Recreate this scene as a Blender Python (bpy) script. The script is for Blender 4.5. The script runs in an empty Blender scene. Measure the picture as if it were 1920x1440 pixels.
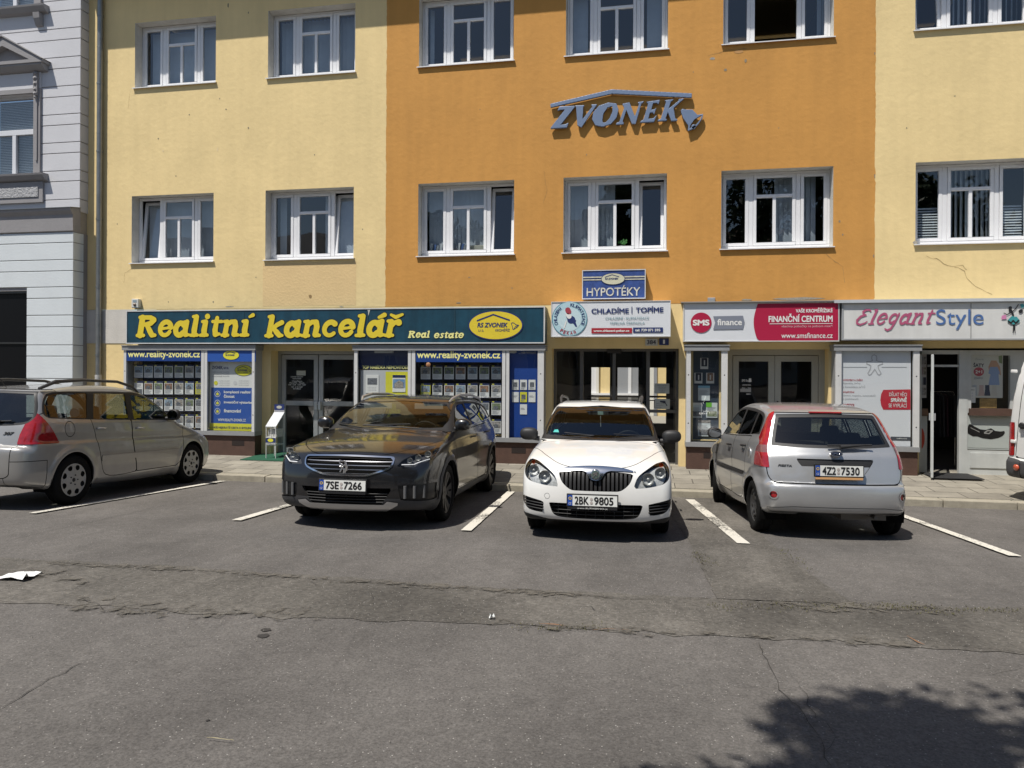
import bpy, bmesh, math, random
import numpy as np
from mathutils import Vector, Matrix

random.seed(7)
rng = np.random.default_rng(7)
S = bpy.context.scene
COL = S.collection

# ------------------------------------------------------------------ camera, world, sun, exposure
# X runs along the facade (right), Y into the building (facade plane at Y = 0), Z up
F_PX, YAW, DIST, EYE, ROLL, HOR = 1360.0, math.radians(10.54), 14.42, 1.86, math.radians(0.3), 690.0
CAM = Vector((DIST * math.sin(YAW), -DIST * math.cos(YAW), EYE))
FWD = Vector((-math.sin(YAW), math.cos(YAW), 0)); RGT = Vector((math.cos(YAW), math.sin(YAW), 0))
cd = bpy.data.cameras.new('camera'); cam = bpy.data.objects.new('camera', cd); COL.objects.link(cam)
cd.sensor_width = 36; cd.lens = F_PX / 1920 * 36; cd.shift_y = -(720 - HOR) / 1920
cd.clip_start = 0.05; cd.clip_end = 1000
R3 = Matrix((RGT, Vector((0, 0, 1)), -FWD)).transposed() @ Matrix.Rotation(ROLL, 3, 'Z')
cam.matrix_world = Matrix.Translation(CAM) @ R3.to_4x4()
S.camera = cam

SUN_TO = Vector((-0.28, -0.42, 1.0)).normalized()      # towards the sun
EL = math.asin(SUN_TO.z); AZ = math.atan2(SUN_TO.x, SUN_TO.y)
W = bpy.data.worlds.new('World'); S.world = W; W.use_nodes = True
nt = W.node_tree; sky = nt.nodes.new('ShaderNodeTexSky'); sky.sky_type = 'NISHITA'; sky.sun_disc = False
sky.sun_elevation = EL; sky.sun_rotation = AZ
sky.air_density = 1.0; sky.dust_density = 0.6; sky.ozone_density = 1.0
nt.links.new(sky.outputs[0], nt.nodes['Background'].inputs[0]); nt.nodes['Background'].inputs[1].default_value = 0.078
sl = bpy.data.lights.new('sun', 'SUN'); sl.energy = 4.5; sl.angle = math.radians(0.5); sl.color = (1.0, 0.95, 0.87)
so = bpy.data.objects.new('sun', sl); COL.objects.link(so)
so.rotation_euler = (-SUN_TO).to_track_quat('-Z', 'Y').to_euler(); so.location = (0, -10, 30)
S.view_settings.view_transform = 'Standard'; S.view_settings.look = 'None'
S.view_settings.exposure = 0.25; S.view_settings.gamma = 1.0
S.render.engine = 'CYCLES'; S.cycles.use_denoising = True
S.cycles.max_bounces = 8; S.cycles.transparent_max_bounces = 12; S.cycles.caustics_reflective = False; S.cycles.caustics_refractive = False

# ------------------------------------------------------------------ helpers
YK, ZK, SLOPE = -2.35, -0.185, 0.042                       # kerb line, gutter level, fall of the car park

def gz(y):
    """height of the ground at distance y from the facade"""
    if y >= -0.05: return 0.0
    if y > YK: return -0.085 + (y - YK) / (-YK) * 0.085
    if y > -16: return ZK + SLOPE * (YK - y)
    return ZK + SLOPE * (YK + 16) + (-16 - y) * 0.008

def ray(px, py):
    x, y = px - 960, py - HOR
    r = (x * math.cos(ROLL) + y * math.sin(ROLL)) / F_PX; u = (-x * math.sin(ROLL) + y * math.cos(ROLL)) / F_PX
    return FWD + RGT * r + Vector((0, 0, -u))

def at(px, py, Y=0.0):
    """X, Z of a measured facade point lying at depth Y"""
    d = ray(px, py); t = (Y - CAM.y) / d.y
    return CAM.x + t * d.x, CAM.z + t * d.z

def gat(px, py):
    """X, Y of a measured point on the car park"""
    d = ray(px, py); t = (ZK + SLOPE * YK - SLOPE * CAM.y - CAM.z) / (d.z + SLOPE * d.y)
    return CAM.x + t * d.x, CAM.y + t * d.y

def tag(o, label=None, cat=None, group=None, kind=None):
    if label: o['label'] = label
    if cat: o['category'] = cat
    if group: o['group'] = group
    if kind: o['kind'] = kind
    return o

def empty(name, loc=(0, 0, 0), label=None, cat=None, group=None):
    o = bpy.data.objects.new(name, None); o.empty_display_size = 0.2; COL.objects.link(o); o.location = loc
    return tag(o, label, cat, group)

def link(name, me, parent=None):
    o = bpy.data.objects.new(name, me); COL.objects.link(o)
    if parent is not None: o.parent = parent
    return o

def copy_tree(o, parent=None):
    c = o.copy(); COL.objects.link(c)
    if parent is not None: c.parent = parent
    for ch in o.children: copy_tree(ch, c)
    return c

class MB:
    """collects simple solids into one mesh"""
    def __init__(s): s.v = []; s.f = []; s.m = []; s.sm = []
    def add(s, vs, fs, m=0, smooth=False):
        b = len(s.v); s.v += [tuple(v) for v in vs]
        for f in fs: s.f.append([b + i for i in f]); s.m.append(m); s.sm.append(smooth)
        return s
    def box(s, x0, x1, y0, y1, z0, z1, m=0):
        vs = [(x, y, z) for z in (z0, z1) for y in (y0, y1) for x in (x0, x1)]
        return s.add(vs, [(0, 2, 3, 1), (4, 5, 7, 6), (0, 1, 5, 4), (2, 6, 7, 3), (0, 4, 6, 2), (1, 3, 7, 5)], m)
    def quad(s, a, b, c, d, m=0): return s.add([a, b, c, d], [(0, 1, 2, 3)], m)
    def card(s, x0, x1, z0, z1, y, m=0):
        return s.add([(x0, y, z0), (x1, y, z0), (x1, y, z1), (x0, y, z1)], [(0, 1, 2, 3)], m)
    def prism(s, poly, axis, a0, a1, m=0):
        """poly: 2-D outline; axis 'x' -> (y,z), 'y' -> (x,z), 'z' -> (x,y)"""
        def P(p, a): return {'x': (a, p[0], p[1]), 'y': (p[0], a, p[1]), 'z': (p[0], p[1], a)}[axis]
        n = len(poly); ar = sum(poly[i][0] * poly[(i + 1) % n][1] - poly[(i + 1) % n][0] * poly[i][1] for i in range(n))
        if (ar > 0) == (axis == 'y'): poly = poly[::-1]
        vs = [P(p, a0) for p in poly] + [P(p, a1) for p in poly]
        fs = [tuple(range(n - 1, -1, -1)), tuple(range(n, 2 * n))] + [(i, (i + 1) % n, n + (i + 1) % n, n + i) for i in range(n)]
        return s.add(vs, fs, m)
    def tube(s, pts, r, n=8, m=0, caps=True):
        pts = [Vector(p) for p in pts]; rs = r if isinstance(r, (list, tuple)) else [r] * len(pts)
        vs = []; fs = []; up = None
        for i, p in enumerate(pts):
            d = (pts[min(i + 1, len(pts) - 1)] - pts[max(i - 1, 0)]).normalized()
            if up is None: up = Vector((0, 0, 1)) if abs(d.z) < .9 else Vector((1, 0, 0))
            a = d.cross(up).normalized(); b = a.cross(d).normalized(); up = b
            for k in range(n):
                t = 2 * math.pi * k / n; vs.append(p + (a * math.cos(t) + b * math.sin(t)) * rs[i])
        for i in range(len(pts) - 1):
            for k in range(n):
                k2 = (k + 1) % n; fs.append((i * n + k, i * n + k2, (i + 1) * n + k2, (i + 1) * n + k))
        s.add(vs, fs, m, True)
        if caps: s.add(vs[:n], [tuple(range(n))], m); s.add(vs[-n:], [tuple(range(n - 1, -1, -1))], m)
        return s
    def lathe(s, prof, origin, axis='x', n=32, m=0, smooth=True):
        """prof: list of (radius, along)"""
        vs = []; fs = []; ox, oy, oz = origin
        for r, h in prof:
            for k in range(n):
                c, q = r * math.cos(2 * math.pi * k / n), r * math.sin(2 * math.pi * k / n)
                vs.append({'x': (ox + h, oy + c, oz + q), 'y': (ox + c, oy + h, oz + q), 'z': (ox + c, oy + q, oz + h)}[axis])
        for i in range(len(prof) - 1):
            for k in range(n):
                k2 = (k + 1) % n; fs.append((i * n + k, i * n + k2, (i + 1) * n + k2, (i + 1) * n + k))
        return s.add(vs, fs, m, smooth)
    def build(s, name, mats, parent=None, bevel=0, seg=2):
        me = bpy.data.meshes.new(name); me.from_pydata(s.v, [], s.f)
        for m in (mats if isinstance(mats, (list, tuple)) else [mats]): me.materials.append(m)
        me.polygons.foreach_set('material_index', s.m); me.polygons.foreach_set('use_smooth', s.sm)
        bm = bmesh.new(); bm.from_mesh(me)
        if bevel:
            bmesh.ops.remove_doubles(bm, verts=bm.verts, dist=1e-5)
            es = [e for e in bm.edges if len(e.link_faces) == 2 and e.calc_face_angle(0) > .6]
            bmesh.ops.bevel(bm, geom=es, offset=bevel, segments=seg, affect='EDGES', profile=.5)
            if seg > 1 and bevel >= .02:
                for f in bm.faces: f.smooth = True
        bmesh.ops.recalc_face_normals(bm, faces=bm.faces)
        bm.to_mesh(me); bm.free(); me.update()
        return link(name, me, parent)

def thing(name, mb, mats, label, cat, group=None, **k):
    return tag(mb.build(name, mats, **k), label, cat, group)

# ------------------------------------------------------------------ materials (all procedural)
MATS = {}
def mat(name, col, rough=.6, metal=0.0, var=0.0, scale=4.0, bump=0.0, bscale=60.0, spec=.5, coat=0.0, coatr=.04, streak=0.0, emit=0.0):
    if name in MATS: return MATS[name]
    m = bpy.data.materials.new(name); m.use_nodes = True; t = m.node_tree; b = t.nodes['Principled BSDF']
    b.inputs['Base Color'].default_value = (*col, 1); b.inputs['Roughness'].default_value = rough
    b.inputs['Metallic'].default_value = metal; b.inputs['Specular IOR Level'].default_value = spec
    b.inputs['Coat Weight'].default_value = coat; b.inputs['Coat Roughness'].default_value = coatr
    if emit: b.inputs['Emission Color'].default_value = (*col, 1); b.inputs['Emission Strength'].default_value = emit
    if var or bump or streak:
        g = t.nodes.new('ShaderNodeNewGeometry')
    if var or streak:
        n = t.nodes.new('ShaderNodeTexNoise'); n.inputs['Scale'].default_value = scale; n.inputs['Detail'].default_value = 8; n.inputs['Roughness'].default_value = .65
        t.links.new(g.outputs['Position'], n.inputs['Vector'])
        r = t.nodes.new('ShaderNodeMapRange'); r.inputs['From Min'].default_value = .3; r.inputs['From Max'].default_value = .7
        r.inputs['To Min'].default_value = 1 - var; r.inputs['To Max'].default_value = 1 + var * .6
        t.links.new(n.outputs['Fac'], r.inputs['Value'])
        x = t.nodes.new('ShaderNodeMix'); x.data_type = 'RGBA'; x.blend_type = 'MULTIPLY'; x.inputs['Factor'].default_value = 1
        x.inputs['A'].default_value = (*col, 1); t.links.new(r.outputs['Result'], x.inputs['B'])
        last = x.outputs['Result']
        if streak:                                          # rain-washed vertical streaks
            mp = t.nodes.new('ShaderNodeMapping'); mp.inputs['Scale'].default_value = (2.6, 2.6, .25)
            t.links.new(g.outputs['Position'], mp.inputs['Vector'])
            n2 = t.nodes.new('ShaderNodeTexNoise'); n2.inputs['Scale'].default_value = 2.2; n2.inputs['Detail'].default_value = 5
            t.links.new(mp.outputs['Vector'], n2.inputs['Vector'])
            r2 = t.nodes.new('ShaderNodeMapRange'); r2.inputs['From Min'].default_value = .38; r2.inputs['From Max'].default_value = .72
            r2.inputs['To Min'].default_value = 1; r2.inputs['To Max'].default_value = 1 - streak
            t.links.new(n2.outputs['Fac'], r2.inputs['Value'])
            x2 = t.nodes.new('ShaderNodeMix'); x2.data_type = 'RGBA'; x2.blend_type = 'MULTIPLY'; x2.inputs['Factor'].default_value = 1
            t.links.new(last, x2.inputs['A']); t.links.new(r2.outputs['Result'], x2.inputs['B']); last = x2.outputs['Result']
        t.links.new(last, b.inputs['Base Color'])
    if bump:
        n3 = t.nodes.new('ShaderNodeTexNoise'); n3.inputs['Scale'].default_value = bscale; n3.inputs['Detail'].default_value = 6
        t.links.new(g.outputs['Position'], n3.inputs['Vector'])
        bp = t.nodes.new('ShaderNodeBump'); bp.inputs['Strength'].default_value = 1; bp.inputs['Distance'].default_value = bump
        t.links.new(n3.outputs['Fac'], bp.inputs['Height']); t.links.new(bp.outputs['Normal'], b.inputs['Normal'])
    MATS[name] = m; return m

def glass(name, tint=(.8, .85, .85), rough=0.0, refl=1.0, ior=1.5):
    """thin pane: mirror reflection by Fresnel, the rest passes straight through"""
    if name in MATS: return MATS[name]
    m = bpy.data.materials.new(name); m.use_nodes = True; t = m.node_tree; t.nodes.clear()
    o = t.nodes.new('ShaderNodeOutputMaterial'); mx = t.nodes.new('ShaderNodeMixShader')
    tr = t.nodes.new('ShaderNodeBsdfTransparent'); tr.inputs[0].default_value = (*tint, 1)
    gl = t.nodes.new('ShaderNodeBsdfGlossy'); gl.inputs['Roughness'].default_value = rough; gl.inputs[0].default_value = (1, 1, 1, 1)
    fr = t.nodes.new('ShaderNodeFresnel'); fr.inputs[0].default_value = ior
    ma = t.nodes.new('ShaderNodeMath'); ma.operation = 'MULTIPLY'; ma.inputs[1].default_value = 1.25 * refl; ma.use_clamp = True
    geo = t.nodes.new('ShaderNodeNewGeometry')
    nz = t.nodes.new('ShaderNodeTexNoise'); nz.inputs['Scale'].default_value = 1.6; nz.inputs['Detail'].default_value = 1
    bp = t.nodes.new('ShaderNodeBump'); bp.inputs['Strength'].default_value = .25; bp.inputs['Distance'].default_value = .007
    t.links.new(geo.outputs['Position'], nz.inputs['Vector']); t.links.new(nz.outputs['Fac'], bp.inputs['Height'])
    t.links.new(bp.outputs['Normal'], gl.inputs['Normal'])
    io = t.nodes.new('ShaderNodeMapRange'); io.inputs['To Min'].default_value = ior; io.inputs['To Max'].default_value = 1 / ior   # same reflection from either face
    t.links.new(geo.outputs['Backfacing'], io.inputs['Value']); t.links.new(io.outputs['Result'], fr.inputs[0])
    t.links.new(fr.outputs[0], ma.inputs[0]); t.links.new(ma.outputs[0], mx.inputs[0])
    t.links.new(tr.outputs[0], mx.inputs[1]); t.links.new(gl.outputs[0], mx.inputs[2]); t.links.new(mx.outputs[0], o.inputs[0])
    MATS[name] = m; return m

# ------------------------------------------------------------------ cutting triangle meshes along implicit outlines
def cut(V, T, d, A=None):
    """split triangles where the vertex field d changes sign -> V, T_in (d<=0), T_out, A interpolated"""
    d = np.where(np.abs(d) < 1e-6, -1e-6, d); ins = d[T] <= 0; c = ins.sum(1)
    Ti, To, Tm = T[c == 3], T[c == 0], T[(c == 1) | (c == 2)]
    if len(Tm) == 0: return V, Ti, To, A
    im = d[Tm] <= 0; odd_in = im.sum(1) == 1
    o = np.where(odd_in, np.argmax(im, 1), np.argmin(im, 1)); r = np.arange(len(Tm))
    a, b, e = Tm[r, o], Tm[r, (o + 1) % 3], Tm[r, (o + 2) % 3]
    E = np.sort(np.concatenate([np.stack([a, b], 1), np.stack([a, e], 1)]), 1)
    U, inv = np.unique(E, axis=0, return_inverse=True); inv = inv.ravel()
    t = (d[U[:, 0]] / (d[U[:, 0]] - d[U[:, 1]]))[:, None]
    n0 = len(V); V = np.concatenate([V, V[U[:, 0]] * (1 - t) + V[U[:, 1]] * t])
    if A is not None: A = np.concatenate([A, A[U[:, 0]] * (1 - t) + A[U[:, 1]] * t])
    p, q = n0 + inv[:len(Tm)], n0 + inv[len(Tm):]
    t1 = np.stack([a, p, q], 1); t2 = np.stack([p, b, e], 1); t3 = np.stack([p, e, q], 1); k = odd_in
    return (V, np.concatenate([Ti, t1[k], t2[~k], t3[~k]]), np.concatenate([To, t1[~k], t2[k], t3[k]]), A)

def segsdf(P, Q, X, Z):
    """signed distance to a closed outline given as segments P->Q (negative inside)"""
    D = np.full(X.shape, 1e9); ins = np.zeros(X.shape, bool)
    for (x0, z0), (x1, z1) in zip(P, Q):
        dx, dz = x1 - x0, z1 - z0; L = dx * dx + dz * dz + 1e-12
        u = np.clip(((X - x0) * dx + (Z - z0) * dz) / L, 0, 1)
        D = np.minimum(D, (X - x0 - u * dx) ** 2 + (Z - z0 - u * dz) ** 2)
        if z0 != z1:
            c = ((z0 > Z) != (z1 > Z)) & (X < (x1 - x0) * (Z - z0) / (z1 - z0) + x0); ins ^= c
    D = np.sqrt(D); return np.where(ins, -D, D)

def polysdf(poly, X, Z):
    p = np.asarray(poly, float); return segsdf(p, np.roll(p, -1, 0), X, Z)

def smooth_poly(pts, n=6, closed=True):
    """Catmull-Rom through pts; a point given as (x, y, 1) stays a sharp corner"""
    P = [np.array(p[:2], float) for p in pts]; sharp = [len(p) > 2 for p in pts]; N = len(P); out = []
    for i in range(N if closed else N - 1):
        p1, p2 = P[i], P[(i + 1) % N]
        p0 = P[i - 1] if (closed or i) else p1; p3 = P[(i + 2) % N] if (closed or i + 2 < N) else p2
        m1 = np.zeros(2) if sharp[i] else (p2 - p0) / 2; m2 = np.zeros(2) if sharp[(i + 1) % N] else (p3 - p1) / 2
        L = np.linalg.norm(p2 - p1)
        for m in (m1, m2):
            q = np.linalg.norm(m)
            if q > L: m *= L / q
        for k in range(n):
            t = k / n; out.append((2 * t**3 - 3 * t**2 + 1) * p1 + (t**3 - 2 * t**2 + t) * m1 + (-2 * t**3 + 3 * t**2) * p2 + (t**3 - t**2) * m2)
    if not closed: out.append(P[-1])
    return np.array(out)

def np_mesh(name, V, T, mats, N=None, mi=None):
    use, inv = np.unique(T, return_inverse=True); T2 = inv.reshape(-1, 3); V2 = V[use]
    me = bpy.data.meshes.new(name); nv, nf = len(V2), len(T2)
    me.vertices.add(nv); me.vertices.foreach_set('co', V2.astype(np.float32).ravel())
    me.loops.add(nf * 3); me.loops.foreach_set('vertex_index', T2.astype(np.int32).ravel())
    me.polygons.add(nf); me.polygons.foreach_set('loop_start', np.arange(0, nf * 3, 3, dtype=np.int32))
    for m in (mats if isinstance(mats, (list, tuple)) else [mats]): me.materials.append(m)
    if mi is not None: me.polygons.foreach_set('material_index', np.asarray(mi, np.int32))
    me.update(calc_edges=True); me.validate()
    if N is not None:
        me.polygons.foreach_set('use_smooth', np.ones(len(me.polygons), bool))
        if len(me.vertices) == nv: me.normals_split_custom_set_from_vertices(N[use].astype(float).tolist())
    return me

def field_mesh(fn, x0, x1, z0, z1, h):
    """filled 2-D region fn<=0 -> points (n,2), triangles"""
    nx, nz = max(2, int((x1 - x0) / h) + 2), max(2, int((z1 - z0) / h) + 2)
    X, Z = np.meshgrid(np.linspace(x0, x1, nx), np.linspace(z0, z1, nz)); V = np.stack([X.ravel(), Z.ravel()], 1)
    i = np.arange(nx * nz).reshape(nz, nx); a, b, c, e = i[:-1, :-1].ravel(), i[:-1, 1:].ravel(), i[1:, 1:].ravel(), i[1:, :-1].ravel()
    T = np.concatenate([np.stack([a, b, c], 1), np.stack([a, c, e], 1)])
    V, Ti, _, _ = cut(V, T, fn(V[:, 0], V[:, 1])); u, inv = np.unique(Ti, return_inverse=True)
    return V[u], inv.reshape(-1, 3)

# ------------------------------------------------------------------ lettering
GL = {}
def glyphs(s):
    if s in GL: return GL[s]
    c = bpy.data.curves.new('lettering', 'FONT'); c.body = s; c.size = 1; c.resolution_u = 5
    o = bpy.data.objects.new('lettering', c); COL.objects.link(o)
    dg = bpy.context.evaluated_depsgraph_get(); me = bpy.data.meshes.new_from_object(o.evaluated_get(dg))
    V = np.array([v.co[:2] for v in me.vertices]); T = []; cnt = {}
    for p in me.polygons:
        vs = list(p.vertices)
        for k in range(1, len(vs) - 1): T.append((vs[0], vs[k], vs[k + 1]))
        for k in range(len(vs)):
            e = tuple(sorted((vs[k], vs[(k + 1) % len(vs)]))); cnt[e] = cnt.get(e, 0) + 1
    E = np.array([e for e, n in cnt.items() if n == 1])
    bpy.data.objects.remove(o); bpy.data.curves.remove(c); bpy.data.meshes.remove(me)
    GL[s] = (V, np.array(T), E); return GL[s]

def lettering(s, bold=0.0, shear=0.0):
    """flat lettering fitted to the unit box -> V (n,2), T"""
    V, T, E = glyphs(s)
    if bold:
        a, b = V.min(0) - bold - .02, V.max(0) + bold + .02
        V, T = field_mesh(lambda x, z: segsdf(V[E[:, 0]], V[E[:, 1]], x, z) - bold, a[0], b[0], a[1], b[1], .035)
    V = V.copy(); V[:, 0] += V[:, 1] * shear; a, b = V.min(0), V.max(0)
    return (V - a) / np.maximum(b - a, 1e-6), T

def flat(name, V, T, y, m, parent=None, thick=0.0, xf=None):
    """2-D triangles laid on a plane of constant Y facing -Y, optionally with a thickness to +Y"""
    n = len(V); P = np.stack([V[:, 0], np.full(n, y), V[:, 1]], 1)
    e1 = V[T[:, 1]] - V[T[:, 0]]; e2 = V[T[:, 2]] - V[T[:, 0]]
    fl = (e1[:, 0] * e2[:, 1] - e1[:, 1] * e2[:, 0]) < 0; T = T.copy(); T[fl] = T[fl][:, ::-1]
    if thick:
        E = np.concatenate([T[:, [0, 1]], T[:, [1, 2]], T[:, [2, 0]]]); key = np.sort(E, 1)
        _, idx, cn = np.unique(key, axis=0, return_index=True, return_counts=True); B = E[idx[cn == 1]]
        P = np.concatenate([P, P + [0, thick, 0]])
        T = np.concatenate([T, T[:, ::-1] + n, np.stack([B[:, 0], B[:, 0] + n, B[:, 1]], 1), np.stack([B[:, 1], B[:, 0] + n, B[:, 1] + n], 1)])
    if xf is not None: P = xf(P)
    return link(name, np_mesh(name, P, T, m), parent)

def text(s, box, y, m, parent=None, bold=0.0, shear=0.0, name='lettering', thick=0.0):
    """box = x0, x1, z0, z1 that the ink fills"""
    V, T = lettering(s, bold, shear); x0, x1, z0, z1 = box
    return flat(name, V * [x1 - x0, z1 - z0] + [x0, z0], T, y, m, parent, thick)

def pbox(x0, y0, x1, y1, Y):
    """a photograph rectangle on plane Y as x0, x1, z0, z1"""
    a = at(x0, y0, Y); b = at(x1, y1, Y); c = at(x0, y1, Y); d = at(x1, y0, Y)
    return a[0], b[0], (b[1] + c[1]) / 2, (a[1] + d[1]) / 2

def ellipse(cx, cz, rx, rz, n=40): return [(cx + rx * math.cos(2 * math.pi * i / n), cz + rz * math.sin(2 * math.pi * i / n)) for i in range(n)]

def shape(name, polys, y, m, parent=None, thick=0.0, h=None):
    """filled even-odd polygons on plane y"""
    P = np.concatenate([np.asarray(p, float) for p in polys]); Q = np.concatenate([np.roll(np.asarray(p, float), -1, 0) for p in polys])
    a, b = P.min(0), P.max(0); h = h or max((b - a).max() / 70, .002)
    V, T = field_mesh(lambda x, z: segsdf(P, Q, x, z), a[0] - h, b[0] + h, a[1] - h, b[1] + h, h)
    return flat(name, V, T, y, m, parent, thick)

def strokes(name, chains, y, m, parent=None, thick=0.0, h=.006):
    """round-ended strokes; chain = [(x, z, r), ...]"""
    A = np.array([c[i] for c in chains for i in range(len(c) - 1)]); B = np.array([c[i + 1] for c in chains for i in range(len(c) - 1)])
    def fn(X, Z):
        D = np.full(X.shape, 1e9)
        for (x0, z0, r0), (x1, z1, r1) in zip(A, B):
            dx, dz = x1 - x0, z1 - z0; u = np.clip(((X - x0) * dx + (Z - z0) * dz) / (dx * dx + dz * dz + 1e-12), 0, 1)
            D = np.minimum(D, np.hypot(X - x0 - u * dx, Z - z0 - u * dz) - (r0 + (r1 - r0) * u))
        return D
    r = max(A[:, 2].max(), B[:, 2].max()) + h; C = np.concatenate([A, B])
    V, T = field_mesh(fn, C[:, 0].min() - r, C[:, 0].max() + r, C[:, 1].min() - r, C[:, 1].max() + r, h)
    return flat(name, V, T, y, m, parent, thick)

def arc(cx, cz, rx, rz, a0, a1, r, n=14, r1=None):
    r1 = r if r1 is None else r1
    return [(cx + rx * math.cos(math.radians(a0 + (a1 - a0) * i / n)), cz + rz * math.sin(math.radians(a0 + (a1 - a0) * i / n)), r + (r1 - r) * i / n) for i in range(n + 1)]
# ------------------------------------------------------------------ ground
def asphalt(name, col, speck, grain, patch=.25):
    m = bpy.data.materials.new(name); m.use_nodes = True; t = m.node_tree; b = t.nodes['Principled BSDF']; b.inputs['Roughness'].default_value = .88
    b.inputs['Specular IOR Level'].default_value = .25
    g = t.nodes.new('ShaderNodeNewGeometry')
    def noise(sc, det=6, rough=.6, vec=None):
        n = t.nodes.new('ShaderNodeTexNoise'); n.inputs['Scale'].default_value = sc; n.inputs['Detail'].default_value = det; n.inputs['Roughness'].default_value = rough
        t.links.new(vec or g.outputs['Position'], n.inputs['Vector']); return n.outputs['Fac']
    def ramp(v, a, c, lo, hi):
        r = t.nodes.new('ShaderNodeMapRange'); r.inputs['From Min'].default_value = a; r.inputs['From Max'].default_value = c
        r.inputs['To Min'].default_value = lo; r.inputs['To Max'].default_value = hi; t.links.new(v, r.inputs['Value']); return r.outputs['Result']
    def mul(A, B):
        x = t.nodes.new('ShaderNodeMix'); x.data_type = 'RGBA'; x.blend_type = 'MULTIPLY'; x.inputs['Factor'].default_value = 1
        if isinstance(A, tuple): x.inputs['A'].default_value = (*A, 1)
        else: t.links.new(A, x.inputs['A'])
        t.links.new(B, x.inputs['B']); return x.outputs['Result']
    c = mul(col, ramp(noise(.55, 5), .3, .7, 1 - patch * .6, 1 + patch * .45))
    mp = t.nodes.new('ShaderNodeMapping'); mp.inputs['Scale'].default_value = (1, .28, 1); mp.inputs['Rotation'].default_value = (0, 0, .35); t.links.new(g.outputs['Position'], mp.inputs['Vector'])
    c = mul(c, ramp(noise(2.1, 7, .7, mp.outputs['Vector']), .35, .7, 1 - patch * .35, 1 + patch * .25))
    c = mul(c, ramp(noise(grain, 4, .8), .3, .7, .58, 1.40)); c = mul(c, ramp(noise(11, 6, .75), .35, .68, .86, 1.10))
    vo = t.nodes.new('ShaderNodeTexVoronoi'); vo.inputs['Scale'].default_value = 75; t.links.new(g.outputs['Position'], vo.inputs['Vector'])
    sp = ramp(vo.outputs['Distance'], .22, .32, 1, 0)                                # scattered pale chippings
    wn = t.nodes.new('ShaderNodeTexWhiteNoise'); t.links.new(vo.outputs['Position'], wn.inputs['Vector'])
    pick = ramp(wn.outputs['Value'], .90, .99, 0, 1)
    mm = t.nodes.new('ShaderNodeMath'); mm.operation = 'MULTIPLY'; t.links.new(sp, mm.inputs[0]); t.links.new(pick, mm.inputs[1])
    m2 = t.nodes.new('ShaderNodeMath'); m2.operation = 'MULTIPLY'; t.links.new(mm.outputs[0], m2.inputs[0]); m2.inputs[1].default_value = speck
    x = t.nodes.new('ShaderNodeMix'); x.data_type = 'RGBA'; t.links.new(m2.outputs[0], x.inputs['Factor']); t.links.new(c, x.inputs['A']); x.inputs['B'].default_value = (.42, .40, .37, 1)
    t.links.new(x.outputs['Result'], b.inputs['Base Color'])
    bp = t.nodes.new('ShaderNodeBump'); bp.inputs['Strength'].default_value = 1; bp.inputs['Distance'].default_value = .006
    t.links.new(noise(grain * .8, 5, .75), bp.inputs['Height']); t.links.new(bp.outputs['Normal'], b.inputs['Normal'])
    return m

ASPH = asphalt('asphalt', (.133, .1235, .1145), .9, 60, .36)
ASPH_OLD = asphalt('old_asphalt', (.130, .120, .106), 1.0, 30, .7)
ASPH_DARK = asphalt('patched_asphalt', (.085, .074, .062), .7, 30, .5)

g = MB(); ys = [-140, -60, -16, -12, -8, -5, YK]
for a, b in zip(ys[:-1], ys[1:]): g.quad((-90, a, gz(a)), (90, a, gz(a)), (90, b - (1e-4 if b == YK else 0), gz(b - 1e-3)), (-90, b - (1e-4 if b == YK else 0), gz(b - 1e-3)))
tag(g.build('car_park', ASPH), kind='structure')

def lie(x, y, e=.004): return (x, y, ZK + SLOPE * (YK - y) + e)

def jag(pts, amp, step=.12):
    """roughen a polyline"""
    out = []
    for (x0, y0), (x1, y1) in zip(pts[:-1], pts[1:]):
        n = max(1, int(math.hypot(x1 - x0, y1 - y0) / step))
        for k in range(n):
            u = k / n; out.append((x0 + (x1 - x0) * u + random.gauss(0, amp) * .6, y0 + (y1 - y0) * u + random.gauss(0, amp)))
    out.append(pts[-1]); return out

def sheet(name, poly, m, e):
    P = [(x, y) for x, y in poly]; from mathutils.geometry import tessellate_polygon
    tr = tessellate_polygon([[Vector((x, y, 0)) for x, y in P]]); b = MB(); b.add([lie(x, y, e) for x, y in P], tr)
    for i, f in enumerate(b.f):
        a, c, d = (Vector(b.v[k]) for k in f)
        if (c - a).cross(d - a).z < 0: b.f[i] = f[::-1]
    me = bpy.data.meshes.new(name); me.from_pydata(b.v, [], b.f); me.materials.append(m); me.update()
    return tag(link(name, me), kind='structure')

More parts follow.
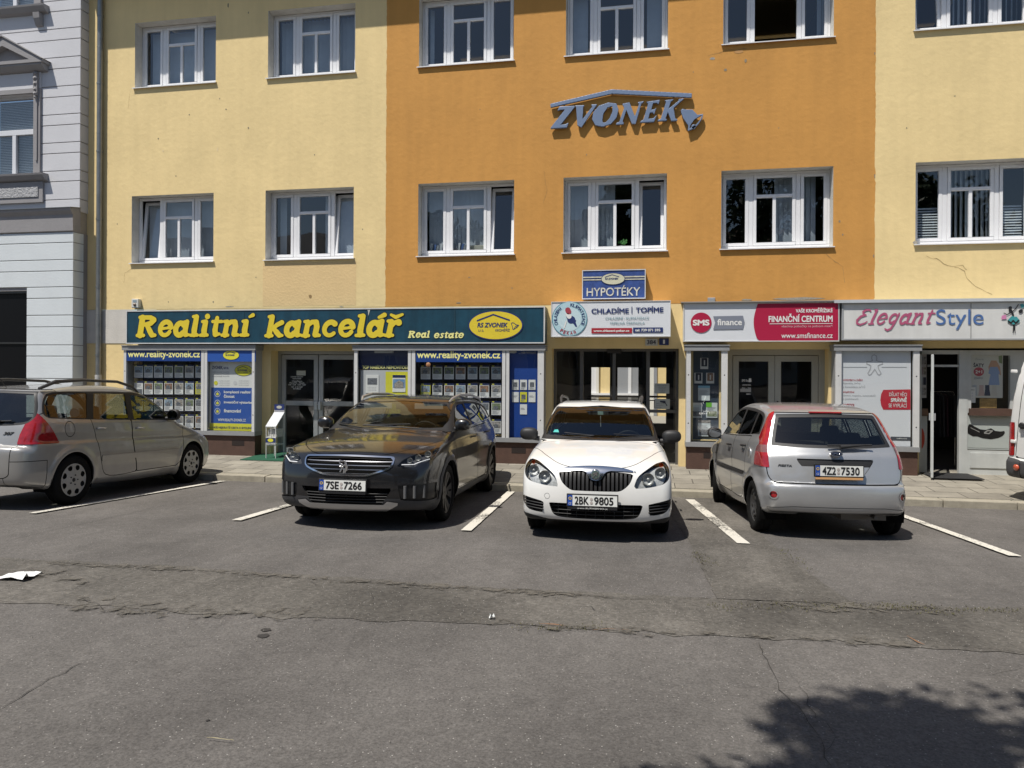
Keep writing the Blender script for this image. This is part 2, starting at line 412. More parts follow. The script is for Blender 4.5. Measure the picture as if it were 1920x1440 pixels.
top = jag([(-12.5, -8.1), gat(0, 1046), gat(330, 1062), gat(960, 1106), gat(1330, 1122), gat(1640, 1136), gat(1920, 1140), (12, -8.6)], .025)
bot = jag([(-12.5, -9.5), gat(0, 1128), gat(200, 1136), gat(330, 1150), gat(760, 1166), gat(960, 1172), gat(1180, 1186), gat(1420, 1196), gat(1920, 1228), (12, -10.2)], .03)
sheet('trench_strip', top + bot[::-1], ASPH_OLD, .004)
lft = jag([(2.95, YK - .02), gat(1255, 960), gat(1290, 1012), gat(1312, 1060), gat(1345, 1124)], .012); rgt = jag([(3.75, YK - .02), gat(1400, 980), gat(1470, 1040), gat(1530, 1085), gat(1600, 1134)], .012)
sheet('channel_strip', lft + rgt[::-1], ASPH_OLD, .008)
def band_mat():
    m = bpy.data.materials.new('ragged_gravel'); m.use_nodes = True; t = m.node_tree; b = t.nodes['Principled BSDF']; o = t.nodes['Material Output']; b.inputs['Roughness'].default_value = .95
    g = t.nodes.new('ShaderNodeNewGeometry'); at_ = t.nodes.new('ShaderNodeAttribute'); at_.attribute_name = 'edge'
    def nz(sc, d=7, r=.7):
        n = t.nodes.new('ShaderNodeTexNoise'); n.inputs['Scale'].default_value = sc; n.inputs['Detail'].default_value = d; n.inputs['Roughness'].default_value = r; t.links.new(g.outputs['Position'], n.inputs['Vector']); return n.outputs['Fac']
    a = t.nodes.new('ShaderNodeMath'); a.operation = 'MULTIPLY_ADD'; t.links.new(nz(7), a.inputs[0]); a.inputs[1].default_value = 1.7; t.links.new(at_.outputs['Fac'], a.inputs[2])
    r = t.nodes.new('ShaderNodeMapRange'); r.inputs['From Min'].default_value = 1.30; r.inputs['From Max'].default_value = 1.48; t.links.new(a.outputs[0], r.inputs['Value'])
    cr = t.nodes.new('ShaderNodeMapRange'); cr.inputs['From Min'].default_value = .3; cr.inputs['From Max'].default_value = .7; t.links.new(nz(45), cr.inputs['Value'])
    x = t.nodes.new('ShaderNodeMix'); x.data_type = 'RGBA'; x.inputs['A'].default_value = (.075, .067, .055, 1); x.inputs['B'].default_value = (.15, .136, .114, 1); t.links.new(cr.outputs['Result'], x.inputs['Factor']); t.links.new(x.outputs['Result'], b.inputs['Base Color'])
    bp = t.nodes.new('ShaderNodeBump'); bp.inputs['Distance'].default_value = .004; t.links.new(nz(38), bp.inputs['Height']); t.links.new(bp.outputs['Normal'], b.inputs['Normal'])
    tr = t.nodes.new('ShaderNodeBsdfTransparent'); mx = t.nodes.new('ShaderNodeMixShader'); t.links.new(r.outputs['Result'], mx.inputs[0]); t.links.new(tr.outputs[0], mx.inputs[1]); t.links.new(b.outputs[0], mx.inputs[2]); t.links.new(mx.outputs[0], o.inputs[0]); return m
BAND = band_mat()
def ragged(pts, w, gain=.55, e=.012):
    """a crumbling gravelly band along a seam; 'edge' falls from the middle to the rim"""
    P = [gat(*p) for p in pts]; Q = []
    for (x0, y0), (x1, y1) in zip(P[:-1], P[1:]):
        n = max(1, int(math.hypot(x1 - x0, y1 - y0) / .15)); Q += [(x0 + (x1 - x0) * k / n, y0 + (y1 - y0) * k / n) for k in range(n)]
    Q.append(P[-1]); vs = []; ed = []
    for i, (x, y) in enumerate(Q):
        u = min(1, i / 4, (len(Q) - 1 - i) / 4); q = w * random.uniform(.6, 1.3)
        for k, f in ((-1, 0), (-.5, .8), (0, 1), (.5, .8), (1, 0)): vs.append(lie(x + random.gauss(0, .01), y + k * q, e)); ed.append(f * u * gain)
    me = bpy.data.meshes.new('gravel_band'); me.from_pydata(vs, [], [(i * 5 + k, (i + 1) * 5 + k, (i + 1) * 5 + k + 1, i * 5 + k + 1) for i in range(len(Q) - 1) for k in range(4)]); me.materials.append(BAND)
    a = me.attributes.new('edge', 'FLOAT', 'POINT'); a.data.foreach_set('value', ed); me.update(); return tag(link('gravel_band', me), kind='structure')
ragged([(0, 1052), (160, 1060), (330, 1068), (560, 1084), (760, 1098), (960, 1110), (1160, 1122), (1330, 1124)], .14)
ragged([(1330, 1130), (1500, 1138), (1660, 1142), (1920, 1150)], .26, .62)
ragged([(0, 1122), (120, 1126), (200, 1138), (330, 1148), (480, 1152), (640, 1152), (760, 1152)], .30, .48)
ragged([(760, 1160), (960, 1172), (1180, 1184), (1420, 1194), (1700, 1210), (1920, 1228)], .15, .5)
ragged([(1040, 1118), (1090, 1140), (1150, 1160)], .2, .5, .016); ragged([(688, 1100), (700, 1124), (690, 1150)], .2, .45, .016); ragged([(820, 1100), (850, 1130), (900, 1150), (930, 1165)], .22, .5, .016)
ragged([(0, 1060), (120, 1084), (240, 1110)], .3, .5, .016); ragged([(1300, 1020), (1318, 1060), (1340, 1110)], .12, .5, .016)

CRK = mat('crack_dark', (.05, .046, .041), .95)
def crack(pts, w, name='crack', m=CRK, amp=.014):
    P = jag([gat(*p) for p in pts], amp, .07); b = MB(); vs = []; my = sum(p[1] for p in P) / len(P); e = .0145 if -9.75 < my < -8.05 or name == 'gutter_dirt' else .0055
    for i, (x, y) in enumerate(P):
        x0, y0 = P[max(i - 1, 0)]; x1, y1 = P[min(i + 1, len(P) - 1)]; L = math.hypot(x1 - x0, y1 - y0) + 1e-9
        q = .42 * w * random.uniform(.1, 1.0) * (0.25 if i in (0, len(P) - 1) else 1); nx, ny = -(y1 - y0) / L * q, (x1 - x0) / L * q
        vs += [lie(x + nx, y + ny, e), lie(x - nx, y - ny, e)]
    b.add(vs, [(2 * i + 1, 2 * i + 3, 2 * i + 2, 2 * i) for i in range(len(P) - 1)])
    return tag(b.build(name, m), kind='structure')
crack([(0, 1018), (60, 1004), (130, 988), (250, 962), (330, 942), (440, 918), (520, 903)], .008)
crack([(0, 1332), (40, 1306), (92, 1274), (160, 1240)], .009)
crack([(960, 1106), (1100, 1118), (1170, 1124), (1260, 1126), (1340, 1122)], .014)
crack([(0, 1050), (90, 1055), (170, 1060), (300, 1068), (420, 1078), (560, 1086)], .010)
crack([(560, 1086), (700, 1094), (830, 1103), (960, 1107)], .012)
crack([(960, 1172), (1060, 1178), (1180, 1186)], .011); crack([(150, 1122), (200, 1146), (320, 1146), (480, 1152)], .010)
crack([(1420, 1206), (1436, 1236), (1446, 1258), (1468, 1294), (1484, 1318), (1510, 1345), (1530, 1372), (1545, 1405), (1560, 1440)], .009)
crack([(1520, 1350), (1560, 1362), (1568, 1382), (1556, 1402), (1545, 1412)], .006); crack([(1524, 1378), (1512, 1392), (1508, 1410)], .005)
crack([(1480, 1258), (1510, 1300), (1530, 1350)], .005); crack([(1600, 1134), (1720, 1120), (1800, 1124), (1920, 1130)], .006)
crack([(1600, 1116), (1660, 1100), (1760, 1108), (1920, 1120)], .004); crack([(1810, 1256), (1860, 1268), (1920, 1252)], .005); 
crack([(690, 1108), (700, 1122), (690, 1136)], .01); crack([(1260, 1165), (1360, 1170), (1500, 1166)], .005); crack([(1500, 1180), (1640, 1190), (1920, 1226)], .007)
crack([(560, 1086), (610, 1104), (730, 1116)], .005); crack([(1040, 1120), (1110, 1140), (1130, 1152)], .008); crack([(480, 1150), (560, 1128), (640, 1130)], .004)
RUST = mat('brick_chips', (.30, .13, .045), .9, var=.4, scale=40)
for P in ([(1010, 1175), (1060, 1177)], [(1110, 1183), (1140, 1186), (1178, 1185)], [(1705, 1196), (1718, 1208), (1735, 1213)]): crack(P, .02, 'brick_rubble', RUST, .02)

def paint_line_mat():
    m = bpy.data.materials.new('road_paint'); m.use_nodes = True; t = m.node_tree; b = t.nodes['Principled BSDF']; b.inputs['Roughness'].default_value = .8
    g = t.nodes.new('ShaderNodeNewGeometry'); n = t.nodes.new('ShaderNodeTexNoise'); n.inputs['Scale'].default_value = 30; n.inputs['Detail'].default_value = 7; n.inputs['Roughness'].default_value = .75
    n2 = t.nodes.new('ShaderNodeTexNoise'); n2.inputs['Scale'].default_value = 1.3
    t.links.new(g.outputs['Position'], n.inputs['Vector']); t.links.new(g.outputs['Position'], n2.inputs['Vector'])
    a = t.nodes.new('ShaderNodeMath'); a.operation = 'MULTIPLY_ADD'; t.links.new(n2.outputs['Fac'], a.inputs[0]); a.inputs[1].default_value = .55; t.links.new(n.outputs['Fac'], a.inputs[2])
    r = t.nodes.new('ShaderNodeMapRange'); r.inputs['From Min'].default_value = .66; r.inputs['From Max'].default_value = .72; t.links.new(a.outputs[0], r.inputs['Value'])
    x = t.nodes.new('ShaderNodeMix'); x.data_type = 'RGBA'; x.inputs['A'].default_value = (.10, .095, .085, 1); x.inputs['B'].default_value = (.62, .59, .52, 1)
    t.links.new(r.outputs['Result'], x.inputs['Factor']); t.links.new(x.outputs['Result'], b.inputs['Base Color']); return m
LINE = paint_line_mat()
for (x0, y0), (x1, y1), w in (((-4.72, -2.5), (-4.985, -6.28), .055), ((-2.27, -2.5), (-2.27, -6.1), .062), ((.46, -2.5), (.60, -6.06), .062), ((3.30, -2.66), (3.67, -6.05), .068), ((5.98, -2.5), (6.31, -6.03), .06)):
    L = jag([(x0 - w, y0), (x1 - w, y1)], .003, .1); R_ = jag([(x0 + w, y0), (x1 + w, y1)], .003, .1)
    sheet('parking_line', L + R_[::-1], LINE, .018)

# pavement and kerb
def slab_mat():
    m = bpy.data.materials.new('paving_slabs'); m.use_nodes = True; t = m.node_tree; b = t.nodes['Principled BSDF']; b.inputs['Roughness'].default_value = .85
    g = t.nodes.new('ShaderNodeNewGeometry'); k = t.nodes.new('ShaderNodeTexBrick'); k.offset = .5; k.inputs['Scale'].default_value = 1
    k.inputs['Brick Width'].default_value = .62; k.inputs['Row Height'].default_value = .42; k.inputs['Mortar Size'].default_value = .007; k.inputs['Mortar Smooth'].default_value = .3
    k.inputs['Color1'].default_value = (.285, .262, .215, 1); k.inputs['Color2'].default_value = (.20, .182, .15, 1); k.inputs['Mortar'].default_value = (.05, .045, .035, 1); k.inputs['Bias'].default_value = -.2
    n = t.nodes.new('ShaderNodeTexNoise'); n.inputs['Scale'].default_value = 2.2; n.inputs['Detail'].default_value = 8; n.inputs['Roughness'].default_value = .7
    t.links.new(g.outputs['Position'], k.inputs['Vector']); t.links.new(g.outputs['Position'], n.inputs['Vector'])
    r = t.nodes.new('ShaderNodeMapRange'); r.inputs['From Min'].default_value = .3; r.inputs['From Max'].default_value = .7; r.inputs['To Min'].default_value = .72; r.inputs['To Max'].default_value = 1.25
    t.links.new(n.outputs['Fac'], r.inputs['Value']); x = t.nodes.new('ShaderNodeMix'); x.data_type = 'RGBA'; x.blend_type = 'MULTIPLY'; x.inputs['Factor'].default_value = 1
    t.links.new(k.outputs['Color'], x.inputs['A']); t.links.new(r.outputs['Result'], x.inputs['B']); t.links.new(x.outputs['Result'], b.inputs['Base Color'])
    bp = t.nodes.new('ShaderNodeBump'); bp.inputs['Distance'].default_value = .006; t.links.new(k.outputs['Fac'], bp.inputs['Height']); bp.invert = True; t.links.new(bp.outputs['Normal'], b.inputs['Normal'])
    return m
g = MB(); g.quad((-60, YK + .22, gz(YK + .22)), (60, YK + .22, gz(YK + .22)), (60, -.05, 0), (-60, -.05, 0)); g.quad((-60, -.05, 0), (60, -.05, 0), (60, 7.0, 0), (-60, 7.0, 0))
tag(g.build('pavement', slab_mat()), kind='structure')
k = MB(); x = -30.0
while x < 30:
    w = 1.0; dz = random.uniform(-.006, .006); k.box(x + .006, x + w - .006, YK + random.uniform(-.008, .004), YK + .217, -.35, -.082 + dz); x += w
tag(k.build('kerb', mat('kerb_stone', (.34, .31, .245), .85, var=.22, scale=6, bump=.004, bscale=50), bevel=.012), kind='structure')
g = MB(); g.quad((-60, YK + .2, -.12), (60, YK + .2, -.12), (60, YK - .005, -.2), (-60, YK - .005, -.2)); tag(g.build('kerb_bed', CRK), kind='structure')
# gutter dirt along the kerb
for a, b, w in (((1720, 947), (1915, 953), .03), ((1300, 932), (1330, 934), .02), ((1740, 949), (1800, 951), .035)): crack([a, b], w, 'gutter_dirt', mat('dirt', (.14, .10, .055), .95, var=.5, scale=40), .012)

# ------------------------------------------------------------------ the yellow and orange house
YEL = mat('yellow_render', (.825, .64, .32), .88, var=.085, scale=.8, bump=.006, bscale=9, streak=.06)
ORA = mat('orange_render', (.60, .295, .070), .88, var=.10, scale=.8, bump=.006, bscale=9, streak=.07)
WHR = mat('white_render', (.60, .57, .52), .85, var=.08, scale=3, bump=.004, bscale=40, streak=.06)
REV = mat('reveal_plaster', (.58, .56, .51), .85, var=.14, scale=6, bump=.003, bscale=40, streak=.08)
PVC = mat('white_pvc', (.78, .78, .79), .3, var=.03, scale=8)
SILL = mat('sill_sheet', (.76, .76, .76), .35)
WGLASS = glass('window_glass', (.80, .86, .90), refl=1.9)
SGLASS = glass('shop_glass', (.93, .95, .95), refl=.7)
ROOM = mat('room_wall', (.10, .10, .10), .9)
BLIND = mat('blind_cloth', (.60, .63, .66), .9, var=.06, scale=8)
ZINC = mat('zinc', (.27, .28, .28), .45, metal=.7, var=.2, scale=5)
ALUM = mat('grey_aluminium', (.40, .41, .42), .42, metal=.25, var=.08, scale=5)
ALUW = mat('pale_aluminium', (.62, .62, .61), .45, var=.08, scale=5, streak=.08)

house = empty('shop_house', (0, 0, 0), 'two storey yellow and orange rendered shop house with rows of white windows', 'building')
WINS = [(-8.54, 'lo'), (-5.34, 'lo'), (-1.96, 'lo'), (1.01, 'lo'), (4.0, 'lo'), (7.38, 'lo'), (-8.48, 'up'), (-5.30, 'up'), (-1.96, 'up'), (1.04, 'up'), (4.02, 'up'), (7.36, 'up'), (10.4, 'lo'), (10.4, 'up')]
ZL = {'lo': (4.13, 5.60), 'up': (7.98, 9.41)}; WW = {'lo': 1.985, 'up': 1.96}; DEP = .235
holes_up = [(x, x + WW[k], *ZL[k]) for x, k in WINS]
def wall(name, x0, x1, z0, z1, holes, mats, depth, label=None, y=0.0, parent=house):
    hs = [(max(a, x0), min(b, x1), max(c, z0), min(d, z1)) for a, b, c, d in holes if a < x1 and b > x0 and c < z1 and d > z0]
    xs = sorted({x0, x1, *[h[0] for h in hs], *[h[1] for h in hs]}); zs = sorted({z0, z1, *[h[2] for h in hs], *[h[3] for h in hs]}); b = MB()
    for i in range(len(xs) - 1):
        for j in range(len(zs) - 1):
            cx, cz = (xs[i] + xs[i + 1]) / 2, (zs[j] + zs[j + 1]) / 2
            if any(h[0] < cx < h[1] and h[2] < cz < h[3] for h in hs): continue
            b.card(xs[i], xs[i + 1], zs[j], zs[j + 1], y)
    for h in hs:
        X0, X1, Z0, Z1 = h; d = depth(h) if callable(depth) else depth; Y = y + d
        for q in ([(X0, y, Z0), (X0, Y, Z0), (X0, Y, Z1), (X0, y, Z1)], [(X1, y, Z1), (X1, Y, Z1), (X1, Y, Z0), (X1, y, Z0)], [(X0, y, Z1), (X0, Y, Z1), (X1, Y, Z1), (X1, y, Z1)], [(X0, y, Z0), (X1, y, Z0), (X1, Y, Z0), (X0, Y, Z0)]):
            if q[0][2] == q[1][2] == q[2][2] and q[0][2] < .05: continue
            b.add(q, [(0, 1, 2, 3)], 1)
    me = bpy.data.meshes.new(name); me.from_pydata(b.v, [], b.f); [me.materials.append(m) for m in mats]; me.polygons.foreach_set('material_index', b.m); me.update()
    o = link(name, me, parent)
    if label: o['label'] = label
    return o
ZT = 10.66
wall('wall', -9.70, -2.665, 3.105, ZT, holes_up, (YEL, REV), DEP, 'yellow rendered wall')
wall('wall', -2.665, 6.69, 3.105, ZT, holes_up, (ORA, REV), DEP, 'orange rendered wall')
wall('wall', 6.69, 16.0, 3.105, ZT, holes_up, (YEL, REV), DEP, 'yellow rendered wall')
LOW = [(-8.38, -5.45, .52, 2.2), (-5.20, -3.30, .0, 2.20), (-3.1, .55, .52, 2.2), (.80, 3.24, .0, 2.25), (3.5, 3.98, .52, 2.2), (4.14, 5.92, .0, 2.24), (7.46, 9.9, .0, 2.26), (10.6, 15, .3, 2.2)]
wall('wall', -9.70, -8.50, 2.36, 3.10, [], (WHR, WHR), .1, 'white painted band of wall', y=-.012)
wall('wall', -9.70, -8.40, 0, 2.36, [], (YEL, YEL), .1)
wall('wall', -8.40, 16.0, 0, 3.10, LOW, (YEL, YEL), .55, y=.002)
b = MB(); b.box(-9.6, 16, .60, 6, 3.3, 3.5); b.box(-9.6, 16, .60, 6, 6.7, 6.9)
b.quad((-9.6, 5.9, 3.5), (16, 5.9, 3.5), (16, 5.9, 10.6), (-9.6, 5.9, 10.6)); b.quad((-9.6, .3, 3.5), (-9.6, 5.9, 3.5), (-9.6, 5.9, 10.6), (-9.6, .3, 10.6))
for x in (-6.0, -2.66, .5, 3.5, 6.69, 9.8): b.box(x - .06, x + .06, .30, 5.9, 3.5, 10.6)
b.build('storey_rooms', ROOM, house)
b = MB(); b.box(-9.72, 16, -.62, .3, ZT, ZT + .10); b.prism([(-.40, ZT), (-.0, ZT - .22), (-.0, ZT)], 'x', -9.70, 16); b.box(-9.7, 16, .3, 6.2, ZT, ZT + .25); b.build('eave', mat('eave_render', (.62, .48, .25), .9), house)
b = MB(); b.tube([(-9.7, -.70, ZT + .08), (16, -.70, ZT + .08)], .08, 10); b.build('gutter', ZINC, house)

def ring_box(b, x0, x1, z0, z1, w, y0, y1, m=0):
    b.box(x0, x1, y0, y1, z0, z0 + w, m); b.box(x0, x1, y0, y1, z1 - w, z1, m); b.box(x0, x0 + w, y0, y1, z0 + w, z1 - w, m); b.box(x1 - w, x1, y0, y1, z0 + w, z1 - w, m)

def slats(x0, x1, z0, z1, y, pitch=.088, turn=.5):
    b = MB(); x = x0
    while x < x1 - .02:
        w = min(pitch, x1 - x); a = turn + random.gauss(0, .04); dx, dy = w * .56 * math.cos(a), w * .56 * math.sin(a); c = x + w / 2
        b.add([(c - dx, y - dy, z0), (c + dx, y + dy, z0), (c + dx, y + dy, z1), (c - dx, y - dy, z1)], [(0, 1, 2, 3)]); x += pitch
    return b

def window(x0, k, tilt=(), blinds=(), louvre=(), missing=(), turn=.5):
    """white plastic window: two side casements, a middle light with transom; blinds = spans in window fractions"""
    z0, z1 = ZL[k]; w = WW[k]; h = z1 - z0; y0, y1 = DEP - .005, DEP + .065; X = lambda f: x0 + f * w; Z = lambda f: z0 + f * h
    b = MB(); ring_box(b, X(0) + .004, X(1) - .004, Z(0) + .03, Z(1) - .004, .045, y0, y1); 
    for f in (.285, .715): b.box(X(f) - .042, X(f) + .042, y0, y1, Z(0) + .075, Z(1) - .049)
    root = b.build('window', PVC, house, bevel=.006, seg=1)
    lo, hi = Z(0) + .078, Z(1) - .052
    spans = [(X(0) + .052, X(.285) - .045), (X(.285) + .045, X(.715) - .045), (X(.715) + .045, X(1) - .052)]
    for i, (a, c) in enumerate(spans):
        if i in missing: continue
        H = hi - lo; s = MB(); ring_box(s, a, c, 0, H, .058, -.012, .05); p = MB()
        if i == 1:
            zt = H * .70; s.box(a + .058, c - .058, -.012, .05, zt - .03, zt + .03); mx = (a + c) / 2; s.box(mx - .03, mx + .03, -.012, .05, .058, zt - .03)
            p.card(a + .055, mx - .028, .055, zt - .028, .02); p.card(mx + .028, c - .055, .055, zt - .028, .02); p.card(a + .055, c - .055, zt + .028, H - .055, .02)
        else: p.card(a + .055, c - .055, .055, H - .055, .02)
        so = s.build('sash', PVC, root, bevel=.006, seg=1); po = p.build('pane', WGLASS, root)
        for o in (so, po):
            o.location = (0, DEP + (.0 if i not in tilt else .012), lo)
            if i in tilt: o.rotation_euler = (-.115, 0, 0)
    s = MB(); s.prism([(-.048, z0 - .008), (-.048, z0 - .026), (-.040, z0 - .026), (-.040, z0 - .010), (DEP, z0 + .020), (DEP, z0 + .034)], 'x', x0 - .035, x0 + w + .025); s.build('sill', SILL, root)
    for a, c in blinds:
        slats(X(a), X(c), Z(.05), Z(.96), DEP + .24, turn=turn).build('vertical_blind', BLIND, root)
    for a, c, t in louvre:
        l = MB(); n = 13
        for q in range(n):
            zz = Z(.07) + (Z(t) - Z(.07)) * q / n; l.add([(X(a), DEP + .12, zz), (X(c), DEP + .12, zz), (X(c), DEP + .14, zz + .033), (X(a), DEP + .14, zz + .033)], [(0, 1, 2, 3)])
        l.build('louvre_blind', mat('louvre_white', (.7, .7, .68), .6), root)
    return root
window(-8.54, 'lo', tilt=(0,), blinds=((.05, .97),), turn=.35)
window(-5.34, 'lo', tilt=(2,), blinds=((.58, .97), (.05, .12)), turn=.2)
window(-1.96, 'lo', tilt=(2,), blinds=((.05, .72),), turn=.25)
window(1.01, 'lo', tilt=(2,), blinds=((.05, .50),), turn=.3)
window(4.0, 'lo', blinds=((.52, .80), (.72, .90)), turn=.3)
window(7.38, 'lo', blinds=((.36, .70),), louvre=((.07, .26, .5), (.74, .95, .5)), turn=.7)
window(-8.48, 'up', blinds=((.05, .97),), turn=.22)
window(-5.30, 'up', blinds=((.04, .97),), turn=.65)
window(-1.96, 'up', blinds=((.05, .09),))
window(1.04, 'up', blinds=((.05, .20), (.80, .97)), turn=.15)
window(4.02, 'up', missing=(1,), blinds=((.90, .97),))
window(7.36, 'up', tilt=(0,), blinds=((.3, .97), (.04, .1)), turn=.9)
window(10.4, 'lo'); window(10.4, 'up')
# files and a planter standing on two window boards
b = MB()
for i, f in enumerate((.06, .10, .13, .17, .20, .33, .36, .40, .42)):
    x = -1.96 + f * 1.985; b.prism([(x, 4.20), (x + .05, 4.20), (x + .085, 4.44 - .02 * (i % 3)), (x + .035, 4.44 - .02 * (i % 3))], 'y', .36, .40, i % 3)
thing('ring_binders', b, [mat('binder_white', (.62, .62, .6), .6), mat('binder_blue', (.08, .14, .3), .6), mat('binder_grey', (.3, .31, .32), .6)], 'row of leaning white and blue ring binders inside a lower orange window', 'binders')
b = MB(); b.box(-.98, -.52, .34, .44, 4.20, 4.38); thing('cardboard_box', b, mat('card_cream', (.5, .46, .36), .8), 'cream cardboard box standing inside the lower orange window beside the binders', 'box', bevel=.01)
b = MB(); b.lathe([(.03, 0), (.05, .09), (.055, .1), (.001, .1)], (2.14, .38, 4.2), 'z', 12, 0)
for i in range(26):
    a = random.uniform(0, 6.28); r = random.uniform(.02, .09); p = Vector((2.14 + r * math.cos(a), .38 + r * math.sin(a), 4.30 + random.uniform(0, .08))); b.add([p, p + Vector((.04, 0, .02)), p + Vector((.02, .01, .05))], [(0, 1, 2)], 1)
thing('potted_plant', b, [mat('pot', (.5, .48, .45), .6), mat('leaf_bright', (.08, .28, .04), .6)], 'small bright green potted plant on the window board above the blue mortgage sign', 'plant')

# cracks and chipped spots in the render
WCR = mat('render_crack', (.30, .20, .09), .95); CHIP = mat('chipped_render', (.30, .25, .17), .95, var=.3, scale=30); CHIPG = mat('exposed_plaster', (.38, .35, .29), .95, var=.3, scale=30)
def wall_crack(pts, w, m=WCR):
    P = [at(*p) for p in pts]; P = jag(P, .008, .05); b = MB(); vs = []
    for i, (x, z) in enumerate(P):
        x0, z0 = P[max(i - 1, 0)]; x1, z1 = P[min(i + 1, len(P) - 1)]; L = math.hypot(x1 - x0, z1 - z0) + 1e-9; q = .6 * w * random.uniform(.3, 1)
        vs += [(x - (z1 - z0) / L * q, -.004, z + (x1 - x0) / L * q), (x + (z1 - z0) / L * q, -.004, z - (x1 - x0) / L * q)]
    b.add(vs, [(2 * i, 2 * i + 1, 2 * i + 3, 2 * i + 2) for i in range(len(P) - 1)]); return b.build('wall_crack', m, house)
wall_crack([(1736, 480), (1762, 488), (1768, 496), (1784, 500), (1804, 498), (1812, 506)], .008); wall_crack([(1790, 500), (1808, 508), (1812, 522), (1828, 536), (1848, 546), (1860, 552)], .009)
wall_crack([(1548, 476), (1562, 488), (1580, 500), (1584, 530)], .006); wall_crack([(1020, 320), (1026, 360), (1018, 380)], .004)
wall_crack([(1328, 105), (1350, 98), (1364, 95), (1400, 92)], .006); wall_crack([(246, 505), (234, 512), (232, 530)], .004); wall_crack([(244, 172), (240, 205)], .003)
def chip(px, py, w, h, m=CHIP):
    x, z = at(px, py); P = [(x + w * random.uniform(.6, 1) * math.cos(a), z + h * random.uniform(.6, 1) * math.sin(a)) for a in np.linspace(0, 6.28, 11)[:-1]]
    b = MB(); b.add([(p[0], -.003, p[1]) for p in P], [tuple(range(len(P) - 1, -1, -1))]); b.build('render_chip', m, house)
for q in ((355, 215, .02, .015), (590, 290, .015, .02), (680, 430, .012, .02), (900, 205, .012, .012), (1100, 290, .012, .02), (1460, 240, .015, .01), (1700, 240, .012, .02), (1790, 180, .02, .012), (880, 520, .03, .01), (960, 540, .012, .02), (1640, 330, .012, .05), (1638, 480, .012, .04), (220, 420, .012, .02), (330, 330, .02, .012), (1336, 110, .06, .028, CHIPG), (1360, 131, .04, .03), (1398, 114, .025, .045), (1385, 97, .10, .04, mat('bare_patch', (.50, .27, .10), .9)), (297, 260, .02, .02), (466, 24, .015, .03), (428, 10, .02, .06), (466, 240, .02, .03), (582, 556, .05, .05, WCR), (424, 205, .02, .02), (412, 185, .015, .02), (480, 520, .015, .015), (316, 566, .015, .015), (1716, 455, .05, .05, CHIPG), (1574, 415, .02, .03), (1580, 440, .015, .025), (860, 568, .06, .015), (1498, 560, .5, .03, CHIPG), (1400, 562, .12, .02, CHIPG), (430, 575, .12, .012, CHIPG), (640, 575, .06, .012, CHIPG), (400, 566, .02, .02), (1640, 100, .01, .03), (1300, 135, .012, .012), (306, 283, .025, .03, mat('pale_spot', (.78, .62, .36), .9)), (408, 280, .02, .06, mat('pale_spot', (.78, .62, .36), .9))): chip(*q)
# ragged joints between the two paint colours
for x, z0, z1 in ((-2.665, 3.12, 10.4), (6.69, 3.16, 10.4)):
    b = MB(); zs = np.arange(z0, z1, .06); vs = []
    for z in zs: vs += [(x - .004, -.0012, z), (x + .010 + random.gauss(0, .004) + .003 * math.sin(z * 5 + x), -.0012, z)]
    b.add(vs, [(2 * i, 2 * i + 1, 2 * i + 3, 2 * i + 2) for i in range(len(zs) - 1)]); b.build('paint_edge', YEL if x < 0 else ORA, house)
# patched rectangle under the second window (slightly pinker render)
x0, x1, z0, z1 = pbox(498, 492, 664, 572, 0); b = MB(); b.card(x0 - .06, x1 + .04, 3.14, z1, -.0015); b.build('repaired_render', mat('pinkish_render', (.73, .53, .265), .88, var=.05, scale=2, bump=.006, bscale=22), house)

# downpipe at the left corner
pb = MB(); pts = [(-9.30, -.66, ZT), (-9.30, -.55, ZT - .18), (-9.29, -.12, ZT - .5), (-9.285, -.085, 10.0), (-9.285, -.085, 1.62)]; pb.tube(pts, .058, 14)
dp = thing('downpipe', pb, ZINC, 'grey zinc downpipe running down the left corner of the yellow house', 'downpipe')
b = MB(); b.tube([(-9.285, -.085, 1.66), (-9.285, -.085, .0)], .068, 14); b.build('standpipe', mat('cast_pipe', (.45, .45, .44), .6, var=.25, scale=8), dp)
for z in (9.6, 8.1, 6.6, 5.1, 3.6, 2.1):
    b = MB(); b.lathe([(.066, -.02), (.066, .02)], (-9.285, -.085, z), 'z', 14); b.box(-9.30, -9.27, -.05, .0, z - .012, z + .012); b.build('pipe_clamp', ZINC, dp)
for z in (8.9, 7.0, 4.5, 3.0):
    b = MB(); b.lathe([(.0605, -.006), (.063, 0), (.0605, .006)], (-9.285, -.085, z), 'z', 14); b.build('pipe_joint', ZINC, dp)
# alarm siren
x0, x1, z0, z1 = pbox(245, 560, 258, 577, -.12); b = MB(); b.box(x0, x1, -.10, 0, z0, z1)
al = thing('alarm_box', b, mat('alarm_white', (.62, .61, .56), .5), 'small white alarm box above the left end of the long green sign', 'alarm', bevel=.012)
b = MB(); b.lathe([(.035, 0), (.03, -.02), (.001, -.024)], ((x0 + x1) / 2, -.10, z0 + (z1 - z0) * .35), 'y', 14); b.build('strobe_lens', mat('strobe', (.22, .16, .12), .2), al)
b = MB(); b.card((x0 + x1) / 2 - .045, (x0 + x1) / 2 + .045, z0 + (z1 - z0) * .6, z0 + (z1 - z0) * .85, -.103); b.build('siren_grille', mat('siren_blue', (.25, .32, .36), .5), al)

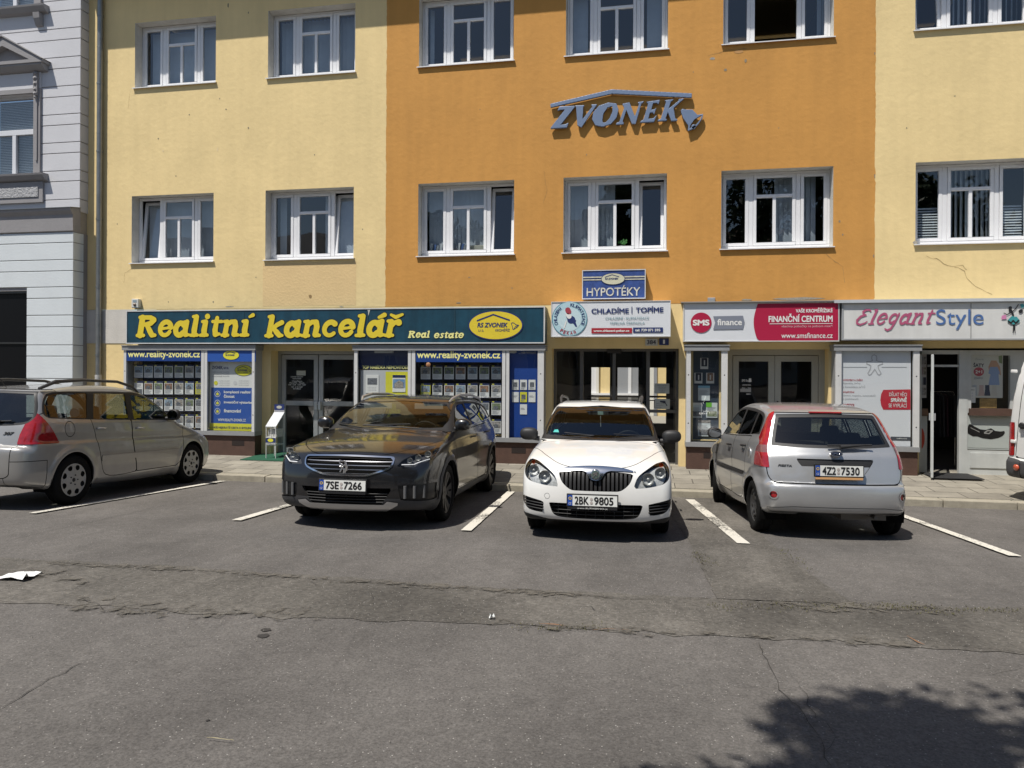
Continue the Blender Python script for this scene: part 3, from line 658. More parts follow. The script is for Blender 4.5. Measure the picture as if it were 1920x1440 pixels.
# ------------------------------------------------------------------ the grey old house on the left
GW = mat('grey_blue_render', (.60, .60, .625), .88, var=.04, scale=2, bump=.003, bscale=26); GT = mat('grey_trim', (.29, .28, .285), .85, var=.08, scale=4, bump=.003, bscale=30)
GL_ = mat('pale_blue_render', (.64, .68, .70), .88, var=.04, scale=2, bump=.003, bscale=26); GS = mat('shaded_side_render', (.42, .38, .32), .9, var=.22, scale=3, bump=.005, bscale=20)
old = empty('grey_town_house', (-12, -.2, 0), 'grey blue town house with stone bands and a pedimented window at the left edge', 'building')
def oo(o): o.matrix_parent_inverse = Matrix.Translation((12, .2, 0)); return o
UY, LY, XR = -.24, -.42, -9.64
wx0, wx1, wz0, wz1 = at(2, 0, UY)[0] - 1.0, at(67, 0, UY)[0], at(30, 330, UY)[1], at(30, 178, UY)[1]
wx0 = wx1 - 1.30
def courses(x0, x1, zs, y, m, name, holes=()):
    b = MB()
    for a, c in zip(zs[:-1], zs[1:]):
        segs = [(x0, x1)]
        for h in holes:
            if h[2] < c - .01 and h[3] > a + .01: segs = [q for s in segs for q in ((s[0], min(s[1], h[0])), (max(s[0], h[1]), s[1])) if q[1] - q[0] > .02]
        for s in segs: b.box(s[0], s[1], y, y + .3, a + .008, c - .008)
    return oo(b.build(name, m, old, bevel=.006, seg=1))
upz = [5.22]
rows = [388, 348, 340 - 1]
ypx = [0, 20, 53, 74, 107, 128, 161, 181, 214, 234, 267, 287, 320, 340, 374]
upz = [5.24] + sorted(at(120, y, UY)[1] for y in ypx) + [10.6, 11.2]
hole_u = (wx0 - .16, wx1 + .16, wz0 - .02, wz1 + .02)
courses(-16, XR, upz, UY, GW, 'upper_stonework', [(wx0, wx1, wz0, wz1), (wx0, wx1, wz0 + 3.7, wz1 + 3.7)])
lowpx = [435, 455, 487, 508, 538, 559, 591, 613, 647, 668, 710]
lz = [-.1, .3, .8, 1.3] + sorted(at(110, y, LY)[1] for y in lowpx)
sx1, sz1 = at(50, 545, LY)
courses(-16, XR, lz, LY, GL_, 'lower_stonework', [(-14.2, sx1, 0, sz1)])
oo(wall('wall_core', -16, XR - .01, 5.0, 11.2, [(wx0, wx1, wz0, wz1), (wx0, wx1, wz0 + 3.72, wz1 + 3.72)], (GT, GT), .3, y=UY + .03, parent=old))
b = MB(); b.box(sx1, XR - .01, LY + .03, .4, -.1, lz[-1]); b.box(-16, sx1, LY + .03, .4, sz1, lz[-1]); b.box(-16, -14.2, LY + .01, .4, -.1, sz1)
oo(b.build('wall_core', GT, old))
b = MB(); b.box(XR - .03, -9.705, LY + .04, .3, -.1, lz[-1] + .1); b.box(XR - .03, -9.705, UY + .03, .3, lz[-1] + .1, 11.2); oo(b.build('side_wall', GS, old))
zc = at(70, 400, LY)[1]
b = MB(); prof = [(LY, lz[-1]), (LY - .03, lz[-1] + .02), (LY - .04, zc - .06), (LY - .10, zc + .02), (LY - .11, zc + .07), (UY, zc + .12), (UY, lz[-1])]
b.prism(prof, 'x', -16, XR + .02); oo(b.build('belt_cornice', GT, old)); b = MB(); b.prism([(LY - .125, zc + .075), (LY - .125, zc + .088), (UY, zc + .135), (UY, zc + .122)], 'x', -16, XR + .035); oo(b.build('cornice_flashing', ZINC, old))
cx = (wx0 + wx1) / 2
def old_window(dz):
    b = MB(); fx0, fx1 = wx0 - .17, wx1 + .17
    b.box(fx0, wx0, UY - .05, UY, wz0 + dz, wz1 + .1 + dz); b.box(wx1, fx1, UY - .05, UY, wz0 + dz, wz1 + .1 + dz); b.box(wx0, wx1, UY - .05, UY, wz1 + dz, wz1 + .1 + dz)
    b.box(wx1 + .075, wx1 + .115, UY - .075, UY - .05, wz0 + .3 + dz, wz1 - .1 + dz); b.box(wx0 - .115, wx0 - .075, UY - .075, UY - .05, wz0 + .3 + dz, wz1 - .1 + dz)
    s = oo(b.build('window_surround', GT, old))
    b = MB(); b.box(fx0, fx1, UY - .04, UY, wz1 + .1 + dz, wz1 + .45 + dz); b.build('frieze', GW, s)
    b = MB(); e = .17; b.prism([(UY, wz1 + .45 + dz), (UY - .1, wz1 + .47 + dz), (UY - .2, wz1 + .56 + dz), (UY - .2, wz1 + .60 + dz), (UY, wz1 + .62 + dz)], 'x', fx0 - e, fx1 + e); b.build('cornice', GT, s)
    if dz == 0:
        b = MB(); zb = wz1 + .60; pts = [(fx0 - e - .04, zb), (fx1 + e + .04, zb), (fx1 + e + .04, zb + .06), (cx, zb + .62), (fx0 - e - .04, zb + .06)]
        ins = [(fx0 + .12, zb + .07), (fx1 - .12, zb + .07), (cx, zb + .42)]
        b.prism([pts[0], pts[1], pts[2], ins[1], ins[0], pts[4]], 'y', UY - .22, UY); b.prism([pts[4], ins[0], ins[2], pts[3]], 'y', UY - .22, UY); b.prism([pts[2], pts[3], ins[2], ins[1]], 'y', UY - .22, UY); b.prism(ins, 'y', UY - .08, UY)
        b.prism([(pts[2][0] + .03, pts[2][1]), (cx, zb + .65), (cx, zb + .62), pts[2]], 'y', UY - .25, UY); b.prism([(pts[4][0] - .03, pts[4][1]), pts[4], (cx, zb + .62), (cx, zb + .65)], 'y', UY - .25, UY)
        b.build('pediment', GT, s)
        for sx, x in ((1, wx1 + .085), (-1, wx0 - .085)):
            b = MB()
            for q, (zz, r) in enumerate(((.40, .055), (.30, .06), (.18, .05), (.05, .045), (-.04, .05), (-.12, .03))): b.lathe([(.001, -.13), (r * .8, -.11), (r, -.06), (r, 0)], (x, UY, wz1 + zz), 'y', 10)
            b.box(x - .05, x + .05, UY - .10, UY, wz1 - .02, wz1 + .44); b.build('console', GT, s)
    b = MB(); b.prism([(UY, wz0 - .16 + dz), (UY - .1, wz0 - .13 + dz), (UY - .17, wz0 - .04 + dz), (UY - .18, wz0 + dz), (UY, wz0 + .01 + dz)], 'x', fx0 - .18, fx1 + .18); b.build('window_sill', GT, s)
    if dz == 0:
        b = MB(); b.box(fx0 - .08, fx1 + .08, UY - .05, UY, wz0 - .62, wz0 - .16); b.build('apron_panel', GT, s)
        b = MB(); b.box(fx0 + .03, fx1 - .03, UY - .068, UY - .05, wz0 - .50, wz0 - .28); b.build('apron_relief', mat('rough_relief', (.42, .42, .43), .9, bump=.03, bscale=28, var=.3, scale=20), s)
    else:
        for x in (fx0 + .04, fx1 - .04): b = MB(); b.prism([(UY - .14, wz0 - .16 + dz), (UY - .12, wz0 - .28 + dz), (UY - .05, wz0 - .42 + dz), (UY, wz0 - .44 + dz), (UY, wz0 - .16 + dz)], 'x', x - .08, x + .08); b.build('console', GT, s)
    f = MB(); y = UY + .14; ring_box(f, wx0, wx1, wz0 + dz, wz1 + dz, .06, y - .03, y + .04); zt = wz0 + .95 + dz; f.box(wx0 + .06, wx1 - .06, y - .035, y + .04, zt, zt + .12); f.box(cx - .05, cx + .05, y - .035, y + .04, wz0 + .06 + dz, zt); w_ = oo(f.build('window', mat('old_pvc', (.66, .67, .70), .4), old, bevel=.006, seg=1))
    p = MB(); p.card(wx0 + .06, wx1 - .06, wz0 + .06 + dz, wz1 - .06 + dz, y + .012); p.build('pane', WGLASS, w_)
    l = MB()
    for q in range(46):
        zz = wz0 + .05 + dz + q * (wz1 - wz0 - .1) / 46; l.add([(wx0 + .05, y + .10, zz), (wx1 - .05, y + .10, zz), (wx1 - .05, y + .085, zz + .018), (wx0 + .05, y + .085, zz + .018)], [(0, 1, 2, 3)])
    l.build('louvre_blind', BLIND, w_)
    r = MB(); ring_box(r, wx0 - .01, wx1 + .01, wz0 - .01 + dz, wz1 + .01 + dz, .012, UY, y + .1); r.build('reveal', GW, w_); r = MB(); r.card(wx0, wx1, wz0 + dz, wz1 + dz, y + .25); r.build('room_dark', ROOM, w_)
old_window(0); old_window(3.72)
b = MB(); b.box(-14.15, sx1 - .01, LY + .10, LY + .13, 0, sz1); o = oo(b.build('shop_window', mat('black_pane', (.006, .006, .007), .35, spec=.12), old))
b = MB(); zt = at(25, 643, LY)[1]; b.box(-14.15, sx1 - .01, LY + .07, LY + .12, zt - .02, zt + .02); ring_box(b, -14.19, sx1, 0, sz1, .05, LY + .05, LY + .14); b.build('window_frame', mat('dark_frame', (.02, .02, .02), .4), o)
# ------------------------------------------------------------------ cars: a smooth body shaped from side, plan and cross sections, then cut into its panels
PLASTIC = mat('black_plastic', (.018, .018, .019), .55, var=.15, scale=9)
SEAM = mat('panel_gap', (.006, .006, .006), .9, spec=.08)
RUBBER = mat('tyre_rubber', (.009, .009, .009), .9, spec=.15, bump=.002, bscale=90)
CABIN = mat('cabin_trim', (.035, .034, .033), .9)
SEATM = mat('seat_cloth', (.03, .031, .036), .95, var=.2, scale=30)
CHROME = mat('chrome', (.75, .76, .78), .14, metal=1)
LAMPIN = mat('lamp_reflector', (.50, .51, .50), .45, metal=.35, var=.35, scale=30)
LAMPDK = mat('lamp_housing', (.05, .05, .055), .4)
PLATEW = mat('plate_white', (.72, .73, .70), .35, var=.06, scale=8)
PLATEB = mat('plate_blue', (.02, .07, .34), .35)
PLATEK = mat('plate_black', (.012, .012, .013), .45)
REDLENS = mat('red_lens', (.34, .012, .016), .12, coat=1, var=.35, scale=14)
ORLENS = mat('orange_lens', (.6, .14, .02), .2, coat=1)
CARGLASS = glass('car_glass', (.46, .50, .48), refl=1.3)
DARKGLASS = glass('tinted_glass', (.30, .33, .33), refl=1.1)
LAMPGLASS = glass('lamp_glass', (.92, .93, .93), refl=.6)
MIRRORG = mat('mirror_glass', (.6, .62, .64), .03, metal=1)

def paint(name, col, metal, rough, dust=.06, coatr=.03):
    return mat(name, col, rough, metal=metal, var=dust, scale=3.5, coat=1.0, coatr=coatr)

def smax(a, b, k):
    h = np.maximum(k - np.abs(a - b), 0) / k; return np.maximum(a, b) + h * h * k * .25

def sstep(x): x = np.clip(x, 0, 1); return x * x * (3 - 2 * x)

class Sampler:
    """signed distance of an outline, tabulated"""
    def __init__(s, poly, x0, x1, z0, z1, h=.012):
        s.x0, s.z0, s.h = x0, z0, h; s.nx, s.nz = int((x1 - x0) / h) + 2, int((z1 - z0) / h) + 2
        X, Z = np.meshgrid(x0 + h * np.arange(s.nx), z0 + h * np.arange(s.nz), indexing='ij')
        s.g = polysdf(poly, X, Z)
    def __call__(s, x, z):
        u = np.clip((x - s.x0) / s.h, 0, s.nx - 1.001); v = np.clip((z - s.z0) / s.h, 0, s.nz - 1.001)
        i, j = u.astype(int), v.astype(int); u, v = u - i, v - j; g = s.g
        return (g[i, j] * (1 - u) + g[i + 1, j] * u) * (1 - v) + (g[i, j + 1] * (1 - u) + g[i + 1, j + 1] * u) * v

def surface_net(F, lo, hi, h):
    n = [int((hi[i] - lo[i]) / h) + 2 for i in range(3)]; ax = [lo[i] + h * np.arange(n[i]) for i in range(3)]
    G = np.stack(np.meshgrid(*ax, indexing='ij'), -1); f = F(G.reshape(-1, 3)).reshape(n); ins = f < 0
    c = [ins[i:n[0] - 1 + i, j:n[1] - 1 + j, k:n[2] - 1 + k] for i in (0, 1) for j in (0, 1) for k in (0, 1)]
    s = sum(x.astype(int) for x in c); act = (s > 0) & (s < 8); idx = np.full(act.shape, -1); idx[act] = np.arange(act.sum())
    ci, cj, ck = np.nonzero(act); acc = np.zeros((len(ci), 3)); cnt = np.zeros(len(ci))
    cor = [(i, j, k) for i in (0, 1) for j in (0, 1) for k in (0, 1)]
    for a in range(8):
        for b in range(a + 1, 8):
            if sum(abs(cor[a][q] - cor[b][q]) for q in range(3)) != 1: continue
            fa, fb = f[ci + cor[a][0], cj + cor[a][1], ck + cor[a][2]], f[ci + cor[b][0], cj + cor[b][1], ck + cor[b][2]]
            m = (fa < 0) != (fb < 0); t = np.where(m, fa / np.where(m, fa - fb, 1), 0)[:, None]
            p = np.array(cor[a]) * (1 - t) + np.array(cor[b]) * t; acc[m] += p[m]; cnt[m] += 1
    V = (np.stack([ci, cj, ck], 1) + acc / cnt[:, None]) * h + np.array(lo); Q = []
    for d in range(3):
        sl0 = [slice(None)] * 3; sl1 = [slice(None)] * 3; sl0[d] = slice(0, n[d] - 1); sl1[d] = slice(1, n[d])
        e = ins[tuple(sl0)] != ins[tuple(sl1)]; I = np.stack(np.nonzero(e), 1); o1, o2 = (d + 1) % 3, (d + 2) % 3
        I = I[(I[:, o1] > 0) & (I[:, o2] > 0) & (I[:, o1] < n[o1] - 1) & (I[:, o2] < n[o2] - 1)]
        def at_(a, b):
            J = I.copy(); J[:, o1] -= a; J[:, o2] -= b; return idx[J[:, 0], J[:, 1], J[:, 2]]
        q = np.stack([at_(1, 1), at_(0, 1), at_(0, 0), at_(1, 0)], 1); fl = ~ins[tuple(I.T)]; q[fl] = q[fl][:, ::-1]; Q.append(q)
    Q = np.concatenate(Q); return V, np.concatenate([Q[:, [0, 1, 2]], Q[:, [0, 2, 3]]])

def body_field(sp):
    L, Wd, H = sp['L'], sp['W'] / 2, sp['H']
    side = Sampler(smooth_poly(sp['side'], 8), -.3, L + .3, -.1, H + .3)
    pl = [(s, w) for s, w in sp['plan']]; pl = pl + [(s, -w) for s, w in reversed(pl)]
    plan = Sampler(smooth_poly(pl, 8), -.3, L + .3, -.1, Wd + .35)
    Tz, Tv = np.array(sp['tz']).T
    bf, br, k = sp['bow_f'], sp['bow_r'], sp.get('k', .07)
    def F(p):
        s, t, z = p[:, 0], p[:, 1], p[:, 2]; a = np.abs(t)
        b = a * a * (bf * sstep(1.25 - s / L * 2.0) - br * sstep(s / L * 2.0 - 1.0))
        zz = z + sp.get('crown', .06) * a * a * sstep((z - .55) / .3)
        d1 = side(s - b, zz)
        rise = sp.get('rise', .05) * (s / L - .5)
        d2 = plan(s, a) - np.interp(z - rise * sstep((z - .5) / .3), Tz, Tv)
        f = smax(d1, d2, k)
        for (ws, r, amp) in sp.get('flares', ()):            # swollen wheel arches
            q = np.hypot(s - ws, z - sp['wr']); f = f - amp * np.exp(-((q - r) / .055) ** 2) * (a > .4)
        for fn in sp.get('extra', ()): f = fn(f, s, a, z)
        return f
    return F

def car_shell(sp):
    F = body_field(sp); L, Wd, H = sp['L'], sp['W'] / 2, sp['H']
    V, T = surface_net(F, (-.1, -Wd - .12, .02), (L + .1, Wd + .12, H + .12), sp.get('h', .026))
    def grad(V, e=.004):
        g = np.stack([F(V + np.eye(3)[i] * e) - F(V - np.eye(3)[i] * e) for i in range(3)], 1) / (2 * e); return g
    for _ in range(3):
        g = grad(V); st = F(V)[:, None] * g / np.maximum((g * g).sum(1)[:, None], .05)
        l = np.linalg.norm(st, axis=1)[:, None]; V = V - st * np.minimum(1, .02 / np.maximum(l, 1e-9))
    g = grad(V, .008); N = g / np.maximum(np.linalg.norm(g, axis=1)[:, None], 1e-9)
    t = V[T]; fn = np.cross(t[:, 1] - t[:, 0], t[:, 2] - t[:, 0]); m = (fn * N[T[:, 0]]).sum(1) > 0; T[m] = T[m][:, ::-1]
    return V, T, N

class Shell:
    """the body surface being cut up; every cut region leaves the rest and becomes a part"""
    def __init__(s, sp, root):
        s.sp, s.root = sp, root; s.V, s.T, s.N = car_shell(sp); s.L = sp['L']; s.inner = []
    def place(s, V): return np.stack([V[:, 1], V[:, 0] - s.L / 2, V[:, 2]], 1)
    def field(s, view, poly, grow=0.0):
        S_, t, z = s.V[:, 0], s.V[:, 1], s.V[:, 2]; g = None
        if callable(poly): return poly(s.V, s.N)
        if view in 'LR':
            g = polysdf(poly, S_, z) - grow; sd = t if view == 'L' else -t; return np.maximum(g, .3 - sd)
        if view == 'F': return np.maximum(polysdf(poly, t, z) - grow, S_ - s.sp.get('front_lim', s.L * .5))
        if view == 'B': return np.maximum(polysdf(poly, t, z) - grow, s.sp.get('rear_lim', s.L * .55) - S_)
        if view == 'T': return np.maximum(polysdf(poly, S_, t) - grow, .55 - z)
    def take(s, d):
        A = s.N; s.V, Ti, s.T, s.N = cut(s.V, s.T, d, A)
        l = np.linalg.norm(s.N, axis=1)[:, None]; s.N = s.N / np.maximum(l, 1e-9); return Ti
    def part(s, name, m, d, inset=0.0, parent=None, line=True, label=None):
        Ti = s.take(d)
        if len(Ti) == 0: return None
        V = s.V - s.N * inset
        if line: s.inner.append(Ti)
        o = link(name, np_mesh(name, s.place(V), Ti, m, s.place(s.N) + [0, s.L / 2, 0]), parent or s.root)
        if label: o['label'] = label
        return o
    def ring(s, name, m, fld, w=.005, inset=.006, parent=None):
        """a narrow strip along the outline fld() = 0"""
        Ti = s.take(fld() - w)
        s.V, Tin, Tr, s.N = cut(s.V, Ti, fld() + w, s.N); s.N = s.N / np.maximum(np.linalg.norm(s.N, axis=1)[:, None], 1e-9)
        s.T = np.concatenate([s.T, Tin])
        if len(Tr): s.inner.append(Tr); return s.last_patch(Tr, name, m, inset, parent or s.root)
    def refine(s, Ti, n=2):
        """subdivide a patch so that thin pattern can be cut into it"""
        for _ in range(n):
            E = np.sort(np.concatenate([Ti[:, [0, 1]], Ti[:, [1, 2]], Ti[:, [2, 0]]]), 1); U, inv = np.unique(E, axis=0, return_inverse=True); inv = inv.ravel() + len(s.V)
            s.V = np.concatenate([s.V, (s.V[U[:, 0]] + s.V[U[:, 1]]) / 2]); N = s.N[U[:, 0]] + s.N[U[:, 1]]; s.N = np.concatenate([s.N, N / np.maximum(np.linalg.norm(N, axis=1)[:, None], 1e-9)])
            k = len(Ti); a, b, c = Ti.T; ab, bc, ca = inv[:k], inv[k:2 * k], inv[2 * k:]
            Ti = np.concatenate([np.stack([a, ab, ca], 1), np.stack([ab, b, bc], 1), np.stack([ca, bc, c], 1), np.stack([ab, bc, ca], 1)])
        return Ti
    def last_patch(s, Ti, name, m, inset, parent):
        return link(name, np_mesh(name, s.place(s.V - s.N * inset), Ti, m, s.place(s.N) + [0, s.L / 2, 0]), parent)
    def seat(s, e, t, z, out=.0, rear=True):
        """lay an Empty's front (-Y) on the body skin at lateral t, height z"""
        V, N = s.V, s.N; q = np.hypot(V[:, 1] - t, V[:, 2] - z) + np.where((V[:, 0] > s.L / 2) == rear, 0, 9)
        i = np.argmin(q); n = N[i]; p = V[i]; e.location = (t + n[1] * out, p[0] - s.L / 2 + n[0] * out, z + n[2] * out)
        e.rotation_euler = (-math.asin(max(-1, min(1, n[2]))), 0, math.atan2(n[1], -n[0]))
    def bowl(s, t, z, r, depth, m, parent, ring=True):
        """a round lamp optic set behind the skin of the nose"""
        q = np.hypot(s.V[:, 1] - t, s.V[:, 2] - z) + np.where(s.V[:, 0] < s.L / 2, 0, 9); i = np.argmin(q); y = s.V[i, 0] - s.L / 2 + depth
        b = MB(); b.lathe([(r * 1.12, -.012), (r * 1.12, .02), (r, .004), (r * .94, .004), (r * .8, .022), (r * .45, .034), (r * .3, .03), (r * .3, .012), (.001, .006)], (t, y, z), 'y', 24); return b.build('lamp_bowl', m, parent)
    def finish(s, m, lining=True):
        b = link('body', np_mesh('body', s.place(s.V), s.T, m, s.place(s.N) + [0, s.L / 2, 0]), s.root)
        if lining:
            T = np.concatenate([s.T] + s.inner)[:, ::-1]
            link('cabin_lining', np_mesh('cabin_lining', s.place(s.V - s.N * .03), T, CABIN, -(s.place(s.N) + [0, s.L / 2, 0])), s.root)
        return b

def mirror_poly(p): return [(-a, *r) for a, *r in reversed(p)]

def rbox(name, x0, x1, y0, y1, z0, z1, m, parent, r=.04, taper=0, seg=3):
    b = MB(); b.box(x0, x1, y0, y1, z0, z1)
    if taper:
        b.v = [(x if z < z1 - 1e-6 else (x0 + x1) / 2 + (x - (x0 + x1) / 2) * (1 - taper), y, z) for x, y, z in b.v]
    return b.build(name, m, parent, bevel=r, seg=seg)

def blob(name, c, r, m, parent, e=2.6, n=20, rot=None, cut_y=None):
    """super-ellipsoid"""
    b = MB(); vs = []; k = n // 2
    def pw(v): return math.copysign(abs(v) ** (2 / e), v)
    for i in range(k + 1):
        ph = -math.pi / 2 + math.pi * i / k
        for j in range(n):
            th = 2 * math.pi * j / n
            p = Vector((pw(math.cos(ph)) * pw(math.cos(th)) * r[0], pw(math.cos(ph)) * pw(math.sin(th)) * r[1], pw(math.sin(ph)) * r[2]))
            if cut_y is not None: p.y = min(p.y, cut_y)
            if rot: p = rot @ p
            vs.append(p + Vector(c))
    fs = [(i * n + j, i * n + (j + 1) % n, (i + 1) * n + (j + 1) % n, (i + 1) * n + j) for i in range(k) for j in range(n)]
    b.add(vs, fs, 0, True); return b.build(name, m, parent)

def wheel(root, x, s, L, r, w, side, style, rimm, steer=0.0):
    """side=+1 outer face towards +x"""
    o = empty('wheel', (x, s - L / 2, r)); o.parent = root
    o.rotation_euler = (0, 0, steer + (0 if side > 0 else math.pi))
    h = w / 2; rr = r * (.66 if style != 'alloy' else .74)
    b = MB(); b.lathe([(rr - .012, -h + .02), (rr, -h + .005), (r * .86, -h), (r * .965, -h + .012), (r, -h + .04), (r, -.004), (r - .008, 0), (r, .004), (r, h - .04), (r * .965, h - .012), (r * .86, h), (rr + .012, h - .004), (rr, h - .012), (rr - .012, h - .03)], (0, 0, 0), 'x', 40)
    b.build('tyre', RUBBER, o)
    # rim face: a dished disc with the openings of the style cut out
    n, k = 96, 26; R = np.linspace(.012, rr, k); A = np.arange(n) * 2 * np.pi / n; V = []
    for q in R:
        u = q / rr
        dish = {'cap': .012 * (1 - u ** 3) + .01 * (1 if u > .9 else 0), 'steel': -.035 + .03 * math.exp(-((u - .62) / .16) ** 2) + (.025 if u > .9 else 0), 'alloy': -.03 + .028 * u ** 2}[style]
        V += [(h - .018 + dish, q * math.cos(a), q * math.sin(a)) for a in A]
    V = np.array(V); i = (np.arange(k - 1)[:, None] * n + np.arange(n)).ravel(); j = (np.arange(k - 1)[:, None] * n + (np.arange(n) + 1) % n).ravel()
    T = np.concatenate([np.stack([i, j, j + n], 1), np.stack([i, j + n, i + n], 1)])
    rad = np.hypot(V[:, 1], V[:, 2]) / rr; an = np.arctan2(V[:, 2], V[:, 1])
    def saw(nn, off=0): return (np.mod(an / (2 * np.pi) * nn + off, 1) - .5) * 2 * np.pi / nn       # angle from the nearest spoke gap centre
    if style == 'cap':
        g = np.hypot((rad - .77) / .16, saw(8) * rad / (.175 + .25 * (rad - .77))) - 1
    elif style == 'steel':
        g = np.hypot((rad - .66) / .085, saw(8) * rad / .13) - 1
    else:
        w_ = saw(5); g = np.minimum(np.maximum(np.abs(w_) * rad - (.10 + .34 * (rad - .3)) * .62, np.abs(rad - .62) - .31), np.maximum(np.abs(np.abs(saw(5, .5))) * rad - .045 * rad - .012, np.abs(rad - .68) - .24))
    V2, Ti, To, _ = cut(V, T, g)
    me = np_mesh('rim', V2, To, rimm); me.polygons.foreach_set('use_smooth', [True] * len(me.polygons)); link('rim', me, o)
    d = MB(); d.lathe([(0.001, h - .075), (rr - .01, h - .075), (rr - .004, h - .02)], (0, 0, 0), 'x', 32)
    d.lathe([(.03, h - .01), (.026, h - .004), (.001, h - .003)], (0, 0, 0), 'x', 16)
    if style != 'alloy':
        for q in range(5):
            a = q * 2 * math.pi / 5; d.lathe([(.009, h - .03), (.009, h + (.004 if style == 'cap' else -.03)), (.001, h + (.005 if style == 'cap' else -.029))], (0, .062 * math.cos(a), .062 * math.sin(a)), 'x', 6)
    d.build('hub', mat('hub_dark', (.02, .02, .02), .6), o)
    return o

def arch_liner(root, x, s, L, r, wr, depth):
    b = MB(); n = 18; vs = []; fs = []; sg = 1 if x > 0 else -1
    for k in range(n + 1):
        a = math.radians(-20 + 220 * k / n); y, z = s - L / 2 + r * math.cos(a), wr + r * math.sin(a)
        vs += [(x, y, z), (x - sg * depth, y, z)]
    for k in range(n): fs.append((2 * k, 2 * k + 1, 2 * k + 3, 2 * k + 2))
    c = len(vs); vs.append((x - sg * depth, s - L / 2, wr))
    for k in range(n): fs.append((2 * k + 1, c, 2 * k + 3))
    b.add(vs, fs, 0, True); return b.build('wheel_arch_liner', SEAM, root)

def plate(root, s_txt, y, z, back=False, parent=None, strip=None, w=.52, tilt=0.0, x=0.0):
    e = empty('number_plate', (x, y, z)); e.parent = root; e.rotation_euler = (tilt, 0, math.pi if back else 0)
    b = MB(); b.box(-w / 2 - .012, w / 2 + .012, -.006, .02, -.068, .068); b.build('plate_holder', PLATEK, e, bevel=.004)
    b = MB(); b.card(-w / 2, w / 2, -.055, .055, -.009); b.build('plate_face', PLATEW, e)
    b = MB(); b.card(-w / 2, -w / 2 + .05, -.055, .055, -.0115); b.build('country_band', PLATEB, e)
    a, c = s_txt.split() if s_txt else (None, None)
    def lt(t, x0, x1): text(t, (x0, x1, -.041, .041), -.0125, PLATEK, e, bold=.022)
    if a: lt(a, -w / 2 + .074, -w / 2 + .222); lt(c, .018, w / 2 - .04)
    text('CZ', (-w / 2 + .011, -w / 2 + .039, -.044, -.024), -.0135, PLATEW, e)
    V, T = field_mesh(lambda X, Z: np.abs(np.hypot(X + w / 2 - .025, Z - .02) - .013) - .003, -w / 2, -w / 2 + .05, 0, .04, .004); flat('star_ring', V, T, -.0135, mat('eu_yellow', (.7, .5, .02), .4), e)
    b = MB()
    b.lathe([(.016, 0), (.001, -.001)], (-.010, -.012, .016), 'y', 12); b.lathe([(.016, 0), (.001, -.001)], (-.010, -.012, -.022), 'y', 12)
    b.build('sticker', mat('plate_sticker', (.42, .38, .36), .4), e)
    if strip:
        t_, colr, tc = strip; q = MB(); q.card(-w / 2, w / 2, -.092, -.068, -.004); q.build('holder_strip', colr, e)
        if t_: text(t_, (-.16, .16, -.087, -.073), -.0065, tc, e)
    return e

def cabin(root, L, W, s_dash, s_front, s_rear, zc=.52, zh=1.16, wheel_side=1, rear_head=True):
    """dashboard, steering wheel, seats with head restraints"""
    dz = zc + .42
    b = MB(); b.prism([(s_dash - L / 2 - .42, dz - .04), (s_dash - L / 2 + .18, dz + .02), (s_dash - L / 2 + .28, dz - .10), (s_dash - L / 2 + .22, zc), (s_dash - L / 2 - .42, zc)], 'x', -W / 2 + .14, W / 2 - .14)
    b.build('dashboard', CABIN, root, bevel=.02)
    b = MB(); sx = wheel_side * .36; pts = []
    for k in range(25):
        a = 2 * math.pi * k / 24; pts.append((sx + .185 * math.cos(a), s_dash - L / 2 + .42 - .06 * math.sin(a), dz + .02 + .175 * math.sin(a)))
    b.tube(pts, .016, 8, caps=False); b.tube([(sx, s_dash - L / 2 + .25, dz - .06), (sx, s_dash - L / 2 + .42, dz + .02)], .05, 10); b.box(sx - .17, sx + .17, s_dash - L / 2 + .41, s_dash - L / 2 + .43, dz + .0, dz + .04)
    b.build('steering_wheel', PLASTIC, root)
    for x in (-.37, .37):
        e = empty('front_seat', (x, s_front - L / 2, zc - .2)); e.parent = root
        rbox('seat_cushion', -.25, .25, -.28, .27, .0, .16, SEATM, e, .05); k = rbox('seat_back', -.24, .24, .22, .36, .1, .66, SEATM, e, .06, .18); k.rotation_euler = (-.2, 0, 0); k.location = (0, .02, 0)
        hd = rbox('head_restraint', -.13, .13, .39, .48, zh - zc + .05, zh - zc + .25, SEATM, e, .04, .12)
        q = MB(); q.tube([(-.06, .42, .6), (-.06, .43, zh - zc + .08)], .008, 6); q.tube([(.06, .42, .6), (.06, .43, zh - zc + .08)], .008, 6); q.build('restraint_post', CHROME, e)
    e = empty('rear_bench', (0, s_rear - L / 2, zc - .18)); e.parent = root; w = W / 2 - .18
    rbox('seat_cushion', -w, w, -.3, .2, 0, .16, SEATM, e, .05); rbox('seat_back', -w, w, .16, .3, .1, .62, SEATM, e, .05)
    if rear_head:
        for x in (-.38, .38): rbox('head_restraint', x - .13, x + .13, .2, .3, .62, .80, SEATM, e, .04)

def door_mirror(root, x, y, z, sx, m, r=(.105, .075, .075)):
    e = empty('door_mirror', (x, y, z)); e.parent = root
    blob('mirror_housing', (sx * .07, 0, .03), r, m, e, 2.5, 20, cut_y=.045)
    b = MB(); b.tube([(-sx * .06, .02, -.03), (sx * .04, .0, -.015)], [.03, .028], 8); b.build('mirror_arm', PLASTIC, e)
    b = MB(); vs = ellipse(sx * .07, .03, r[0] * .86, r[2] * .82, 24); b.prism(vs, 'y', .044, .048); b.build('mirror_face', MIRRORG, e)
    return e

def wiper(root, p0, p1, p2, m=PLASTIC):
    b = MB(); b.tube([p0, p1], .008, 6); b.tube([p2, p1], .006, 6); return b.build('wiper', m, root)

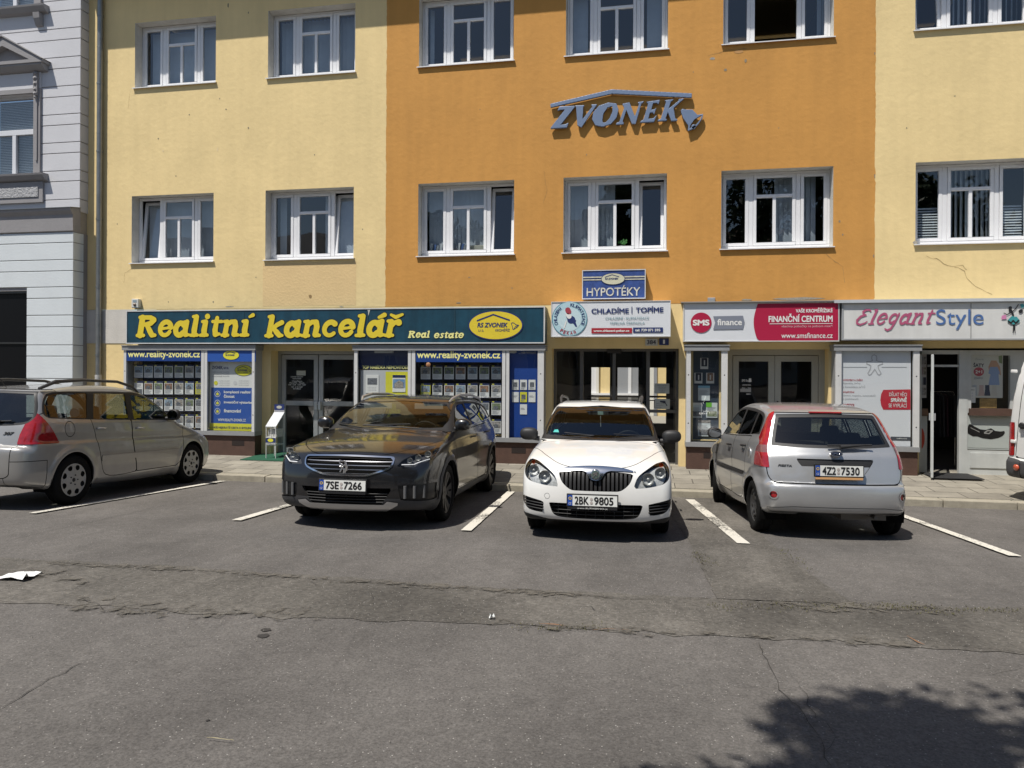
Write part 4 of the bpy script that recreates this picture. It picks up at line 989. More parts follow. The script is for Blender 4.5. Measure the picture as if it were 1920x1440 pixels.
def handle(root, x, y, z, sx, m, parent=None, w=.17):
    b = MB(); b.tube([(x, y - w / 2, z), (x + sx * .028, y - w / 2 + .02, z), (x + sx * .03, y + w / 2 - .03, z + .005), (x + sx * .002, y + w / 2, z + .004)], .013, 8)
    return b.build('handle', m, parent or root)

def place_car(root, x, y, yaw, sc=1.0, zs=1.0):
    """stand the car on the falling car park, heading turned by yaw (0 = nose towards the square)"""
    n = Vector((0, SLOPE, 1)).normalized(); q = Vector((0, 0, 1)).rotation_difference(n)
    root.scale = (sc, sc, sc * zs)
    for w in root.children:
        if w.name.startswith('wheel') and w.type == 'EMPTY': w.scale = (1, zs, 1)
    root.rotation_mode = 'QUATERNION'; root.rotation_quaternion = q @ Matrix.Rotation(yaw, 3, 'Z').to_quaternion()
    root.location = (x, y, ZK + SLOPE * (YK - y))

def std_cuts(sh, sp):
    """wheel openings, side glass with black surround"""
    for ws in (sp['wf'], sp['wb']):
        V = sh.V; d = np.maximum(np.hypot(V[:, 0] - ws, V[:, 2] - sp['wr']) - sp['arch'], sp['W'] / 2 - .38 - np.abs(V[:, 1])); sh.take(d)
        for sx in (1, -1): arch_liner(sh.root, sx * (sp['W'] / 2 - .03), ws, sp['L'], sp['arch'] + .012, sp['wr'], .3)
    for v in 'LR':
        for p in sp['side_glass']:
            sh.part('side_window', sp.get('glass', CARGLASS), sh.field(v, smooth_poly(p, 5)), .006, line=False)
        if sp.get('daylight'): sh.part('window_surround', sp.get('trim', PLASTIC), sh.field(v, smooth_poly(sp['daylight'], 5)), .001)

def side_doors(sh, sp, m, hm):
    doors = []
    for v, sx in (('L', 1), ('R', -1)):
        for k, (nm, p) in enumerate(sp['doors']):
            P = smooth_poly(p, 6)
            sh.ring('door_seam', SEAM, lambda: sh.field(v, P))
            o = sh.part(nm, m, sh.field(v, P), 0.0); doors.append((o, sx, k))
            if o and k < len(sp['handles']):
                s, z, w = sp['handles'][k]; q = np.abs(sh.V[:, 0] - s) + np.abs(sh.V[:, 2] - z)
                i = np.argmin(q + (sh.V[:, 1] * sx < 0) * 9); handle(sh.root, sh.V[i, 1] + sx * .004, s - sp['L'] / 2, z, sx, hm, o, w)
    return doors
# ------------------------------------------------------------------ shop front: display cases, doors, signs
VY = -.28                                                   # front plane of the display cases
BROWN = mat('brown_plinth', (.085, .045, .032), .75, var=.2, scale=5, bump=.003, bscale=40)
NAVY = mat('navy_board', (.008, .045, .21), .45, var=.04, scale=3)
NAVYD = mat('dark_navy_board', (.010, .022, .085), .45)
BLUE2 = mat('blue_board', (.02, .085, .36), .45)
YTXT = mat('pale_yellow_letters', (.82, .78, .30), .5)
YLW = mat('sign_yellow', (.72, .56, .035), .5, var=.05, scale=5)
YLW2 = mat('lemon_yellow', (.68, .64, .045), .5)
BLK = mat('display_black', (.012, .012, .014), .6)
WHT = mat('paper_white', (.72, .72, .70), .7)
INK = mat('ink', (.03, .035, .06), .6)
GREYTXT = mat('grey_ink', (.30, .31, .33), .6)
NAVYTXT = mat('navy_ink', (.015, .03, .13), .5)
Z0C, Z1C = .415, 2.29

def case(x0, x1, mullions, label=None, back=.16):
    """glazed aluminium display case standing out from the wall on a brown plinth"""
    b = MB(); b.box(x0 - .03, x1 + .03, VY - .045, -.0, 2.20, Z1C); b.box(x0 - .01, x1 + .01, VY - .03, .0, Z0C, Z0C + .085)
    b.box(x0 - .04, x1 + .04, VY - .06, -.0, Z1C, Z1C + .018)
    f = b.build('display_window', mat('case_grey', (.27, .275, .28), .45, var=.1, scale=5), house)
    if label: f['label'] = label
    for m0, m1 in mullions: b = MB(); b.box(m0, m1, VY - .022, VY + .03, Z0C + .085, 2.20); b.build('mullion', ALUW, f)
    b = MB(); b.card(x0 + .02, x1 - .02, Z0C + .085, 2.20, VY + .004); b.build('pane', SGLASS, f)
    b = MB(); b.box(x0, x0 + .02, VY + .03, .2, Z0C + .085, 2.2); b.box(x1 - .02, x1, VY + .03, .2, Z0C + .085, 2.2); b.build('cheek', ALUM, f)
    b = MB(); b.box(x0 + .02, x1 - .02, back, back + .02, Z0C + .05, 2.2); b.box(x0 + .02, x1 - .02, VY + .03, back, Z0C + .045, Z0C + .088); b.build('back_panel', BLK, f)
    b = MB(); b.box(x0 + .01, x1 - .01, VY + .02, 0, -.02, Z0C); p = b.build('plinth', BROWN, f)
    b = MB(); n = max(1, int((x1 - x0) / 1.0))
    for k in range(n):
        b = MB(); c = x0 + (x1 - x0) * (k + .62) / n; b.box(c - .14, c + .14, VY + .016, VY + .03, .20, .31); b.build('vent_opening', mat('vent_dark', (.02, .012, .01), .9), f)
    b = MB()
    for m0, m1 in (mullions[0], mullions[-1]):
        for z in (.85, 1.75): b.lathe([(.012, 0), (.001, -.004)], ((m0 + m1) / 2, VY - .023, z), 'y', 10)
    b.build('lock', BLK, f)
    return f

A_ = case(-8.48, -5.40, ((-8.48, -8.42), (-6.63, -6.565), (-6.555, -6.49), (-5.46, -5.40)))
B_ = case(-3.20, .68, ((-3.20, -3.13), (-2.06, -2.0), (-1.985, -1.91), (-.14, -.075), (-.06, .0), (.56, .68)))
C_ = case(3.36, 4.10, ((3.36, 3.44), (3.99, 4.10)))
D_ = case(5.97, 7.36, ((5.97, 6.07), (7.26, 7.36)))

def board(name, px, Y, m, parent): x0, x1, z0, z1 = pbox(*px, Y); b = MB(); b.card(x0, x1, z0, z1, Y); return b.build(name, m, parent)

# blue web address boards behind the glass
IY = VY - .016
for k, (px, tx, lab) in enumerate((((237, 655, 376, 677), (240, 657, 375, 674), 'left'), ((780, 656, 941, 679), (782, 658, 938, 676), 'right'))):
    x0, x1, z0, z1 = pbox(*px, IY); b = MB(); b.box(x0, x1, IY, IY + .012, z0, z1)
    t = thing('web_address_board', b, NAVY, ('navy board reading www.reality-zvonek.cz in the display window behind the silver beige car', 'navy board reading www.reality-zvonek.cz in the display window above the dark grey car')[k], 'sign', 'web address boards in the display windows')
    text('www.reality-zvonek.cz', pbox(*tx, IY), IY - .003, YTXT, t, bold=.022)

# property sheets hanging in rows
PHOTO = [mat('photo_%s' % n, c, .5, var=.75, scale=30) for n, c in (('meadow', (.20, .24, .14)), ('house', (.32, .30, .28)), ('sky', (.26, .34, .42)), ('brick', (.30, .18, .12)), ('room', (.36, .33, .29)), ('grey', (.16, .17, .19)))]
ROWN = ['top', 'second', 'third', 'fourth', 'fifth']; NTH = ['first', 'second', 'third', 'fourth', 'fifth', 'sixth', 'seventh']
def sheet_card(x0, x1, z0, z1, Y, ph, kind, label, group):
    w, h = x1 - x0, z1 - z0; b = MB()
    b.card(x0, x1, z0, z1, Y, 0 if kind != 'yellow' else 4); b.card(x0, x1, z1 - h * .11, z1, Y - .003, 1); b.card(x0 + w * .06, x0 + w * .3, z1 - h * .085, z1 - h * .025, Y - .005, 4)
    if kind == 'plan':
        b.card(x0 + w * .08, x1 - w * .08, z0 + h * .05, z0 + h * .42, Y - .003, 5)
        for q in range(5): b.card(x0 + w * .1, x1 - w * random.uniform(.1, .4), z1 - h * (.2 + .06 * q), z1 - h * (.2 + .06 * q) + h * .02, Y - .003, 3)
    else:
        b.card(x0 + w * .06, x1 - w * .06, z0 + h * .40, z1 - h * .16, Y - .003, 2)
        b.prism([(x0 + w * .2, z0 + h * .43), (x1 - w * .3, z0 + h * .43), (x1 - w * .3, z0 + h * .6), (x0 + w * .45, z0 + h * random.uniform(.66, .76)), (x0 + w * .2, z0 + h * .6)], 'y', Y - .006, Y - .005, 5)
        for q in range(4): b.card(x0 + w * .08, x1 - w * random.uniform(.08, .5), z0 + h * (.32 - .07 * q), z0 + h * (.32 - .07 * q) + h * .025, Y - .003, 3)
    b.card(x0 + w * .0, x1, z0, z0 + h * .035, Y - .003, 1)
    return thing('property_sheet', b, [WHT, NAVYD, ph, GREYTXT, YLW2, PHOTO[5]], label, 'notice', group)
def hang(cols, rows, case_name, Y, parent, group):
    for r, (ya, yb) in enumerate(rows):
        for c, (xa, xb) in enumerate(cols):
            x0, x1, z0, z1 = pbox(xa, ya, xb, yb, Y)
            if z1 < .62: continue
            z0 = max(z0, .51)
            kind = 'yellow' if (r, c) in ((1, 6),) and 'beige' in case_name or (r, c) == (1, 0) and 'grey' in case_name else ('plan' if (r * 3 + c) % 7 == 3 and r == 1 or (r + c) % 11 == 10 else 'std')
            word = {'yellow': 'yellow', 'plan': 'white text', 'std': 'white'}[kind]
            sheet_card(x0, x1, z0, z1, Y, random.choice(PHOTO), kind, '%s property sheet, %s in the %s display row behind the %s car' % (word, NTH[c], ROWN[r], case_name), group)
    b = MB()
    x0 = at(cols[0][0], 750, Y)[0] - .05; x1 = at(cols[-1][1], 750, Y)[0] + .03
    for (ya, yb) in rows:
        for q in (ya, yb): z = at(cols[3][0], q, Y)[1]; b.tube([(x0, Y + .012, z), (x1, Y + .012, z)], .006, 6)
    for i in range(len(cols)): x = (at(cols[i][0], 750, Y)[0] + at(cols[i][1], 750, Y)[0]) / 2; b.tube([(x, Y + .016, .52), (x, Y + .016, 2.0)], .003, 5)
    b.build('hanging_rods', BLK, parent)
SY = VY + .16
cA = [(252, 268), (270.5, 286.5), (289, 305), (308, 324), (327.5, 343.5), (347, 363), (366.5, 383)]
hang(cA, [(684, 709), (715, 740), (746, 771), (777, 803)], 'silver beige', SY, A_, 'property sheets in the left display window')
cB = [(789, 807), (811, 829), (833, 851), (854.5, 872.5), (877, 895), (899, 917), (921.5, 939.5)]
hang(cB, [(685, 712), (719, 746), (752, 779), (786, 813)], 'dark grey', SY, B_, 'property sheets in the middle display window')

def logo(box, Y, parent, small=False, m=None, name='company_logo'):
    """yellow ellipse with roof line, RS ZVONEK and a bell"""
    x0, x1, z0, z1 = box; cx, cz, rx, rz = (x0 + x1) / 2, (z0 + z1) / 2, (x1 - x0) / 2, (z1 - z0) / 2
    P = lambda u, v: (cx + u * rx, cz + v * rz)
    a = shape(name, [ellipse(cx, cz, rx, rz, 48)], Y, NAVYTXT, parent)
    shape('ellipse', [ellipse(cx, cz, rx * .955, rz * .93, 48)], Y - .003, m or YLW, a)
    r = rz * .05
    strokes('roof_line', [[(*P(-.66, .32), r), (*P(-.08, .72), r), (*P(.50, .34), r)]], Y - .006, NAVYTXT, a, h=max(r * .5, .004))
    text('RS ZVONEK', (*[P(-.66, 0)[0], P(.44, 0)[0]], P(0, -.14)[1], P(0, .18)[1]), Y - .006, NAVYTXT, a, bold=.035, shear=.18)
    if not small:
        text('s.r.o.', (P(-.62, 0)[0], P(-.42, 0)[0], P(0, -.42)[1], P(0, -.28)[1]), Y - .006, NAVYTXT, a)
        text('KROMĚŘÍŽ', (P(0, 0)[0], P(.52, 0)[0], P(0, -.42)[1], P(0, -.20)[1]), Y - .006, NAVYTXT, a, bold=.01)
        bell = [P(.57, .10), P(.60, .17), P(.67, .15), P(.73, .04), P(.84, .0), P(.80, -.10), P(.66, -.28), P(.62, -.24), P(.62, -.10), P(.57, .10)]
        strokes('bell', [[(*p, r * .42) for p in bell], [(*P(.84, .0), r * .3), (*P(.72, -.08), r * .3), (*P(.66, -.28), r * .3)], [(*P(.76, -.15), r * .6), (*P(.77, -.16), r * .6)]], Y - .006, NAVYTXT, a, h=max(r * .35, .004))
    return a

# middle case of the left window: white, blue and yellow services poster
x0, x1, z0, z1 = pbox(389, 656, 479, 678, IY); b = MB(); b.box(x0, x1, IY, IY + .012, z0, z1); hb = b.build('header_board', BLUE2, A_); logo(pbox(418, 657, 449, 675, IY), IY - .004, hb, True, YLW2)
PY = VY + .10
def poster(name, px, Y, m, label, cat='poster', group=None, extra=.0):
    x0, x1, z0, z1 = pbox(*px, Y); b = MB(); b.box(x0, x1, Y, Y + .01, z0, z1); return thing(name, b, m, label, cat, group)
ps = poster('services_poster', (393, 678, 478, 812), PY, WHT, 'white, blue and yellow services poster with three round icons in the left display window')
board('blue_field', (396, 727, 478, 794), PY - .003, BLUE2, ps); board('yellow_field', (393, 794, 478, 808), PY - .003, YLW2, ps)
text('ZVONEK, s.r.o.', pbox(398, 686, 429, 693, PY), PY - .004, NAVYTXT, ps, bold=.02)
for y in (696, 700, 704): text('realitní kancelář Kroměříž', pbox(398, y, 430, y + 2.6, PY), PY - .004, GREYTXT, ps)
logo(pbox(440, 684, 474, 705, PY), PY - .004, ps, False, YLW2)
for x in (401, 437):
    shape('round_icon', [ellipse(at(x + 4, 718, PY)[0], at(x + 4, 718, PY)[1], .045, .045, 16)], PY - .004, YLW2 if x == 401 else mat('icon_grey', (.6, .6, .6), .6), ps)
    for y in (713, 717, 721): text('prodej a pronájem', pbox(x + 11, y, x + 30, y + 2.4, PY), PY - .004, GREYTXT, ps)
for y, tx in ((738.5, ('komplexní realitní', 'činnost')), (755.5, ('investiční výstavba',)), (771, ('financování',))):
    cx, cz = at(408, y, PY); shape('icon_ring', [ellipse(cx, cz, .066, .066, 24), ellipse(cx, cz, .057, .057, 24)], PY - .005, WHT, ps)
    shape('icon_house', [[(cx - .03, cz - .03), (cx + .03, cz - .03), (cx + .03, cz + .008), (cx, cz + .038), (cx - .03, cz + .008)]], PY - .005, YLW2, ps)
    for i, t in enumerate(tx):
        yy = y - 4 + i * 7 - (2 if len(tx) > 1 else 0); text(t, pbox(420, yy, 420 + {18: 50, 7: 20, 19: 53, 11: 32}[len(t)], yy + 6.5, PY), PY - .005, WHT, ps, bold=.03)
text('WWW.REALITY-ZVONEK.CZ', pbox(409, 785, 461, 790, PY), PY - .005, WHT, ps, bold=.02)
text('VAŠE NEJKRATŠÍ CESTA K BYDLENÍ', pbox(398, 799, 472, 805, PY), PY - .006, NAVYTXT, ps, bold=.02)

# TOP NABIDKA panel in the second case
x0, x1, z0, z1 = pbox(667, 656, 769, 692, VY + .10); b = MB(); b.box(x0, x1, VY + .10, VY + .11, z0, z1); o = thing('headline_board', b, NAVYD, 'dark navy board reading TOP NABÍDKA NEMOVITOSTÍ above the white and yellow posters', 'sign')
text('TOP NABÍDKA NEMOVITOSTÍ', pbox(679, 684, 768, 692, VY + .09), VY + .095, YTXT, o, bold=.02)
o = poster('offer_panel', (676, 694, 769, 812), PY, mat('offer_grey', (.50, .51, .52), .6), 'pale grey and yellow offer panel behind glass left of the dark car roof')
board('yellow_field', (723, 697, 769, 812), PY - .003, YLW2, o)
n1 = poster('obituary_notice', (686, 703, 710, 737), PY - .012, WHT, 'white notice with a dark photograph on the pale grey side of the offer panel', 'notice')
board('photograph', (689, 709, 707, 721), PY - .015, PHOTO[5], n1)
for y in (725, 728, 731): text('prodáno rodinný dům', pbox(690, y, 706, y + 2, PY), PY - .015, GREYTXT, n1)
n2 = poster('house_offer', (736, 703, 760, 735), PY - .012, WHT, 'white house offer with a photograph of a modern building on the yellow panel', 'notice')
board('header_strip', (736, 703, 760, 708), PY - .015, NAVYD, n2); board('photograph', (737, 711, 759, 727), PY - .015, mat('photo_bluesky', (.16, .30, .52), .5, var=.3, scale=12), n2)
shape('photo_building', [[at(740, 727, PY), at(757, 727, PY), at(757, 717, PY), at(749, 713, PY), at(740, 719, PY)]], PY - .018, PHOTO[4], n2)
b = MB(); x0, x1, z0, z1 = pbox(703, 657, 738, 662, VY + .06); b.box(x0, x1, VY + .03, VY + .08, z0, z1); thing('strip_light', b, ALUM, 'small grey strip light under the top of the display window beside the office door', 'lamp', bevel=.006)
# right narrow case with seven notices
bb = poster('notice_board', (955, 656, 1008, 822), PY, mat('notice_blue', (.012, .055, .27), .45, var=.05, scale=3), 'tall blue notice board carrying seven papers beside the entrance', 'board')
shape('small_ellipse', [ellipse(*at(962, 660, PY), .075, .026, 24)], PY - .004, WHT, bb); text('nabídka realitní kanceláře', pbox(977, 659, 1005, 661.5, PY), PY - .004, WHT, bb); text('prodej, pronájem', pbox(973, 662, 1005, 664, PY), PY - .004, WHT, bb)
k = 0
for r, (ya, yb) in enumerate(((712, 731), (735, 754), (758, 777))):
    for c, (xa, xb) in enumerate(((960, 972.5), (975, 988), (991, 1004))):
        if r == 2 and c != 1: continue
        yl = (r, c) == (1, 1); x0, x1, z0, z1 = pbox(xa, ya, xb, yb, PY - .01); w, h = x1 - x0, z1 - z0; b = MB(); b.card(x0, x1, z0, z1, PY - .01, 2 if yl else 0)
        if r == 0 or yl: b.card(x0 + w * .2, x1 - w * .2, z0 + h * .3, z1 - h * .25, PY - .013, 1)
        for q in range(4): b.card(x0 + w * .12, x1 - w * random.uniform(.15, .5), z0 + h * (.08 + .05 * q) + (h * .4 if r == 2 or c != 1 and r else 0), z0 + h * (.10 + .05 * q) + (h * .4 if r == 2 or c != 1 and r else 0), PY - .013, 3)
        lab = 'yellow and white flyer in the middle of the blue notice board' if yl else ('single white paper in the bottom row of the blue notice board' if r == 2 else 'white paper %s in the %s row of the blue notice board' % (('on the left', 'in the middle', 'on the right')[c], ('top', 'second')[r]))
        thing('notice', b, [WHT, PHOTO[5], YLW2, GREYTXT], lab, 'notice', 'papers on the blue notice board')
b = MB(); b.lathe([(.05, 0), (.04, -.01), (.001, -.012)], (*[at(803, 684, IY)[0]], IY, at(803, 684, IY)[1]), 'y', 16); thing('round_sticker', b, mat('sticker_brown', (.35, .17, .08), .6, var=.4, scale=30), 'small round brown sticker under the right web address board', 'sticker')

# ------------------------------------------------------------------ long green sign
def sign_box(name, px, Y, mats, label, depth=None, cat='sign', frame=.022, fm=None):
    x0, x1, z0, z1 = pbox(*px, Y); d = -Y - .003 if depth is None else depth; b = MB(); b.box(x0, x1, Y + .004, Y + d, z0, z1)
    s = thing(name, b, mats, label, cat)
    if frame:
        f = MB(); ring_box(f, x0 - .004, x1 + .004, z0 - .004, z1 + .004, frame, Y - .008, Y + .03); f.build('frame', fm or ALUW, s)
    return s, (x0, x1, z0, z1)
GRN = mat('green_sign_film', (.010, .060, .098), .42, var=.22, scale=5, streak=.35)
GY = -.36
sg, (x0, x1, z0, z1) = sign_box('shop_sign', (237, 579, 1021, 644), GY, GRN, 'long dark green sign reading Realitní kancelář in fat yellow letters')
b = MB(); xx = at(690, 600, GY)[0]; b.box(xx - .004, xx + .004, GY - .004, GY + .004, z0, z1); xx = at(853, 600, GY)[0]; b.box(xx - .003, xx + .003, GY - .004, GY + .004, z0, z1); xx = at(458, 600, GY)[0]; b.box(xx - .002, xx + .002, GY - .002, GY + .004, z0, z1); b.build('panel_joint', mat('joint_dark', (.03, .06, .07), .7), sg)
b = MB(); b.prism([at(689, 581, GY), at(694, 581, GY), at(691, 592, GY)], 'y', GY - .003, GY); b.build('torn_film', mat('torn_white', (.5, .5, .46), .7), sg)
# fat rounded italic letters drawn as strokes: unit = x-height 1, ascender 1.45
FAT = {
 'R': (1.35, [[(.22, .1, .17), (.22, 1.3, .17)], [(.05, .09, .1), (.45, .09, .1)], [(.05, 1.33, .1), (.4, 1.33, .1)], [(.3, 1.32, .12), (.75, 1.3, .13), (.95, 1.08, .17), (.80, .82, .14), (.4, .74, .11)], [(.55, .74, .12), (.82, .35, .16), (.98, .12, .15), (1.18, .10, .1)]]),
 'e': (.98, [arc(.45, .5, .34, .40, 12, 330, .15, 18, .11), [(.2, .50, .09), (.5, .52, .07), (.78, .58, .11)]]),
 'a': (1.05, [arc(.40, .46, .27, .36, 40, 320, .15, 16), [(.78, .9, .13), (.74, .4, .15), (.80, .12, .13), (1.0, .12, .08)], [(.6, .88, .09), (.8, .9, .11)]]),
 'l': (.62, [[(.28, 1.34, .14), (.26, .4, .16), (.30, .14, .15), (.5, .1, .09)], [(.08, 1.36, .09), (.28, 1.36, .12)], [(.08, .09, .09), (.3, .09, .1)]]),
 'i': (.64, [[(.28, .88, .14), (.26, .4, .16), (.30, .14, .15), (.5, .1, .09)], [(.08, .9, .09), (.28, .9, .12)], [(.08, .09, .09), (.3, .09, .1)], [(.34, 1.36, .15), (.34, 1.37, .15)]]),
 't': (.72, [[(.32, 1.22, .11), (.30, .4, .15), (.36, .14, .15), (.60, .16, .08)], [(.08, .90, .09), (.64, .90, .09)]]),
 'n': (1.15, [[(.26, .88, .13), (.24, .1, .15)], [(.08, .9, .09), (.26, .9, .1)], [(.06, .09, .09), (.42, .09, .09)], [(.28, .62, .08), (.5, .88, .12), (.74, .86, .15), (.82, .6, .15), (.80, .14, .15), (1.04, .1, .09)]]),
 'k': (1.1, [[(.26, 1.34, .14), (.24, .1, .15)], [(.08, 1.36, .09), (.26, 1.36, .12)], [(.06, .09, .09), (.42, .09, .09)], [(.3, .42, .09), (.62, .72, .12), (.88, .86, .13)], [(.45, .52, .1), (.66, .30, .15), (.84, .12, .14), (1.02, .1, .08)]]),
 'c': (.95, [arc(.46, .48, .33, .38, 50, 318, .15, 16, .1), [(.66, .78, .15), (.68, .76, .15)]]),
 'r': (.85, [[(.26, .88, .13), (.24, .1, .15)], [(.08, .9, .09), (.26, .9, .1)], [(.06, .09, .09), (.44, .09, .09)], [(.28, .55, .09), (.46, .82, .11), (.66, .84, .16), (.68, .80, .16)]]),
 's': (.8, [[(.62, .82, .11), (.44, .90, .11), (.24, .78, .13), (.34, .56, .13), (.52, .40, .14), (.52, .18, .13), (.30, .08, .1), (.12, .2, .1)]]),
 'g': (1.0, [arc(.42, .52, .27, .34, 40, 320, .13, 16), [(.76, .9, .11), (.72, .2, .12), (.62, -.3, .12), (.38, -.42, .11), (.12, -.3, .09)]]),
 'E': (1.25, [[(1.0, 1.22, .1), (.85, 1.38, .1), (.55, 1.36, .12), (.36, 1.14, .13), (.46, .90, .12), (.74, .80, .1)], [(.70, .80, .1), (.34, .70, .13), (.16, .40, .14), (.28, .14, .13), (.6, .04, .11), (.95, .16, .09), (1.1, .3, .06)]]),
 ' ': (.62, [])}
ACC = {'í': ('i', [[(.44, 1.30, .07), (.62, 1.46, .11)]]), 'á': ('a', [[(.58, 1.22, .08), (.86, 1.44, .12)]]), 'ř': ('r', [[(.18, 1.44, .07), (.46, 1.22, .1), (.80, 1.46, .07)]])}
def fat_chains(s, slant=.2, thin=1.0):
    out = []; x = 0
    for ch in s:
        base, acc = ACC.get(ch, (ch, [])); w, cs = FAT[base]; cs = list(cs)
        if ch == 'í': cs = cs[:-1]
        q = lambda z: z if z < .95 else .95 + (z - .95) * .62
        out += [[(x + p[0] + slant * q(p[1]), q(p[1]), p[2] * thin) for p in c] for c in cs + acc]; x += w
    return out
def fat_text(s, box, y, m, parent, slant=.2, thin=1.0, name='lettering', thick=0.0, grow=0.0):
    C = fat_chains(s, slant, thin); P = np.array([[p[0] - p[2], p[1] - p[2]] for c in C for p in c]); Q = np.array([[p[0] + p[2], p[1] + p[2]] for c in C for p in c]); a, b = P.min(0), Q.max(0)
    sx, sz = (box[1] - box[0]) / (b[0] - a[0]), (box[3] - box[2]) / (b[1] - a[1])
    h = .030; A = np.array([c[i] for c in C for i in range(len(c) - 1)]); B = np.array([c[i + 1] for c in C for i in range(len(c) - 1)])
    def fn(X, Z):
        D = np.full(X.shape, 1e9)
        for (x0, z0, r0), (x1, z1, r1) in zip(A, B):
            dx, dz = x1 - x0, z1 - z0; u = np.clip(((X - x0) * dx + (Z - z0) * dz) / (dx * dx + dz * dz + 1e-12), 0, 1); D = np.minimum(D, np.hypot(X - x0 - u * dx, Z - z0 - u * dz) - (r0 + (r1 - r0) * u) - grow)
        return D
    V, T = field_mesh(fn, a[0] - h - grow, b[0] + h + grow, a[1] - h - grow, b[1] + h + grow, h)
    return flat(name, (V - a) * [sx, sz] + [box[0], box[2]], T, y, m, parent, thick)
OUT = mat('letter_outline', (.004, .02, .03), .6)
for s_, px in (('Realitní', (255, 588, 478, 634)), ('kancelář', (496, 587, 757, 634))):
    fat_text(s_, pbox(*px, GY), GY - .008, YLW, sg, .16, 1.08); fat_text(s_, pbox(*px, GY), GY - .002, OUT, sg, .16, 1.08, name='letter_outline', grow=.045)
for s_, px in (('Real', (765, 620, 806, 634)), ('estate', (814, 622, 870, 634.5))): fat_text(s_, pbox(*px, GY), GY - .006, YTXT, sg, .2)
logo(pbox(878, 582, 981, 638, GY), GY - .006, sg)

# ------------------------------------------------------------------ entrance signs
HY = -.20
hs, (x0, x1, z0, z1) = sign_box('mortgage_sign', (1092, 506, 1210, 560), HY, mat('faded_blue', (.035, .075, .25), .5, var=.35, scale=9), 'weathered blue box sign reading HYPOTÉKY with a cream oval', frame=.016)
CREAM = mat('cream_paint', (.56, .54, .42), .6, var=.25, scale=18)
for ya, yb in ((518, 520.5), (523, 525)): board('stripe', (1093, ya, 1209, yb), HY - .004, CREAM, hs)
logo(pbox(1127, 512, 1172, 534, HY), HY - .007, hs, True, mat('cream_oval', (.56, .55, .40), .6))
def worn():
    m = mat('worn_white', (.58, .57, .50), .6, var=.5, scale=22); return m
text('HYPOTÉKY', pbox(1100, 535, 1200, 555, HY), HY - .005, worn(), hs, bold=.012)
CY = -.48
cs, (x0, x1, z0, z1) = sign_box('entrance_sign', (1034, 565, 1257, 631), CY, mat('sign_white', (.68, .70, .73), .35, var=.03, scale=3), 'white light box reading CHLADÍME TOPÍME with a round emblem above the entrance', frame=.012)
q = lambda a: pbox(*a, CY)
text('CHLADÍME', q((1109, 576, 1179, 588)), CY - .006, NAVYTXT, cs, bold=.03); text('TOPÍME', q((1192, 574, 1244, 586)), CY - .006, NAVYTXT, cs, bold=.03); board('divider', (1184, 575, 1185.5, 588), CY - .006, NAVYTXT, cs)
TEAL = mat('pale_teal', (.25, .36, .40), .5)
text('CHLAZENÍ - KLIMATIZACE', q((1135, 593, 1217, 599)), CY - .006, TEAL, cs, bold=.015); text('TEPELNÁ ČERPADLA', q((1143, 602, 1209, 608)), CY - .006, TEAL, cs, bold=.015)
REDB = mat('sign_red', (.36, .018, .03), .45)
board('red_strip', (1109, 615, 1185, 625), CY - .006, REDB, cs); board('navy_strip', (1187, 614, 1243, 623.5), CY - .006, NAVYTXT, cs)
text('www.chlazeni-pekar.cz', q((1113, 618, 1180, 623.5)), CY - .010, WHT, cs, bold=.03); text('tel: 739 071 595', q((1191, 616.5, 1238, 621.5)), CY - .010, WHT, cs, bold=.03)
ex, ez = at(1068, 598, CY); R_ = .335
em = shape('emblem', [ellipse(ex, ez, R_, R_, 56)], CY - .006, mat('emblem_rim', (.10, .28, .36), .5), cs); shape('emblem_field', [ellipse(ex, ez, R_ * .955, R_ * .955, 56)], CY - .009, mat('emblem_pale', (.42, .60, .66), .5), em)
shape('emblem_disc', [ellipse(ex, ez - .01, R_ * .66, R_ * .66, 48)], CY - .012, mat('emblem_disc', (.52, .66, .70), .5), em)
def ring_text(s, cx, cz, r, a0, a1, hgt, y, m, parent, flip=False):
    Vs, Ts, n = [], [], 0; k = len(s)
    for i, ch in enumerate(s):
        if ch == ' ': continue
        V, T = lettering(ch, .02); a = math.radians(a0 + (a1 - a0) * i / max(1, k - 1)); w = hgt * (.35 if ch in 'IÍ' else .72); P = (V - [.5, .5]) * [w, hgt]; t = a - math.pi / 2 + (math.pi if flip else 0)
        c, s_ = math.cos(t), math.sin(t); Vs.append(np.stack([cx + r * math.cos(a) + P[:, 0] * c - P[:, 1] * s_, cz + r * math.sin(a) + P[:, 0] * s_ + P[:, 1] * c], 1)); Ts.append(T + n); n += len(V)
    flat('ring_lettering', np.concatenate(Vs), np.concatenate(Ts), y, m, parent)
ring_text('CHLAZENÍ', ex, ez, R_ * .80, 200, 130, .062, CY - .014, NAVYTXT, em); ring_text('KLIMATIZACE', ex, ez, R_ * .80, 82, -22, .062, CY - .014, NAVYTXT, em); ring_text('PEKAŘ', ex, ez, R_ * .80, 236, 292, .066, CY - .014, mat('emblem_red', (.35, .05, .07), .5), em, True)
